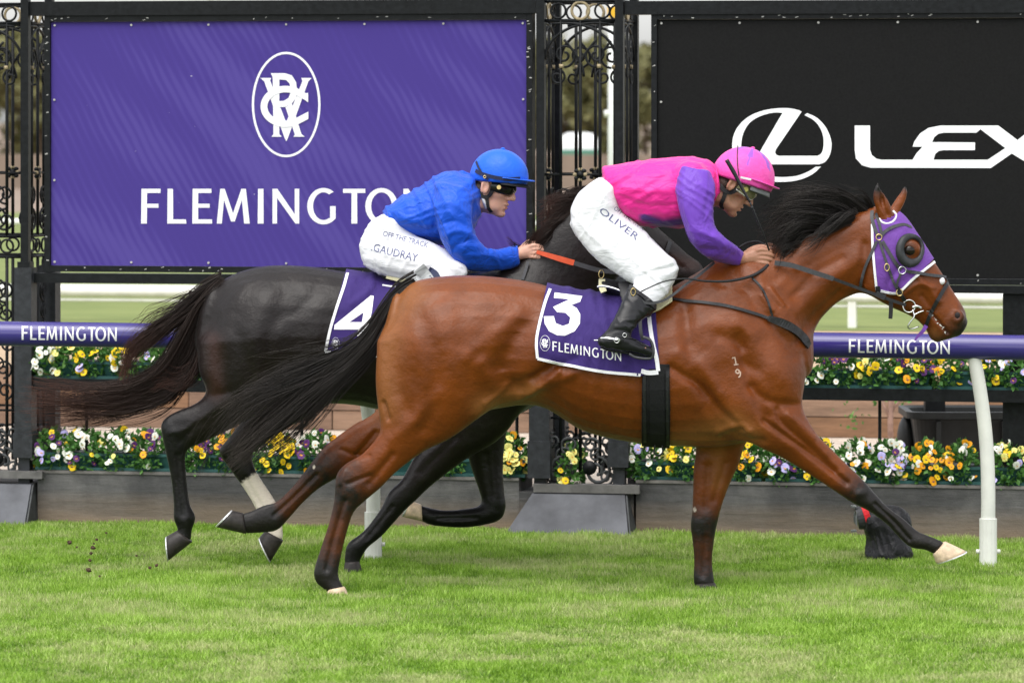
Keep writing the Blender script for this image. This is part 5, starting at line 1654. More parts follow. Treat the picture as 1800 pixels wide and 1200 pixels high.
def strap(name, path, w, mat, parent, bvh=None, d=20.0, off=.004, t=.003, deps=None, sub=6, taper=None, tilt=0.0):
    """flat strap along photo pixels: on a body when bvh is given, else at the listed depths"""
    if deps is not None:
        rows = catmull([(x, y, z) for (x, y), z in zip(path, deps)], sub)
    else:
        rows = catmull([(x, y, 0) for x, y in path], sub)
    pts = rows[:, :2]
    if deps is not None:
        c = [P(x, y, z) for x, y, z in rows]
    else:
        c = hits(bvh, pts, d, off)
        dep = np.array([p.y for p in c])
        for _ in range(2):
            dep[1:-1] = np.minimum(dep[1:-1], (dep[:-2] + dep[1:-1] * 2 + dep[2:]) / 4)
        c = [P(x, y, z) for (x, y), z in zip(pts, dep)]
    n = len(c); mb = MB(); V = []
    tg = [(c[min(i + 1, n - 1)] - c[max(i - 1, 0)]).normalized() for i in range(n)]
    for i in range(n):
        vd = Vector((0, -1, tilt)).normalized()
        s = tg[i].cross(vd)
        s = s.normalized() if s.length > 1e-5 else Vector((1, 0, 0))
        if bvh is not None and deps is None:
            h = bvh.find_nearest(c[i])
            if h[1] is not None:
                vd = h[1]; s = tg[i].cross(vd); s = s.normalized() if s.length > 1e-5 else Vector((1, 0, 0))
        nn = s.cross(tg[i]).normalized()
        if nn.y > 0: nn = -nn
        ww = (w if taper is None else w * np.interp(i / (n - 1), np.linspace(0, 1, len(taper)), taper)) * c[i].y / F / 2
        V += [c[i] + s * ww, c[i] + s * ww + nn * t, c[i] - s * ww + nn * t, c[i] - s * ww]
    Fc = []
    for i in range(n - 1):
        for k in range(4):
            k2 = (k + 1) % 4
            Fc.append((i * 4 + k, i * 4 + k2, i * 4 + 4 + k2, i * 4 + 4 + k))
    Fc += [(3, 2, 1, 0), tuple((n - 1) * 4 + k for k in range(4))]
    mb.add(V, Fc)
    return mb.build(name, mat, parent)

def wire(name, path, r, mat, parent, deps=None, bvh=None, d=20.0, off=.004, sub=6, closed=False, taper=None, n=8):
    if closed:
        path = list(path) + [path[0]]
    rows = catmull([(x, y, z) for (x, y), z in zip(path, deps or [0] * len(path))], sub)
    c = [P(x, y, z) for x, y, z in rows] if deps else hits(bvh, rows[:, :2], d, off)
    m = len(c)
    rr = r if taper is None else [r * float(np.interp(i / (m - 1), np.linspace(0, 1, len(taper)), taper)) for i in range(m)]
    if closed: c = c[:-1]
    return MB().tube(c, rr, n, closed=closed).build(name, mat, parent, smooth=True)

def ringat(name, x, y, r, rr, mat, parent, bvh=None, dep=None, d=20.0, off=.006, ky=1.0, tilt=0.0):
    p = hit(bvh, x, y, d, off) if bvh is not None else P(x, y, dep)
    if p is None: p = P(x, y, d - .1)
    s = p.y / F
    pts = []
    for k in range(18):
        a = k * pi / 9
        dx, dz = r * s * cos(a), r * s * ky * sin(a)
        pts.append(p + Vector((dx * cos(tilt) - dz * sin(tilt), 0, dx * sin(tilt) + dz * cos(tilt))))
    return MB().tube(pts, rr, 8, closed=True).build(name, mat, parent, smooth=True)

def lump(name, shape, mat, parent):
    v, q, t = shape
    mm = bpy.data.meshes.new('m')
    mm.from_pydata([tuple(x) for x in v], [], [tuple(map(int, f)) for f in q] + [tuple(map(int, f)) for f in t])
    return obj(name, mm, mat, parent, smooth=True)

def wrinkle(v, q, amp, specs, seed):
    """creases: specs are (angle deg, length px, width px, weight); ridged, patchy"""
    p = topx(v); nv = vnormals(v, q)
    off = np.zeros(len(v))
    far = (v[:, 1] > np.median(v[:, 1])) * 500.0
    for i, (ang, L, W, wt) in enumerate(specs):
        a = radians(ang); u = (p[:, 0] * cos(a) + p[:, 1] * sin(a) + far); w = (-p[:, 0] * sin(a) + p[:, 1] * cos(a))
        w = w + 10 * (vnoise(p[:, 0] + far, p[:, 1], 1 / 45, seed + i + 50) - .5)
        k = vnoise(u / L, w / W, 1.0, seed + i)
        r = (1 - np.abs(2 * k - 1)) ** 2.0
        patch = np.clip(vnoise(u / L * .6, w / W * .35, 1.0, seed + i + 20) * 2 - .6, 0, 1)
        off += wt * (r - .25) * patch
    return v + nv * (off * amp)[:, None]

# ------------------------------------------------------------------ riders
def head_matrix(ear, d, pitch, yaw, s, side=-.078):
    R = Matrix.Rotation(radians(pitch), 4, 'Y') @ Matrix.Rotation(radians(-yaw), 4, 'Z') @ Matrix.Scale(s, 4)
    e = R @ Vector((-.005, side, -.005))
    t = P(ear[0], ear[1], d + e.y)
    return Matrix.Translation(Vector((t.x - e.x, d, t.z - e.z))) @ R

def add_head(vol, Mh, old):
    E = lambda c, r, k: vol.add(ellipsoid(c, r, Mh), k)
    E((.012, 0, .035), (.082, .072, .080), .02)
    E((.035, 0, -.025), (.058, .060, .078), .03)
    E((.022, 0, -.082), (.060, .053, .030), .03)
    E((.070, 0, -.105), (.021, .021, .017), .022)
    for s in (-1, 1):
        E((.052, s * .043, -.018), (.030, .020, .019), .022)
        E((-.012, s * .050, -.062), (.030, .014, .035), .02)
        E((.006, s * .081, -.004), (.017, .007, .031), .008)
        E((-.006, s * .086, -.002), (.007, .006, .030), .006)
        E((.098, s * .0125, -.037), (.012, .008, .009), .008)
        E((.074, s * .030, .034), (.020, .024, .010), .015)
        vol.cut(ellipsoid((.007, s * .092, -.004), (.0085, .009, .016), Mh), .004)
        vol.cut(ellipsoid((.089, s * .033, .010), (.020, .021, .014), Mh), .012)
        vol.cut(ellipsoid((.060, s * .052, -.052), (.022, .012, .022), Mh), .02) if old else None
    vol.add(tubeloft([Mh @ Vector(p) for p in ((.084, 0, .025), (.098, 0, -.004), (.112, 0, -.028), (.114, 0, -.034))], [.011, .011, .0125, .012]), .012)
    E((.085, 0, -.063), (.014, .026, .008), .010)
    E((.083, 0, -.079), (.012, .022, .0075), .010)
    vol.cut(ellipsoid((.103, 0, -.0708), (.020, .022, .0035), Mh), .003)
    vol.cut(ellipsoid((.088, 0, -.092), (.008, .018, .005), Mh), .008)

def add_fist(vol, wx, wy, d, ang, s=1.0, k=1.0, dz=1):
    """closed hand round the reins: palm, four fingers of different length curled under, thumb on top; px offsets from the wrist"""
    ca, sa = cos(radians(ang)), sin(radians(ang))
    def q(x, y, z): return P(wx + (x * ca - y * sa) * k, wy + (x * sa + y * ca) * k, d + z * s)
    vol.add(tubeloft([q(-14, 0, 0), q(2, 0, 0), q(18, -1, -.002), q(36, -1, .0)], [.024 * s, .0255 * s, .034 * s, .034 * s], flat=.68), .012)
    L = [1.0, 1.08, 1.0, .82]
    for i in range(4):
        y0 = -11 + 7.6 * i
        x1 = 38 - abs(i - 1) * 1.2
        f = L[i]
        vol.add(tubeloft([q(24, y0 * .75, -.010), q(x1 - 1, y0, -.019), q(x1 + 12 * f, y0 + 4.5, -.012), q(x1 + 15 * f, y0 + 7.5, .010), q(x1 + 5, y0 + 6.5, .026), q(x1 - 5, y0 + 5.5, .024)],
                         [.0105 * s, .0108 * s, .0094 * s, .0090 * s, .0082 * s, .0072 * s], cap=.9), .004)
    vol.add(tubeloft([q(8, -8, .012), q(22, -15, .018), q(38, -16, .020), q(50, -11, .018)], [.013 * s, .0115 * s, .0105 * s, .0085 * s]), .006)

def dome(name, Mc, c, r, zcut, mat, parent, ruffle=0.0, seed=0, panel=None):
    """helmet cover: ellipsoid cap with a gathered lower edge"""
    th = np.linspace(0.001, math.acos((zcut - c[2]) / r[2]), 26)
    ph = np.linspace(0, 2 * pi, 64, endpoint=False)
    rg = np.random.default_rng(seed)
    kk = rg.uniform(0, 6.28, 6)
    V = []
    for i, a in enumerate(th):
        f = (i / 25)
        for p in ph:
            g = 1 + ruffle * (f ** 5) * (sin(17 * p + kk[0]) * .5 + sin(29 * p + kk[1]) * .4 + sin(9 * p + kk[2]) * .4) - ruffle * 1.2 * max(0, f - .9) * 10 * .5
            g += .004 * sin(3 * p + kk[3]) * f
            V.append((c[0] + r[0] * sin(a) * cos(p) * g, c[1] + r[1] * sin(a) * sin(p) * g, c[2] + r[2] * cos(a)))
    n = 64
    Fq = [(i * n + k, (i + 1) * n + k, (i + 1) * n + (k + 1) % n, i * n + (k + 1) % n) for i in range(25) for k in range(n)]
    # turned in under the edge
    b = len(V)
    for p in ph:
        V.append((c[0] + r[0] * .86 * sin(th[-1]) * cos(p), c[1] + r[1] * .84 * sin(th[-1]) * sin(p), zcut + .012))
    Fq += [(25 * n + k, b + k, b + (k + 1) % n, 25 * n + (k + 1) % n) for k in range(n)]
    W = xf(np.array(V), Mc)
    me = mesh_np(W, np.array(Fq))
    if panel is not None:
        set_attr(me, 'panel', [panel(v) for v in V])
    o = obj(name, me, mat, parent, smooth=True)
    bm = bmesh.new(); bm.from_mesh(me); bmesh.ops.recalc_face_normals(bm, faces=bm.faces); bm.to_mesh(me); bm.free()
    return o, bvh_of(W, np.array(Fq))

def brim(name, Mc, c, r, z0, out, drop, mat, parent, amax=78, t=.005, inn=.93):
    V, Fq = [], []
    na, nr = 25, 6
    for lay in (0, 1):
        for i in range(na):
            a = radians(-amax + 2 * amax * i / (na - 1))
            e = out * max(0, cos(a * 90 / amax)) ** .7
            for j in range(nr):
                s = j / (nr - 1)
                x = c[0] + (r[0] * (inn + (1 - inn) * s) + e * s) * cos(a); y = c[1] + (r[1] * (inn + (1 - inn) * s) + e * s * .8) * sin(a)
                V.append((x, y, z0 - drop * s - .006 * sin(a) ** 2 * s * -1 + t * lay))
    g = lambda l, i, j: l * na * nr + i * nr + j
    for i in range(na - 1):
        for j in range(nr - 1):
            Fq.append((g(1, i, j), g(1, i + 1, j), g(1, i + 1, j + 1), g(1, i, j + 1)))
            Fq.append((g(0, i, j), g(0, i, j + 1), g(0, i + 1, j + 1), g(0, i + 1, j)))
        Fq.append((g(0, i, nr - 1), g(1, i, nr - 1), g(1, i + 1, nr - 1), g(0, i + 1, nr - 1)))
        Fq.append((g(0, i, 0), g(0, i + 1, 0), g(1, i + 1, 0), g(1, i, 0)))
    me = mesh_from([Vector(x) for x in xf(np.array(V), Mc)], Fq)
    return obj(name, me, mat, parent, smooth=True)

def visor(name, Mc, rx, ry, cx, z0, z1, mat, parent, amax=80, lean=0.0, t=.004):
    V, Fq = [], []
    na, nz = 29, 7
    for lay in (0, 1):
        for i in range(na):
            a = radians(-amax + 2 * amax * i / (na - 1))
            nose = .45 * math.exp(-(a / .16) ** 2)
            for j in range(nz):
                s = j / (nz - 1)
                zz = z0 + (z1 - z0) * s
                taper = 1 - .35 * (abs(a) / radians(amax)) ** 3
                mid = (z0 + z1) / 2
                zz = mid + (zz - mid) * taper
                if s < .5: zz += nose * (z1 - z0) * (.5 - s)
                b = .010 * sin(pi * s)
                V.append((cx + (rx + b - t * lay + lean * s) * cos(a), (ry + b * .5 - t * lay) * sin(a), zz))
    g = lambda l, i, j: l * na * nz + i * nz + j
    for i in range(na - 1):
        for j in range(nz - 1):
            Fq.append((g(0, i, j), g(0, i + 1, j), g(0, i + 1, j + 1), g(0, i, j + 1)))
            Fq.append((g(1, i, j), g(1, i, j + 1), g(1, i + 1, j + 1), g(1, i + 1, j)))
        for j in (0, nz - 1):
            Fq.append((g(0, i, j), g(1, i, j), g(1, i + 1, j), g(0, i + 1, j)))
    W = [Vector(x) for x in xf(np.array(V), Mc)]
    me = mesh_from(W, Fq)
    bm = bmesh.new(); bm.from_mesh(me); bmesh.ops.recalc_face_normals(bm, faces=bm.faces); bm.to_mesh(me); bm.free()
    return obj(name, me, mat, parent, smooth=True)

def volmesh(vol, mat, name, parent, sm=2, amp=0, specs=(), seed=0, strokes=(), panel=None, side=None):
    v, q = vol.mesh(sm)
    if strokes: v = sculpt(v, q, strokes, side)
    if amp:
        v = wrinkle(v, q, amp, specs, seed)
        v = lap(lap(v, q, .6), q, .6)
    me = mesh_np(v, q)
    if panel is not None: set_attr(me, 'panel', panel(v))
    o = obj(name, me, mat, parent)
    return o, bvh_of(v, q), v, q

M['silk_pink'] = cloth('pink silk', (0.82, 0.03, 0.30), 0.38, 0.50, 11, 0.2, c2=(0.085, 0.03, 0.22, 1), weave=.05, stretch=(.7, 1, 1.3))
M['silk_purple'] = cloth('purple silk', (0.15, 0.05, 0.44), 0.36, 0.5, 12, 0.2, weave=.05, stretch=(1, 1, .7))
M['silk_blue'] = cloth('royal blue silk', (0.010, 0.085, 0.60), 0.38, 0.55, 12, 0.15, weave=.05)
M['cap_pink'] = cloth('pink cap silk', (0.82, 0.09, 0.42), 0.4, 0.25, 16, 0.2, c2=(0.30, 0.09, 0.50, 1), weave=.05)
M['cap_blue'] = cloth('blue cap silk', (0.014, 0.12, 0.68), 0.36, 0.15, 14, 0.15, weave=.05)
M['breeches'] = cloth('white breeches', (0.72, 0.725, 0.755), 0.6, 0.30, 13, 0.1, weave=.1, stretch=(.7, 1, 1.4))
M['grey_boot'] = simple('grey boot shaft', (0.30, 0.31, 0.31), 0.4, var=.15)
M['navy'] = simple('navy band', (0.015, 0.02, 0.06), 0.6, var=.15)
M['foam'] = simple('black harness foam', (0.014, 0.014, 0.015), 0.6, var=.2, scale=120, bump=.2)
M['lens_dark'] = simple('dark goggle lens', (0.012, 0.014, 0.010), 0.08, var=0)
M['lens_clear'] = simple('yellow tinted goggle lens', (0.24, 0.225, 0.13), 0.12, var=0.2)
M['goggle_white'] = simple('clear goggle frame', (0.62, 0.62, 0.52), 0.25, var=0.1)
M['smoke'] = simple('smoked grey peak', (0.13, 0.14, 0.14), 0.3, var=0.1)
M['eyewhite'] = simple('eyeball', (0.6, 0.55, 0.5), 0.15, var=0)
M['hair_brown'] = simple('short brown hair', (0.06, 0.04, 0.03), 0.6, var=.3, scale=200, bump=.4)

# ---- rider in pink and purple -------------------------------------------------
pink = thing('person', 'rider in pink and purple silks and pink helmet crouching over the bay horse', 'jockey', P(1130, 600, BD))
Mh = head_matrix((1283, 322), BD, 32, 3, 1.04)
vol = Vol(*bounds(1000, 240, 1380, 640, BD, .40), .0036, band=9)
add_head(vol, Mh, True)
vol.add(tubeloft([Mh @ Vector((-.03, 0, -.03)), Mh @ Vector((-.045, 0, -.09)), P(1238, 322, BD)], [.058, .056, .066]), .02)
vol.add(loft([(1075, 305, 1085, 370, .11, 0), (1130, 296, 1140, 375, .14, 0), (1190, 292, 1195, 375, .15, 0), (1240, 296, 1245, 350, .12, 0)], BD), .02)
for s in (-1, 1):
    vol.add(tubeloft([P(1218, 320, BD + s * .15), P(1225, 370, BD + s * .20), P(1243, 432, BD + s * .21), P(1278, 447, BD + s * .13), P(1306, 455, BD + s * .075)], [.05, .045, .040, .034, .026]), .015)
    vol.add(tubeloft([P(1052, 375, BD + s * .07), P(1095, 432, BD + s * .10), P(1156, 478, BD + s * .20), P(1130, 520, BD + s * .275), P(1090, 575, BD + s * .325), P(1080, 590, BD + s * .335)], [.045, .045, .034, .028, .024, .022]), .02)
    vol.add(tubeloft([P(1072, 598, BD + s * .34), P(1100, 604, BD + s * .345), P(1132, 613, BD + s * .345)], [.015, .016, .013]), .015)
add_fist(vol, 1304, 455, BD - .075, -9, 1.0)
add_fist(vol, 1318, 452, BD + .075, -8, 1.0)
v, q = vol.mesh(1)
pme = mesh_np(v, q)
pink_body = obj('body', pme, M['skin_tan'], pink)
pink_bvh = bvh_of(v, q)
# jacket
vol = Vol(*bounds(1045, 265, 1275, 420, BD, .30), .005, band=9)
vol.add(loft([(1060, 294, 1072, 345, .10, 0), (1082, 290, 1096, 382, .155, 0), (1112, 285, 1130, 396, .175, 0), (1150, 280, 1165, 399, .185, 0), (1190, 277, 1198, 399, .19, 0), (1222, 277, 1218, 392, .18, 0),
              (1248, 283, 1250, 362, .135, 0), (1258, 292, 1262, 348, .085, 0)], BD, cap=.15), .02)
vol.add(tubeloft([P(1216, 315, BD - .15), P(1222, 330, BD - .16)], [.075, .07]), .04).add(tubeloft([P(1216, 315, BD + .15), P(1222, 330, BD + .16)], [.075, .07]), .04)
jk, jk_bvh, _, _ = volmesh(vol, M['silk_pink'], 'jacket', pink, 2, .014, [(6, 150, 17, 1), (-28, 120, 15, .7), (35, 110, 16, .7)], 3,
                     [([(1095, 330), (1150, 335), (1215, 330)], 5, 6), ([(1090, 345), (1130, 360), (1180, 362)], 5, -6), ([(1215, 300), (1200, 345), (1205, 395)], 6, -8), ([(1120, 385), (1155, 372), (1190, 378)], 5, 6),
                      ([(1080, 300), (1120, 310), (1170, 300)], 7, 4), ([(1100, 370), (1140, 340)], 5, 4)],
                     panel=lambda v: np.clip(1.4 - dist_poly(topx(v), [(1132, 382), (1165, 394), (1210, 388)]) / 9, 0, 1) * (topx(v)[:, 1] > 376))
MB().tube(hits(jk_bvh, [(1256, 290), (1260, 305), (1262, 325), (1258, 345), (1252, 360)], BD, .002), .006, 8).build('collar_piping', M['silk_pink'], jk, smooth=True)
def sleeve(s, mat):
    vol = Vol(*bounds(1170, 280, 1320, 480, BD, .42), .005, band=9)
    dd = lambda a: s * a
    vol.add(loft([(1250, 303, 1196, 292, .06, dd(.165)), (1257, 332, 1188, 330, .078, dd(.195)), (1254, 368, 1192, 362, .076, dd(.215)), (1256, 396, 1202, 396, .070, dd(.225)), (1270, 414, 1216, 428, .066, dd(.222)),
                  (1286, 428, 1242, 452, .058, dd(.19)), (1298, 436, 1268, 462, .050, dd(.14)), (1304, 441, 1292, 466, .040, dd(.095)), (1307, 444, 1299, 468, .034, dd(.08))], BD, cap=.1, ex=.95), .02)
    o, b, v, q = volmesh(vol, mat, 'sleeve', pink, 2, .008, [(72, 120, 13, 1), (35, 90, 12, .7), (95, 90, 11, .6)], 12 + s,
                   [([(1200, 320), (1205, 370), (1222, 420)], 6, 6), ([(1245, 345), (1240, 385), (1250, 408)], 5, -7), ([(1215, 405), (1245, 412), (1272, 430)], 5, 7), ([(1235, 440), (1262, 440), (1290, 448)], 5, -6)])
    m_ = [P(x, y, BD + dd(z)) for x, y, z in ((1296, 438, .115), (1306, 443, .05), (1301, 468, .05), (1291, 464, .115))]
    MB().tube([P(1297, 438 + 28 * (1 - cos(k * pi / 8)) / 2 , BD + dd(.09) - .036 * sin(k * pi / 4) * 1) for k in range(8)], .006, 8, closed=True).build('cuff', mat, o, smooth=True)
    return o
sleeve(-1, M['silk_purple']); sleeve(1, M['silk_purple'])
# breeches
vol = Vol(*bounds(995, 300, 1200, 550, BD, .36), .005, band=9)
vol.add(loft([(1092, 340, 1052, 313, .135, 0), (1096, 362, 1020, 336, .16, 0), (1104, 384, 1004, 366, .165, 0), (1110, 400, 1004, 396, .15, 0), (1112, 412, 1012, 415, .12, 0)], BD, cap=.3), .03)
for s in (-1, 1):
    vol.add(loft([(1108, 384, 1006, 398, .09, s * .075), (1130, 402, 1020, 424, .092, s * .10), (1150, 424, 1050, 455, .085, s * .135), (1168, 442, 1085, 482, .074, s * .17), (1182, 456, 1112, 499, .064, s * .20),
                  (1189, 468, 1135, 500, .057, s * .215)], BD, cap=.6), .03)
    vol.add(loft([(1186, 458, 1128, 470, .052, s * .215), (1189, 480, 1122, 480, .054, s * .222), (1184, 498, 1118, 490, .050, s * .23), (1172, 518, 1113, 500, .046, s * .248), (1158, 534, 1108, 512, .043, s * .266)], BD, cap=.2), .02)
br, br_bvh, _, _ = volmesh(vol, M['breeches'], 'breeches', pink, 2, .007, [(48, 140, 14, 1), (125, 90, 12, .7)], 31,
        [([(1100, 400), (1125, 430), (1160, 455)], 5, -5), ([(1110, 495), (1140, 480), (1180, 470)], 4, -5), ([(1125, 478), (1150, 470), (1182, 462)], 4, 4), ([(1025, 440), (1060, 440), (1085, 425)], 5, 4)])
# boots
M['boot_top'] = simple('boot top leather', (0.02, 0.02, 0.022), .4, var=.3)
def boot(s):
    vol = Vol(*bounds(1040, 490, 1165, 640, BD, .44), .0042, band=9)
    y = s * .34
    vol.add(loft([(1155, 541, 1106, 502, .048, s * .268), (1143, 552, 1099, 517, .047, s * .285), (1128, 563, 1090, 537, .045, s * .305), (1117, 574, 1081, 556, .042, s * .325), (1109, 586, 1071, 573, .040, s * .335), (1106, 600, 1063, 588, .038, y), (1100, 612, 1058, 602, .036, y)], BD, cap=.25), .015)
    vol.add(loft([(1055, 592, 1057, 609, .030, y), (1068, 584, 1068, 614, .036, y), (1090, 586, 1090, 617, .038, y - s * .0), (1112, 594, 1112, 620, .042, y - s * .01), (1132, 603, 1131, 624, .040, y - s * .02), (1146, 611, 1144, 625, .028, y - s * .025)], BD, cap=.6), .018)
    o, b, v, q = volmesh(vol, M['boot'], 'boot', pink, 2, .006, [(0, 30, 8, 1), (60, 25, 8, .7)], 41 + s, [([(1068, 585), (1085, 580), (1112, 584)], 3.5, -4), ([(1075, 572), (1115, 580)], 3.5, 3), ([(1095, 600), (1105, 588)], 3, -3)])
    wire('sole', [(1056, 609), (1070, 615), (1095, 619), (1120, 623), (1146, 626)], .006, M['boot'], o, deps=[BD + y - s * q_ for q_ in (0, 0, .005, .015, .025)])
    if s < 0:
        strap('boot_band', [(1108, 506), (1130, 520), (1153, 540)], 9, M['boot_top'], o, b, BD, .002)
        strap('spur_strap', [(1056, 594), (1070, 594), (1090, 598)], 2.4, M['steel'], o, b, BD, .003, .002)
        ringat('spur_buckle', 1084, 598, 4.5, .0018, M['steel'], o, b, d=BD)
        wire('spur', [(1056, 599), (1050, 598), (1044, 598)], .003, M['steel'], o, deps=[BD + y] * 3)
        strap('spur_strap', [(1082, 590), (1098, 592), (1118, 597)], 3, M['leather'], o, b, BD, .003, .002)
        ringat('spur_buckle', 1098, 589, 3.5, .0016, M['steel'], o, b, d=BD)
    return b
boot_bvh = boot(-1); boot(1)
# helmet, goggles, harness
Mc = head_matrix((1283, 322), BD, 18, 3, 1.0, -.08)
hc, hr = (.043, 0, .038), (.138, .112, .134)
hel, hel_bvh = dome('helmet_cover', Mc, hc, hr, .012, M['cap_pink'], pink, .035, 5, lambda p: 1.0 if (p[0] > -.02 and abs(math.atan2(p[1], p[0] - .043)) > 0 and (abs(((math.degrees(math.atan2(p[1], p[0] - .043)) + 360) % 60) - 30) < 9 * max(0, (p[2] - .09)) / .05)) else 0.0)
brim('peak', Mc, hc, (hr[0] * .99, hr[1] * .99), .030, .030, -.006, M['cap_pink'], hel)
brim('under_peak', Mc, hc, (hr[0] * .95, hr[1] * .93), .016, .006, .030, M['smoke'], hel, 70)
wire('elastic', [(1297, 256), (1296, 275), (1297, 295), (1299, 309)], .0022, M['foam'], hel, bvh=hel_bvh, d=BD, off=.002)
lump('button', ellipsoid(Mc @ Vector((.043, 0, .173)), (.010, .010, .006), n=8), M['cap_pink'], hel)
decal('label_patch', [[[(1302, 310), (1321, 314), (1320, 317.5), (1301.5, 313.5)]]], lambda x, y: hit(hel_bvh, x, y, BD, .008), M['print'], hel, fine=5)
visor('goggles', Mh, .100, .080, .010, -.020, .034, M['lens_clear'], pink)
gg = pink.children[-1]
for s in (-1, 1):
    c = Mh @ Vector((.066, s * .073, .008)); c2 = Mh @ Vector((.066, s * .085, .008))
    MB().tube([c, c2], .011, 14).build('vent', simple('yellow vent', (.42, .40, .10), .4), gg, smooth=False)
    lump('eye', ellipsoid((.083, s * .031, .010), (.012, .0125, .0115), Mh, 8), M['eyewhite'], pink)
for zz in (-.018, .034):
    MB().tube([Mh @ Vector((.010 + (.101) * cos(radians(a)), .081 * sin(radians(a)), zz * (1 - .3 * (abs(a) / 80) ** 3) + (.016 * math.exp(-(a / 10) ** 2) if zz < 0 else 0))) for a in range(-78, 79, 6)], .003, 6).build('frame', M['goggle_white'], gg, smooth=True)
strap('harness', [(1261, 303), (1264, 320), (1272, 334), (1284, 338), (1296, 332), (1303, 320)], 7.5, M['foam'], pink, pink_bvh, BD, .005, .007)
hs = pink.children[-1]
strap('chin_strap', [(1276, 336), (1272, 348), (1268, 358), (1270, 366)], 7, M['foam'], hs, pink_bvh, BD, .004, .005)
lump('hair_back', ellipsoid((-.024, 0, -.015), (.050, .073, .045), Mh, 12), M['hair_brown'], pink)
lump('lip', ellipsoid((.0895, 0, -.0775), (.0075, .018, .004), Mh, 8), M['lip'], pink)
# lettering down the thigh
V, T = font_polys('OLIVER', 1.0)
w_ = max(p[0] for p in V)
def thigh_map(x0, y0, ang, k, bvh, sx=1.0):
    a = radians(ang)
    return lambda x, y: hit(bvh, x0 + (x * k * sx) * cos(a) + y * k * sin(a), y0 + (x * k * sx) * sin(a) - y * k * cos(a), BD, .0015)
decal_vt('leg_lettering', V, T, thigh_map(1051, 372, 37, 17, br_bvh, 84 / (w_ * 17)), M['navyprint'], br, .12)
V, T = font_polys('OFF THE TRACK', 1.0); w_ = max(p[0] for p in V)
decal_vt('leg_lettering', V, T, thigh_map(1078, 368, 35, 11, br_bvh, 72 / (w_ * 11)), M['navyprint'], br, .25)

# ---- rider in blue ------------------------------------------------------------
blue = thing('person', 'rider in royal blue silks and blue helmet crouching over the dark horse', 'jockey', P(720, 560, DD))
Mb = head_matrix((849, 328), DD, 10, 14, 1.09)
vol = Vol(*bounds(630, 250, 960, 620, DD, .40), .0038, band=9)
add_head(vol, Mb, False)
vol.add(tubeloft([Mb @ Vector((-.03, 0, -.03)), Mb @ Vector((-.05, 0, -.09)), P(822, 350, DD)], [.056, .052, .060]), .02)
vol.add(loft([(690, 378, 705, 400, .10, 0), (745, 345, 755, 405, .14, 0), (795, 325, 805, 400, .15, 0), (825, 325, 832, 375, .12, 0)], DD), .02)
for s in (-1, 1):
    vol.add(tubeloft([P(798, 345, DD + s * .14), P(798, 385, DD + s * .18), P(815, 440, DD + s * .20), P(862, 453, DD + s * .13), P(910, 447, DD + s * .07)], [.05, .046, .042, .036, .027]), .015)
    vol.add(tubeloft([P(680, 428, DD + s * .06), P(730, 452, DD + s * .10), P(795, 475, DD + s * .20), P(765, 505, DD + s * .27), P(712, 560, DD + s * .325), P(702, 576, DD + s * .335)], [.045, .045, .032, .028, .024, .022]), .02)
    vol.add(tubeloft([P(696, 584, DD + s * .34), P(725, 590, DD + s * .345), P(756, 598, DD + s * .345)], [.015, .016, .013]), .015)
add_fist(vol, 908, 447, DD - .065, -11, .95, .90)
add_fist(vol, 915, 440, DD + .07, -11, .95, .90)
v, q = vol.mesh(1)
blue_body = obj('body', mesh_np(v, q), M['skin_fair'], blue)
blue_bvh = bvh_of(v, q)
vol = Vol(*bounds(660, 295, 920, 490, DD, .40), .005, band=9)
vol.add(loft([(674, 371, 690, 392, .10, 0), (696, 352, 712, 413, .15, 0), (740, 327, 748, 424, .175, 0), (772, 308, 782, 430, .185, 0), (805, 303, 820, 418, .18, 0), (830, 308, 842, 385, .13, 0), (838, 320, 848, 362, .08, 0)], DD, cap=.2), .02)
for s in (-1, 1):
    vol.add(loft([(824, 335, 768, 322, .065, s * .15), (830, 362, 762, 352, .080, s * .19), (830, 390, 767, 388, .078, s * .21), (836, 412, 774, 420, .072, s * .215), (848, 430, 792, 452, .068, s * .20), (862, 438, 822, 474, .058, s * .165),
                  (882, 438, 858, 476, .052, s * .12), (900, 435, 892, 470, .042, s * .085), (910, 434, 909, 464, .037, s * .07)], DD, cap=.12, ex=.95), .03)
bj, bj_bvh, _, _ = volmesh(vol, M['silk_blue'], 'jacket', blue, 2, .015, [(70, 110, 14, .9), (28, 130, 15, 1), (-22, 110, 14, .7)], 61,
        [([(765, 335), (790, 322), (812, 330)], 5, 7), ([(758, 345), (768, 370), (764, 400)], 5, -9), ([(770, 365), (795, 360), (822, 375)], 5, 7), ([(775, 395), (800, 388), (826, 400)], 5, -7), ([(780, 415), (805, 405), (830, 412)], 5, 8),
         ([(792, 440), (815, 425), (840, 425)], 5, -7), ([(800, 455), (840, 448), (880, 452)], 5, 6), ([(690, 370), (730, 390), (760, 395)], 6, 6), ([(700, 395), (735, 405), (762, 402)], 5, -5), ([(835, 330), (840, 370), (833, 410)], 4, -8), ([(828, 325), (832, 360), (828, 400)], 5, 5)])
MB().tube([P(900, 434 + 0 * k, DD) if False else P(907 + 1.5 * cos(k * pi / 6), 449 - 15.5 * cos(k * pi / 6), DD - .07 - .036 * sin(k * pi / 6)) for k in range(12)], .005, 8, closed=True).build('cuff', M['silk_blue'], bj, smooth=True)
MB().tube(hits(blue_bvh, [(836, 322), (843, 335), (850, 352), (855, 366)], DD, .004), .008, 8).build('white_collar', M['breeches'], blue, smooth=True)
vol = Vol(*bounds(625, 365, 830, 560, DD, .36), .005, band=9)
vol.add(loft([(712, 392, 676, 376, .13, 0), (722, 404, 650, 392, .155, 0), (728, 420, 635, 424, .16, 0), (726, 440, 636, 455, .14, 0)], DD, cap=.3), .03)
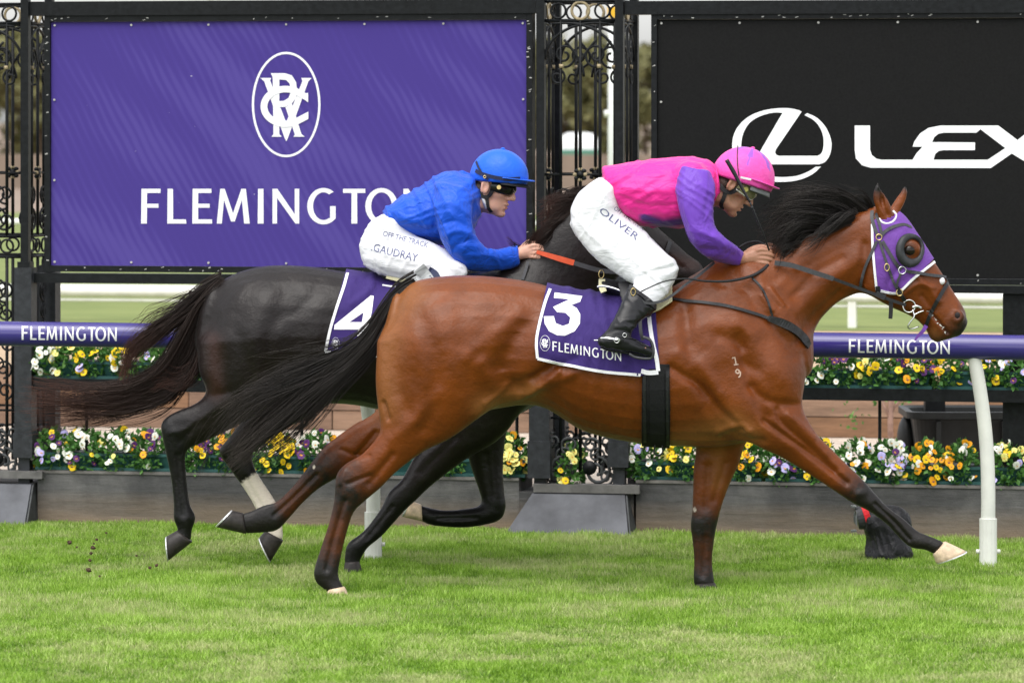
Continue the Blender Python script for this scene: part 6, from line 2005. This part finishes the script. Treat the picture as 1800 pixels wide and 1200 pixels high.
for s in (-1, 1):
    vol.add(loft([(716, 404, 634, 440, .09, s * .07), (730, 414, 645, 470, .095, s * .10), (756, 424, 686, 488, .088, s * .135), (784, 440, 732, 494, .075, s * .17), (806, 458, 776, 496, .062, s * .20), (818, 474, 806, 492, .045, s * .215)], DD, cap=.5), .03)
    vol.add(loft([(818, 470, 782, 462, .052, s * .215), (812, 490, 770, 470, .05, s * .225), (798, 504, 755, 482, .046, s * .245), (780, 520, 740, 498, .043, s * .262)], DD, cap=.3), .02)
bb, bb_bvh, _, _ = volmesh(vol, M['breeches'], 'breeches', blue, 2, .007, [(75, 90, 12, 1), (20, 130, 13, .7)], 71,
        [([(660, 440), (655, 462), (665, 480)], 3, 4), ([(690, 450), (680, 470), (684, 486)], 3, 4), ([(720, 455), (705, 475), (704, 488)], 3, 4), ([(760, 460), (735, 475), (725, 490)], 3, 4), ([(645, 462), (690, 482), (740, 484)], 3.5, -5)])
def bboot(s):
    vol = Vol(*bounds(675, 465, 790, 620, DD, .44), .005, band=9)
    y = s * .34
    vol.add(loft([(774, 522, 726, 482, .048, s * .262), (752, 540, 710, 512, .046, s * .29), (735, 560, 698, 540, .042, s * .32), (728, 576, 690, 562, .040, s * .335), (722, 596, 680, 586, .036, y)], DD, cap=.25), .015)
    vol.add(loft([(680, 578, 681, 596, .030, y), (692, 570, 692, 600, .036, y), (720, 574, 720, 606, .040, y), (756, 590, 755, 612, .038, y), (770, 598, 768, 613, .028, y)], DD, cap=.6), .018)
    o, b, v, q = volmesh(vol, M['grey_boot'], 'boot', blue)
    if s < 0:
        strap('navy_band', [(753, 476), (764, 484), (770, 500)], 16, M['navy'], o, bb_bvh, DD, .004, .004)
        strap('boot_top', [(737, 470), (746, 482), (757, 500)], 22, M['grey_boot'], o, bb_bvh, DD, .003, .004)
bboot(-1); bboot(1)
Mc2 = head_matrix((849, 328), DD, 5, 14, 1.0, -.084)
hc, hr = (.046, 0, .045), (.136, .112, .128)
hel2, hel2_bvh = dome('helmet_cover', Mc2, hc, hr, .020, M['cap_blue'], blue, .03, 6)
brim('peak', Mc2, hc, (hr[0] * .99, hr[1] * .99), .040, .034, .004, M['cap_blue'], hel2)
brim('under_peak', Mc2, hc, (hr[0] * .96, hr[1] * .94), .026, .022, .022, M['foam'], hel2, 74)
lump('button', ellipsoid(Mc2 @ Vector((.052, 0, .174)), (.011, .011, .007), n=8), M['cap_blue'], hel2)
strap('band', [(836, 300), (845, 305), (870, 312), (895, 315), (914, 314)], 6.5, M['navy'], hel2, hel2_bvh, DD, .003, .002)
strap('elastic', [(837, 284), (842, 296), (850, 309), (858, 316)], 4, M['navy'], hel2, hel2_bvh, DD, .005, .002)
ringat('buckle', 852, 311, 2.2, .002, M['brass'], hel2, hel2_bvh, d=DD, off=.009)
visor('goggles', Mb, .098, .082, .012, -.024, .030, M['lens_dark'], blue)
gg = blue.children[-1]
for s in (-1, 1):
    c = Mb @ Vector((.064, s * .072, .004)); c2 = Mb @ Vector((.066, s * .088, .004))
    MB().tube([c, c2], .010, 14).build('vent', M['brass'], gg)
    lump('eye', ellipsoid((.083, s * .031, .010), (.012, .0125, .0115), Mb, 8), M['eyewhite'], blue)
strap('harness', [(838, 322), (841, 335), (848, 345), (857, 346), (864, 338), (866, 324)], 6.5, M['foam'], blue, blue_bvh, DD, .005, .007)
hs = blue.children[-1]
strap('chin_strap', [(856, 344), (857, 356), (859, 366), (864, 372)], 5.5, M['foam'], hs, blue_bvh, DD, .004, .005)
lump('lip', ellipsoid((.0895, 0, -.0775), (.0078, .019, .0045), Mb, 8), M['lip'], blue)
lump('hair_back', ellipsoid((-.024, 0, -.015), (.050, .073, .045), Mb, 12), M['hair_brown'], blue)
def bmap(x0, y0, ang, k, sx):
    a = radians(ang)
    return lambda x, y: hit(bb_bvh, x0 + (x * k * sx) * cos(a) + y * k * sin(a) * .95, y0 + (x * k * sx) * sin(a) - y * k * cos(a), DD, .0015)
V, T = font_polys('.GAUDRAY', 1.0); w_ = max(p[0] for p in V)
decal_vt('leg_lettering', V, T, bmap(651, 440, 14, 20, 84 / (w_ * 20)), M['navyprint'], bb, .12)
V, T = font_polys('OFF THE TRACK', 1.0); w_ = max(p[0] for p in V)
decal_vt('leg_lettering', V, T, bmap(672, 414, 15, 13, 82 / (w_ * 13)), M['navyprint'], bb, .25)
# ------------------------------------------------------------------ tack of the bay horse
sc3 = thing('saddlecloth', 'purple saddlecloth with white number 3 on the bay horse', 'saddlecloth', P(1050, 505, BD))
cpoly = [(968, 470), (943, 582), (943, 631), (1000, 643), (1060, 654), (1127, 660), (1160, 655), (1147, 470)]
cl, cl_bvh = shell(bv, bq, cpoly, .010, .005, 'cloth', M['numbercloth'], sc3,
    [([(1035, 500), (1045, 550), (1075, 600)], 7, 9), ([(1060, 500), (1062, 560), (1095, 640)], 7, 8), ([(1000, 505), (1002, 540), (985, 600)], 8, 6), ([(1020, 600), (1040, 625), (1050, 650)], 6, 6), ([(1110, 620), (1118, 640), (1120, 658)], 6, 8), ([(965, 600), (970, 632)], 6, 5), ([(1090, 510), (1085, 560)], 6, 6)])
def cmap(x, y): return hit(cl_bvh, x, y, BD, .0018)
def trim(path, w, p):
    pts = catmull(path, 5)
    strap('trim', path, w, M['trim'], p, cl_bvh, BD, .0008, .003)
trim([(967, 508), (957, 535), (946, 580), (943, 605), (945, 630)], 5, sc3)
trim([(945, 630), (975, 637), (1000, 642), (1060, 653), (1126, 659)], 5, sc3)
trim([(1140, 545), (1143, 575), (1148, 605), (1154, 630), (1157, 652)], 7, sc3)
trim([(1127, 652), (1140, 655), (1157, 654)], 8, sc3)
three = [[(880 + x / 3.529, 460 + y / 3.529) for x, y in [(335, 190), (507, 212), (493, 247), (440, 268), (472, 287), (494, 325), (492, 382), (460, 430), (400, 458), (350, 455), (300, 430), (274, 385), (268, 338), (330, 337), (342, 380),
          (385, 398), (424, 384), (432, 345), (402, 316), (350, 312), (325, 280), (428, 232), (330, 224)]]]
decal('number', [three], cmap, M['print'], sc3, fine=5)
k3 = 128 / 538.0
def slant(polys, sl):
    return [[[(x, y) for x, y in lp] for lp in pl] for pl in polys]
for pl in word_polys(971, 616, 16.5, 0.155):
    pl = [[(971 + (p[0] - 971) * 128 / (538 * 16.5 / 61), p[1] + .155 * ((p[0] - 971) * 128 / (538 * 16.5 / 61) - (p[0] - 971))) for p in lp] for lp in pl]
    decal('letter', [pl], cmap, M['print'], sc3, fine=4)
ring, mono = emblem_polys(958, 603, .030)
decal('emblem_ring', [[[(958 + (x - 958) * 1.0, y) for x, y in lp] for lp in ring]], cmap, M['print'], sc3, fine=3)
for i, pl in enumerate(mono):
    decal('emblem_initial', [[[(958 + (x - 958) * .92, 603 + (y - 603) * .92) for x, y in lp] for lp in pl]], lambda x, y, k=i * .0004: hit(cl_bvh, x, y, BD, .0018 + k), M['print'], sc3, fine=4)

gt = thing('girth', 'broad black girth strap round the belly of the bay horse', 'girth', P(1153, 785, BD))
g1, g_bvh = shell(bv, bq, [(1129, 640), (1128, 720), (1128, 800), (1177, 800), (1178, 720), (1176, 640)], .006, .006, 'band', M['girth'], gt)
strap('centre_web', [(1154, 648), (1155, 720), (1156, 782)], 26, M['girth'], gt, g_bvh, BD, .0005, .004)
for x in (1133, 1173):
    strap('edge_binding', [(x, 652), (x, 720), (x + 1, 784)], 5, M['leather'], gt, g_bvh, BD, .0005, .003)
wire('loose_end', [(1152, 778), (1150, 795), (1158, 800), (1165, 794), (1163, 780)], .004, M['leather'], gt, deps=[BD - .1] * 5)

sd_ = thing('racing_saddle', 'small black racing saddle with cream pad on the bay horse', 'saddle', P(1110, 505, BD))
pad, pad_bvh = shell(bv, bq, [(1128, 470), (1136, 520), (1142, 552), (1160, 545), (1182, 530), (1182, 470)], .020, .008, 'pad', M['pad'], sd_)
vol = Vol(*bounds(1040, 470, 1200, 560, BD, .3), .005, band=9)
vol.add(loft([(1058, 487, 1056, 512, .10, 0), (1080, 492, 1080, 520, .12, 0), (1110, 497, 1110, 528, .10, 0), (1145, 492, 1145, 525, .09, 0), (1172, 478, 1176, 510, .07, 0)], BD, cap=.5), .02)
for s in (-1, 1):
    vol.add(loft([(1085, 496, 1150, 496, .015, s * .16), (1092, 530, 1152, 530, .014, s * .235), (1102, 560, 1146, 556, .012, s * .27)], BD, cap=.4), .03)
volmesh(vol, M['leather'], 'seat', sd_)
strap('cantle_pad', [(1058, 492), (1058, 504), (1062, 514)], 11, M['pad'], sd_, deps=[BD - .07, BD - .10, BD - .12], t=.006)
ringat('dee_ring', 1057, 482, 4.5, .0018, M['brass'], sd_, dep=BD - .06, ky=1.6)
wire('stirrup_bar', [(1050, 504), (1062, 503), (1080, 507), (1098, 514)], .005, M['steel'], sd_, deps=[BD - .15, BD - .16, BD - .17, BD - .18])
strap('stirrup_leather', [(1118, 512), (1124, 545), (1126, 580), (1130, 598)], 6, M['leather'], sd_, deps=[BD - .24, BD - .30, BD - .335, BD - .34], t=.004)
sy = BD - .335
wire('stirrup', [(1131, 592), (1145, 600), (1149, 620), (1143, 630), (1118, 628), (1106, 622)], .0055, M['leather_grey'], sd_, deps=[sy - .055, sy - .06, sy - .065, sy - .05, sy - .045, sy - .045])
wire('stirrup', [(1131, 592), (1143, 597), (1147, 617), (1142, 627)], .0055, M['leather_grey'], sd_, deps=[sy - .05, sy, sy + .06, sy + .05])

# hood -----------------------------------------------------------
hd = thing('hood', 'purple racing hood with black eye cup on the head of the bay horse', 'hood', P(1570, 440, BD))
hpoly = [(1533, 392), (1536, 470), (1541, 511), (1567, 516), (1582, 514), (1606, 490), (1644, 459), (1630, 420), (1600, 380), (1580, 366), (1556, 366)]
hb = BVHTree
hv = bv.copy()
hpx = topx(hv)
# the ears stay free: the cover is cut from the head below them
keep = ~(((hpx[:, 1] < 371 + np.clip(1585 - hpx[:, 0], 0, 30) * .45)) & (hpx[:, 0] < 1590))
hq = bq[keep[bq].all(1)]
# eye opening
eo = np.linalg.norm((hpx - (1602, 440)) / (17, 21), axis=1) < 1
hq = hq[~eo[hq].any(1)]
hood, hood_bvh = shell(hv, hq, hpoly, .004, .003, 'hood', M['hood'], hd, [([(1545, 420), (1560, 470)], 5, 3), ([(1560, 395), (1590, 400)], 5, 3), ([(1575, 490), (1600, 475)], 5, 3)])
both_bvh = bay_bvh
def htrim(path, w=4.2): strap('trim', path, w, M['trim'], hd, bay_bvh, BD, .0075, .004)
htrim([(1533, 394), (1534, 430), (1537, 470), (1541, 510)])
htrim([(1548, 511), (1567, 515), (1582, 512), (1606, 489), (1625, 474), (1643, 460)])
wire('ear_trim', [(1545, 384), (1551, 391), (1561, 393), (1571, 388), (1575, 378), (1570, 371)], .0052, M['trim'], hd, bvh=bay_bvh, d=BD, off=.006)
# eye cup: rubber bowl rim open to the front
cup = []
for r_, o_ in ((1.0, .004), (.97, .020), (.84, .026), (.64, .020), (.56, .002)):
    rg_ = []
    for k in range(28):
        a = 2 * pi * k / 28
        x, y = 1599.5 + 25.5 * r_ * cos(a) + (4.5 if r_ < .9 else 0), 440 + 30.5 * r_ * sin(a) - (2.5 if r_ < .9 else 0)
        rg_.append((x, y, o_ * (1.0 + .25 * cos(a) * -1)))
    cup.append(rg_)
base_d = []
for rg_ in cup:
    base_d.append([hit(bay_bvh, x, y, BD, 0) for x, y, o in rg_])
mb = MB(); V = []
for rg_, hh in zip(cup, base_d):
    for (x, y, o), h in zip(rg_, hh):
        z = (h.y if h is not None else BD - .02)
        z = min(z, BD - .035)
        V.append(P(x, y, z - o))
mb.add(V, [(i * 28 + k, i * 28 + (k + 1) % 28, (i + 1) * 28 + (k + 1) % 28, (i + 1) * 28 + k) for i in range(4) for k in range(28)])
mb.build('eye_cup', simple('grey black rubber', (.028, .03, .033), .45, var=.25), hd, smooth=True)

# bridle ------------------------------------------------------------
bd_ = thing('bridle', 'black leather bridle with steel bit on the bay horse', 'bridle', P(1590, 520, BD))
def bst(name, path, w=5, mat=None, off=.0105): return strap(name, path, w, mat or M['leather_grey'], bd_, bay_bvh, BD, off, .004)
bst('headpiece', [(1533, 371), (1533, 385), (1538, 402), (1544, 416)], 6)
bst('headpiece', [(1540, 375), (1545, 392), (1550, 412)], 5)
bst('browband', [(1548, 416), (1556, 407), (1570, 399), (1588, 395), (1602, 400)], 5.5)
bst('throat_latch', [(1541, 424), (1532, 445), (1522, 468), (1514, 495), (1513, 508)], 5)
bst('cheekpiece', [(1551, 424), (1563, 444), (1574, 462), (1584, 474)], 6)
bst('cheekpiece', [(1546, 424), (1553, 446), (1562, 472), (1571, 496), (1579, 510)], 4.5)
bst('cheekpiece', [(1584, 480), (1578, 494), (1576, 506)], 4)
bst('cheekpiece', [(1577, 505), (1583, 516), (1590, 528)], 7, M['leather'])
bst('noseband', [(1593, 476), (1610, 479), (1632, 483), (1655, 486), (1663, 488)], 5.5)
bst('noseband', [(1666, 497), (1655, 515), (1644, 535), (1634, 555), (1628, 572)], 6.5, M['leather'])
bst('noseband', [(1659, 485), (1665, 490), (1668, 498)], 8, M['leather_grey'])
lump('nose_fleece', ellipsoid(hit(bay_bvh, 1656, 494, BD, .004) or P(1656, 494, BD - .05), (.013, .012, .016), n=8), M['trim'], bd_)
ringat('ring', 1545, 417, 5.2, .0024, M['brass'], bd_, bay_bvh, off=.014)
ringat('ring', 1586, 475, 6.5, .0026, M['steel'], bd_, bay_bvh, off=.014)
ringat('buckle', 1559, 470, 4.2, .0022, M['brass'], bd_, bay_bvh, off=.014, ky=1.5)
ringat('buckle', 1581, 514, 5.4, .0024, M['brass'], bd_, bay_bvh, off=.016, ky=1.1)
ringat('bit_ring', 1598, 538, 11, .0032, M['steel'], bd_, bay_bvh, off=.014)
wire('bit', [(1604, 540), (1612, 538), (1620, 541)], .006, M['steel'], bd_, bvh=bay_bvh, d=BD, off=.012, taper=[1.3, 1, .8])
wire('bit_loop', [(1604, 544), (1607, 556), (1600, 566), (1596, 575), (1602, 578), (1615, 574)], .0032, M['steel'], bd_, deps=[BD - .075, BD - .08, BD - .08, BD - .075, BD - .06, BD - .05])
wire('bit_loop', [(1606, 554), (1615, 549), (1624, 546)], .0032, M['steel'], bd_, deps=[BD - .08, BD - .075, BD - .07])
strap('chin_end', [(1628, 572), (1622, 582), (1614, 590), (1608, 598)], 6, M['hood'], bd_, deps=[BD - .055, BD - .055, BD - .05, BD - .05], taper=[1.2, 1, .5], t=.004)
strap('keeper', [(1543, 503), (1543, 516)], 8, M['leather'], bd_, bay_bvh, BD, .014, .006)
strap('loose_strap', [(1566, 530), (1566, 545), (1565, 560)], 7, M['leather'], bd_, deps=[BD - .07, BD - .07, BD - .07], t=.005)
# foam at the lips
fm = MB()
for i in range(18):
    t_ = i / 17; x = 1630 + 32 * t_ + random.uniform(-2, 2); y = 548 + 36 * t_ ** 1.2 + random.uniform(-2, 2)
    h = hit(bay_bvh, x, y, BD, .001)
    if h is None: continue
    s = random.uniform(.0012, .0034)
    v_, q_, t__ = ellipsoid(h, (s * 1.6, s, s), n=4)
    fm.add([Vector(p) for p in v_], [tuple(map(int, f)) for f in q_] + [tuple(map(int, f)) for f in t__])
o = fm.build('foam', simple('saliva foam', (.75, .75, .7), .2, var=0), bd_, smooth=True); o['kind'] = 'stuff'
# breastplate
bp = thing('breastplate', 'black breastplate strap across the chest of the bay horse', 'strap', P(1350, 560, BD))
strap('strap', [(1165, 522), (1200, 528), (1240, 532), (1275, 537), (1320, 549), (1352, 560)], 5.5, M['leather'], bp, bay_bvh, BD, .008, .004)
strap('chest_pad', [(1350, 559), (1372, 566), (1395, 579), (1412, 594), (1421, 608)], 13, M['leather'], bp, bay_bvh, BD, .008, .009, taper=[.7, 1.1, 1.2, 1.2, 1.0])
strap('neck_strap', [(1322, 488), (1338, 505), (1350, 530), (1358, 556)], 3.6, M['leather'], bp, bay_bvh, BD, .006, .003)
# reins
rn = thing('reins', 'black reins of the bay horse running from the pink rider hands to the bit', 'reins', P(1460, 500, BD))
strap('rein', [(1362, 462), (1390, 466), (1425, 477), (1465, 490)], 8.5, M['leather_grey'], rn, deps=[BD - .11, BD - .125, BD - .13, BD - .125], t=.006)
strap('rein', [(1465, 490), (1500, 503), (1535, 516), (1565, 527), (1592, 536)], 5.5, M['leather'], rn, deps=[BD - .125, BD - .115, BD - .115, BD - .12, BD - .115], t=.005)
strap('keeper', [(1540, 516), (1556, 523)], 10, M['leather'], rn, deps=[BD - .125, BD - .128], t=.008)
wire('rein_loop', [(1350, 466), (1338, 476), (1318, 486), (1280, 494), (1240, 494), (1205, 490), (1170, 494), (1140, 506), (1122, 515)], .0062, M['leather'], rn, deps=[BD - .10, BD - .13, BD - .17, BD - .23, BD - .26, BD - .28, BD - .30, BD - .31, BD - .31], taper=[1.2, 1.2, 1.1, 1, .8, .6, .5, .5, .5])
wire('rein_loop', [(1298, 436), (1312, 428), (1330, 425), (1343, 430), (1352, 442)], .0055, M['leather'], rn, deps=[BD + .02, BD + .02, BD + .0, BD - .03, BD - .06])
strap('rein', [(1255, 462), (1228, 484), (1205, 500), (1180, 520), (1160, 530), (1135, 532), (1112, 516), (1108, 500)], 4.5, M['leather_grey'], rn, deps=[BD - .12, BD - .22, BD - .27, BD - .30, BD - .315, BD - .32, BD - .315, BD - .31], t=.003)
ringat('ring', 1113, 513, 4, .0018, M['brass'], rn, dep=BD - .32, ky=1.6)
# whip
wp = thing('whip', 'thin black whip held upright beside the face of the pink rider', 'whip', P(1350, 438, BD - .12))
wire('handle', [(1277, 281), (1290, 303), (1304, 330), (1318, 355)], .0085, M['leather'], wp, deps=[BD - .19] * 4, taper=[1.1, 1.1, .8, .55])
wire('shaft', [(1318, 355), (1332, 388), (1343, 415), (1352, 440)], .0042, M['leather'], wp, deps=[BD - .19, BD - .175, BD - .15, BD - .12])
for i in range(9):
    t_ = i / 9
    ringat('binding', 1322 + 22 * t_, 364 + 55 * t_, 1.6, .0022, M['leather_grey'], wp, dep=BD - .19 + .05 * t_, ky=.5)

# ------------------------------------------------------------------ tack of the dark horse
s4 = thing('saddlecloth', 'purple saddlecloth with white number 4 on the dark horse', 'saddlecloth', P(660, 480, DD))
cpoly = [(612, 462), (590, 540), (570, 618), (640, 626), (760, 634), (790, 630), (776, 462)]
c4, c4_bvh = shell(dv, dq, cpoly, .010, .005, 'cloth', M['numbercloth'], s4, [([(655, 485), (650, 510), (620, 535)], 6, 9), ([(620, 490), (610, 540)], 8, 6), ([(690, 490), (690, 560)], 7, 6)])
def c4map(x, y): return hit(c4_bvh, x, y, DD, .0018)
strap('trim', [(611, 480), (604, 505), (592, 540), (580, 580), (572, 618)], 5, M['trim'], s4, c4_bvh, DD, .0008, .003)
strap('trim', [(572, 618), (610, 622), (640, 624), (670, 626), (740, 632)], 4, M['trim'], s4, c4_bvh, DD, .0008, .003)
decal('number', [[[(652, 519), (657, 520), (654, 545), (650, 566), (660, 568), (658, 579), (648, 579), (645, 592), (626, 590), (630, 579), (587, 579), (588, 571)], [(636, 566), (639, 549), (614, 566)]]], c4map, M['print'], s4, fine=5)
strap('stitch', [(672, 501), (684, 503), (696, 504)], 4, M['trim'], s4, c4_bvh, DD, .0008, .002)
ring, mono = emblem_polys(590, 603, .022)
decal('emblem_ring', [ring], c4map, M['print'], s4, fine=3)
for i, pl in enumerate(mono):
    decal('emblem_initial', [pl], lambda x, y, k=i * .0004: hit(c4_bvh, x, y, DD, .0018 + k), M['print'], s4, fine=4)
sdl = thing('racing_saddle', 'small saddle with pale edge under the blue rider', 'saddle', P(700, 490, DD))
vol = Vol(*bounds(640, 455, 860, 560, DD, .3), .006, band=9)
vol.add(loft([(676, 476, 676, 496, .10, 0), (700, 480, 700, 502, .12, 0), (740, 482, 740, 508, .10, 0), (790, 474, 792, 502, .08, 0)], DD, cap=.5), .02)
for s in (-1, 1):
    vol.add(loft([(710, 484, 775, 484, .015, s * .16), (716, 520, 772, 520, .014, s * .235), (724, 545, 764, 545, .012, s * .265)], DD, cap=.4), .03)
volmesh(vol, M['leather'], 'seat', sdl)
strap('cantle_pad', [(680, 486), (700, 491), (722, 495)], 7, M['pad'], sdl, deps=[DD - .15, DD - .17, DD - .19], t=.006)
rd = thing('reins', 'reins of the dark horse, orange near the blue rider hand', 'reins', P(1000, 460, DD))
tag(strap('rein', [(944, 443), (965, 449), (988, 456), (1009, 462)], 9, simple('orange rubber rein', (.62, .085, .03), .5, var=.1), rd, deps=[DD - .10, DD - .12, DD - .135, DD - .14], t=.006, taper=[.7, .95, 1.1, 1.1]), 'orange grip')
strap('rein', [(1009, 462), (1035, 470), (1060, 476), (1095, 478), (1140, 480)], 8, M['leather_grey'], rd, deps=[DD - .14, DD - .14, DD - .13, DD - .12, DD - .11], t=.005)
strap('rein_end', [(928, 460), (924, 475), (918, 492)], 5, M['leather_grey'], rd, deps=[DD - .10, DD - .12, DD - .15], t=.004)
bk = thing('bridle', 'black bridle of the dark horse half hidden behind the pink rider', 'bridle', P(1150, 470, DD))
strap('cheekpiece', [(1092, 350), (1110, 400), (1130, 450), (1140, 482)], 6, M['leather'], bk, dark_bvh, DD, .008, .004)
strap('noseband', [(1178, 424), (1168, 455), (1160, 490)], 7, M['leather'], bk, dark_bvh, DD, .008, .004)
ringat('bit_ring', 1142, 482, 9, .003, M['steel'], bk, dark_bvh, d=DD, off=.012)

# ------------------------------------------------------------------ remote camera on the turf, divots
dc = CAMH * F / (984 - HY)
rc = thing('remote_camera', 'small remote camera under a black rain cover with a red band, on the grass', 'camera', P(1558, 984, dc))
vol = Vol(*bounds(1490, 875, 1620, 1000, dc, .2), .005, band=8)
vol.add(loft([(1524, 898, 1530, 940, .075, 0), (1550, 886, 1552, 942, .09, 0), (1578, 890, 1580, 940, .085, 0), (1594, 900, 1594, 935, .07, 0)], dc, cap=.35), .02)
vol.add(loft([(1528, 925, 1590, 925, .085, 0), (1524, 950, 1596, 950, .095, 0), (1522, 975, 1602, 975, .105, 0), (1521, 988, 1600, 988, .10, 0)], dc, cap=.1), .03)
volmesh(vol, cloth('black rain cover', (.014, .014, .016), .42, .5, 14), 'rain_cover', rc, 2, .012, [(75, 40, 10, 1), (95, 50, 12, 1), (30, 40, 12, .7)], 91)
def lens_ring(x0, x1, r0, r1, mat, name, n=20):
    c0, c1 = P(x0, 911, dc), P(x1, 908, dc)
    mb = MB(); mb.tube([c0, c0.lerp(c1, .02), c0.lerp(c1, .98), c1], [r0 * .92, r0, r1, r1 * .92], n)
    return mb.build(name, mat, rc, smooth=False)
lens_ring(1519, 1529, .066, .072, simple('red band', (.62, .012, .02), .5, var=.15, scale=60, bump=.3), 'red_band')
lens_ring(1506, 1520, .052, .060, simple('grey lens barrel', (.05, .05, .055), .4), 'lens_hood')
for a in range(4):
    an = a * pi / 2 + pi / 2
    c = P(1505, 911, dc); o = Vector((0, cos(an), sin(an))) * .052; tg_ = Vector((0, -sin(an), cos(an))) * .034
    MB().box8([c + o - tg_, c + o + tg_, c + o * 1.15 + tg_, c + o * 1.15 - tg_] + [p + Vector((-.025 if a % 2 == 0 else -.008, 0, 0)) for p in (c + o * 1.05 - tg_ * .5, c + o * 1.05 + tg_ * .5, c + o * 1.2 + tg_ * .5, c + o * 1.2 - tg_ * .5)]).build('hood_petal', M['smoke'], rc)
rg = random.Random(5)
M['clod'] = simple('dark soil clod', (.075, .045, .03), .95, var=.5, scale=60, bump=.8)
spots = [(122, 953, 4.5), (163, 962, 4), (160, 972, 3), (170, 948, 2.5), (156, 1001, 4.5), (158, 984, 3), (135, 961, 2), (240, 976, 2), (275, 993, 3), (263, 997, 3), (187, 936, 2), (175, 1012, 2), (165, 955, 2)]
names = ['largest soil clod at the left, left of the hooves', 'soil clod in the middle of the kicked up cluster', 'small soil clod just below the middle of the cluster', 'tiny soil clod above the cluster', 'low soil clod at the foot of the cluster',
         'small soil clod between cluster and foot', 'tiny soil clod beside the largest one', 'single tiny clod towards the dark horse hoof', 'pale clod under the left dark hoof', 'second pale clod left of the one under the hoof',
         'tiny clod highest of the spray by the wall', 'tiny clod lowest in the grass', 'tiny clod touching the cluster']
for (x, y, r), lb in zip(spots, names):
    d_ = 21.3
    c = P(x, y, d_)
    if c.z < .035: c = P(x, y, (CAMH - .035) * F / (y - HY))
    v_, q_, t_ = ellipsoid((0, 0, 0), (1, .9, .8), n=6)
    v_ = v_ * (1 + RNG.normal(0, .22, (len(v_), 1))) * r * d_ / F + np.array(c)
    me = bpy.data.meshes.new('m'); me.from_pydata([tuple(p) for p in v_], [], [tuple(map(int, f)) for f in q_] + [tuple(map(int, f)) for f in t_])
    tag(obj('soil_clod', me, M['clod'] , None, c), lb, 'clod', 'soil clods kicked up by the hooves')
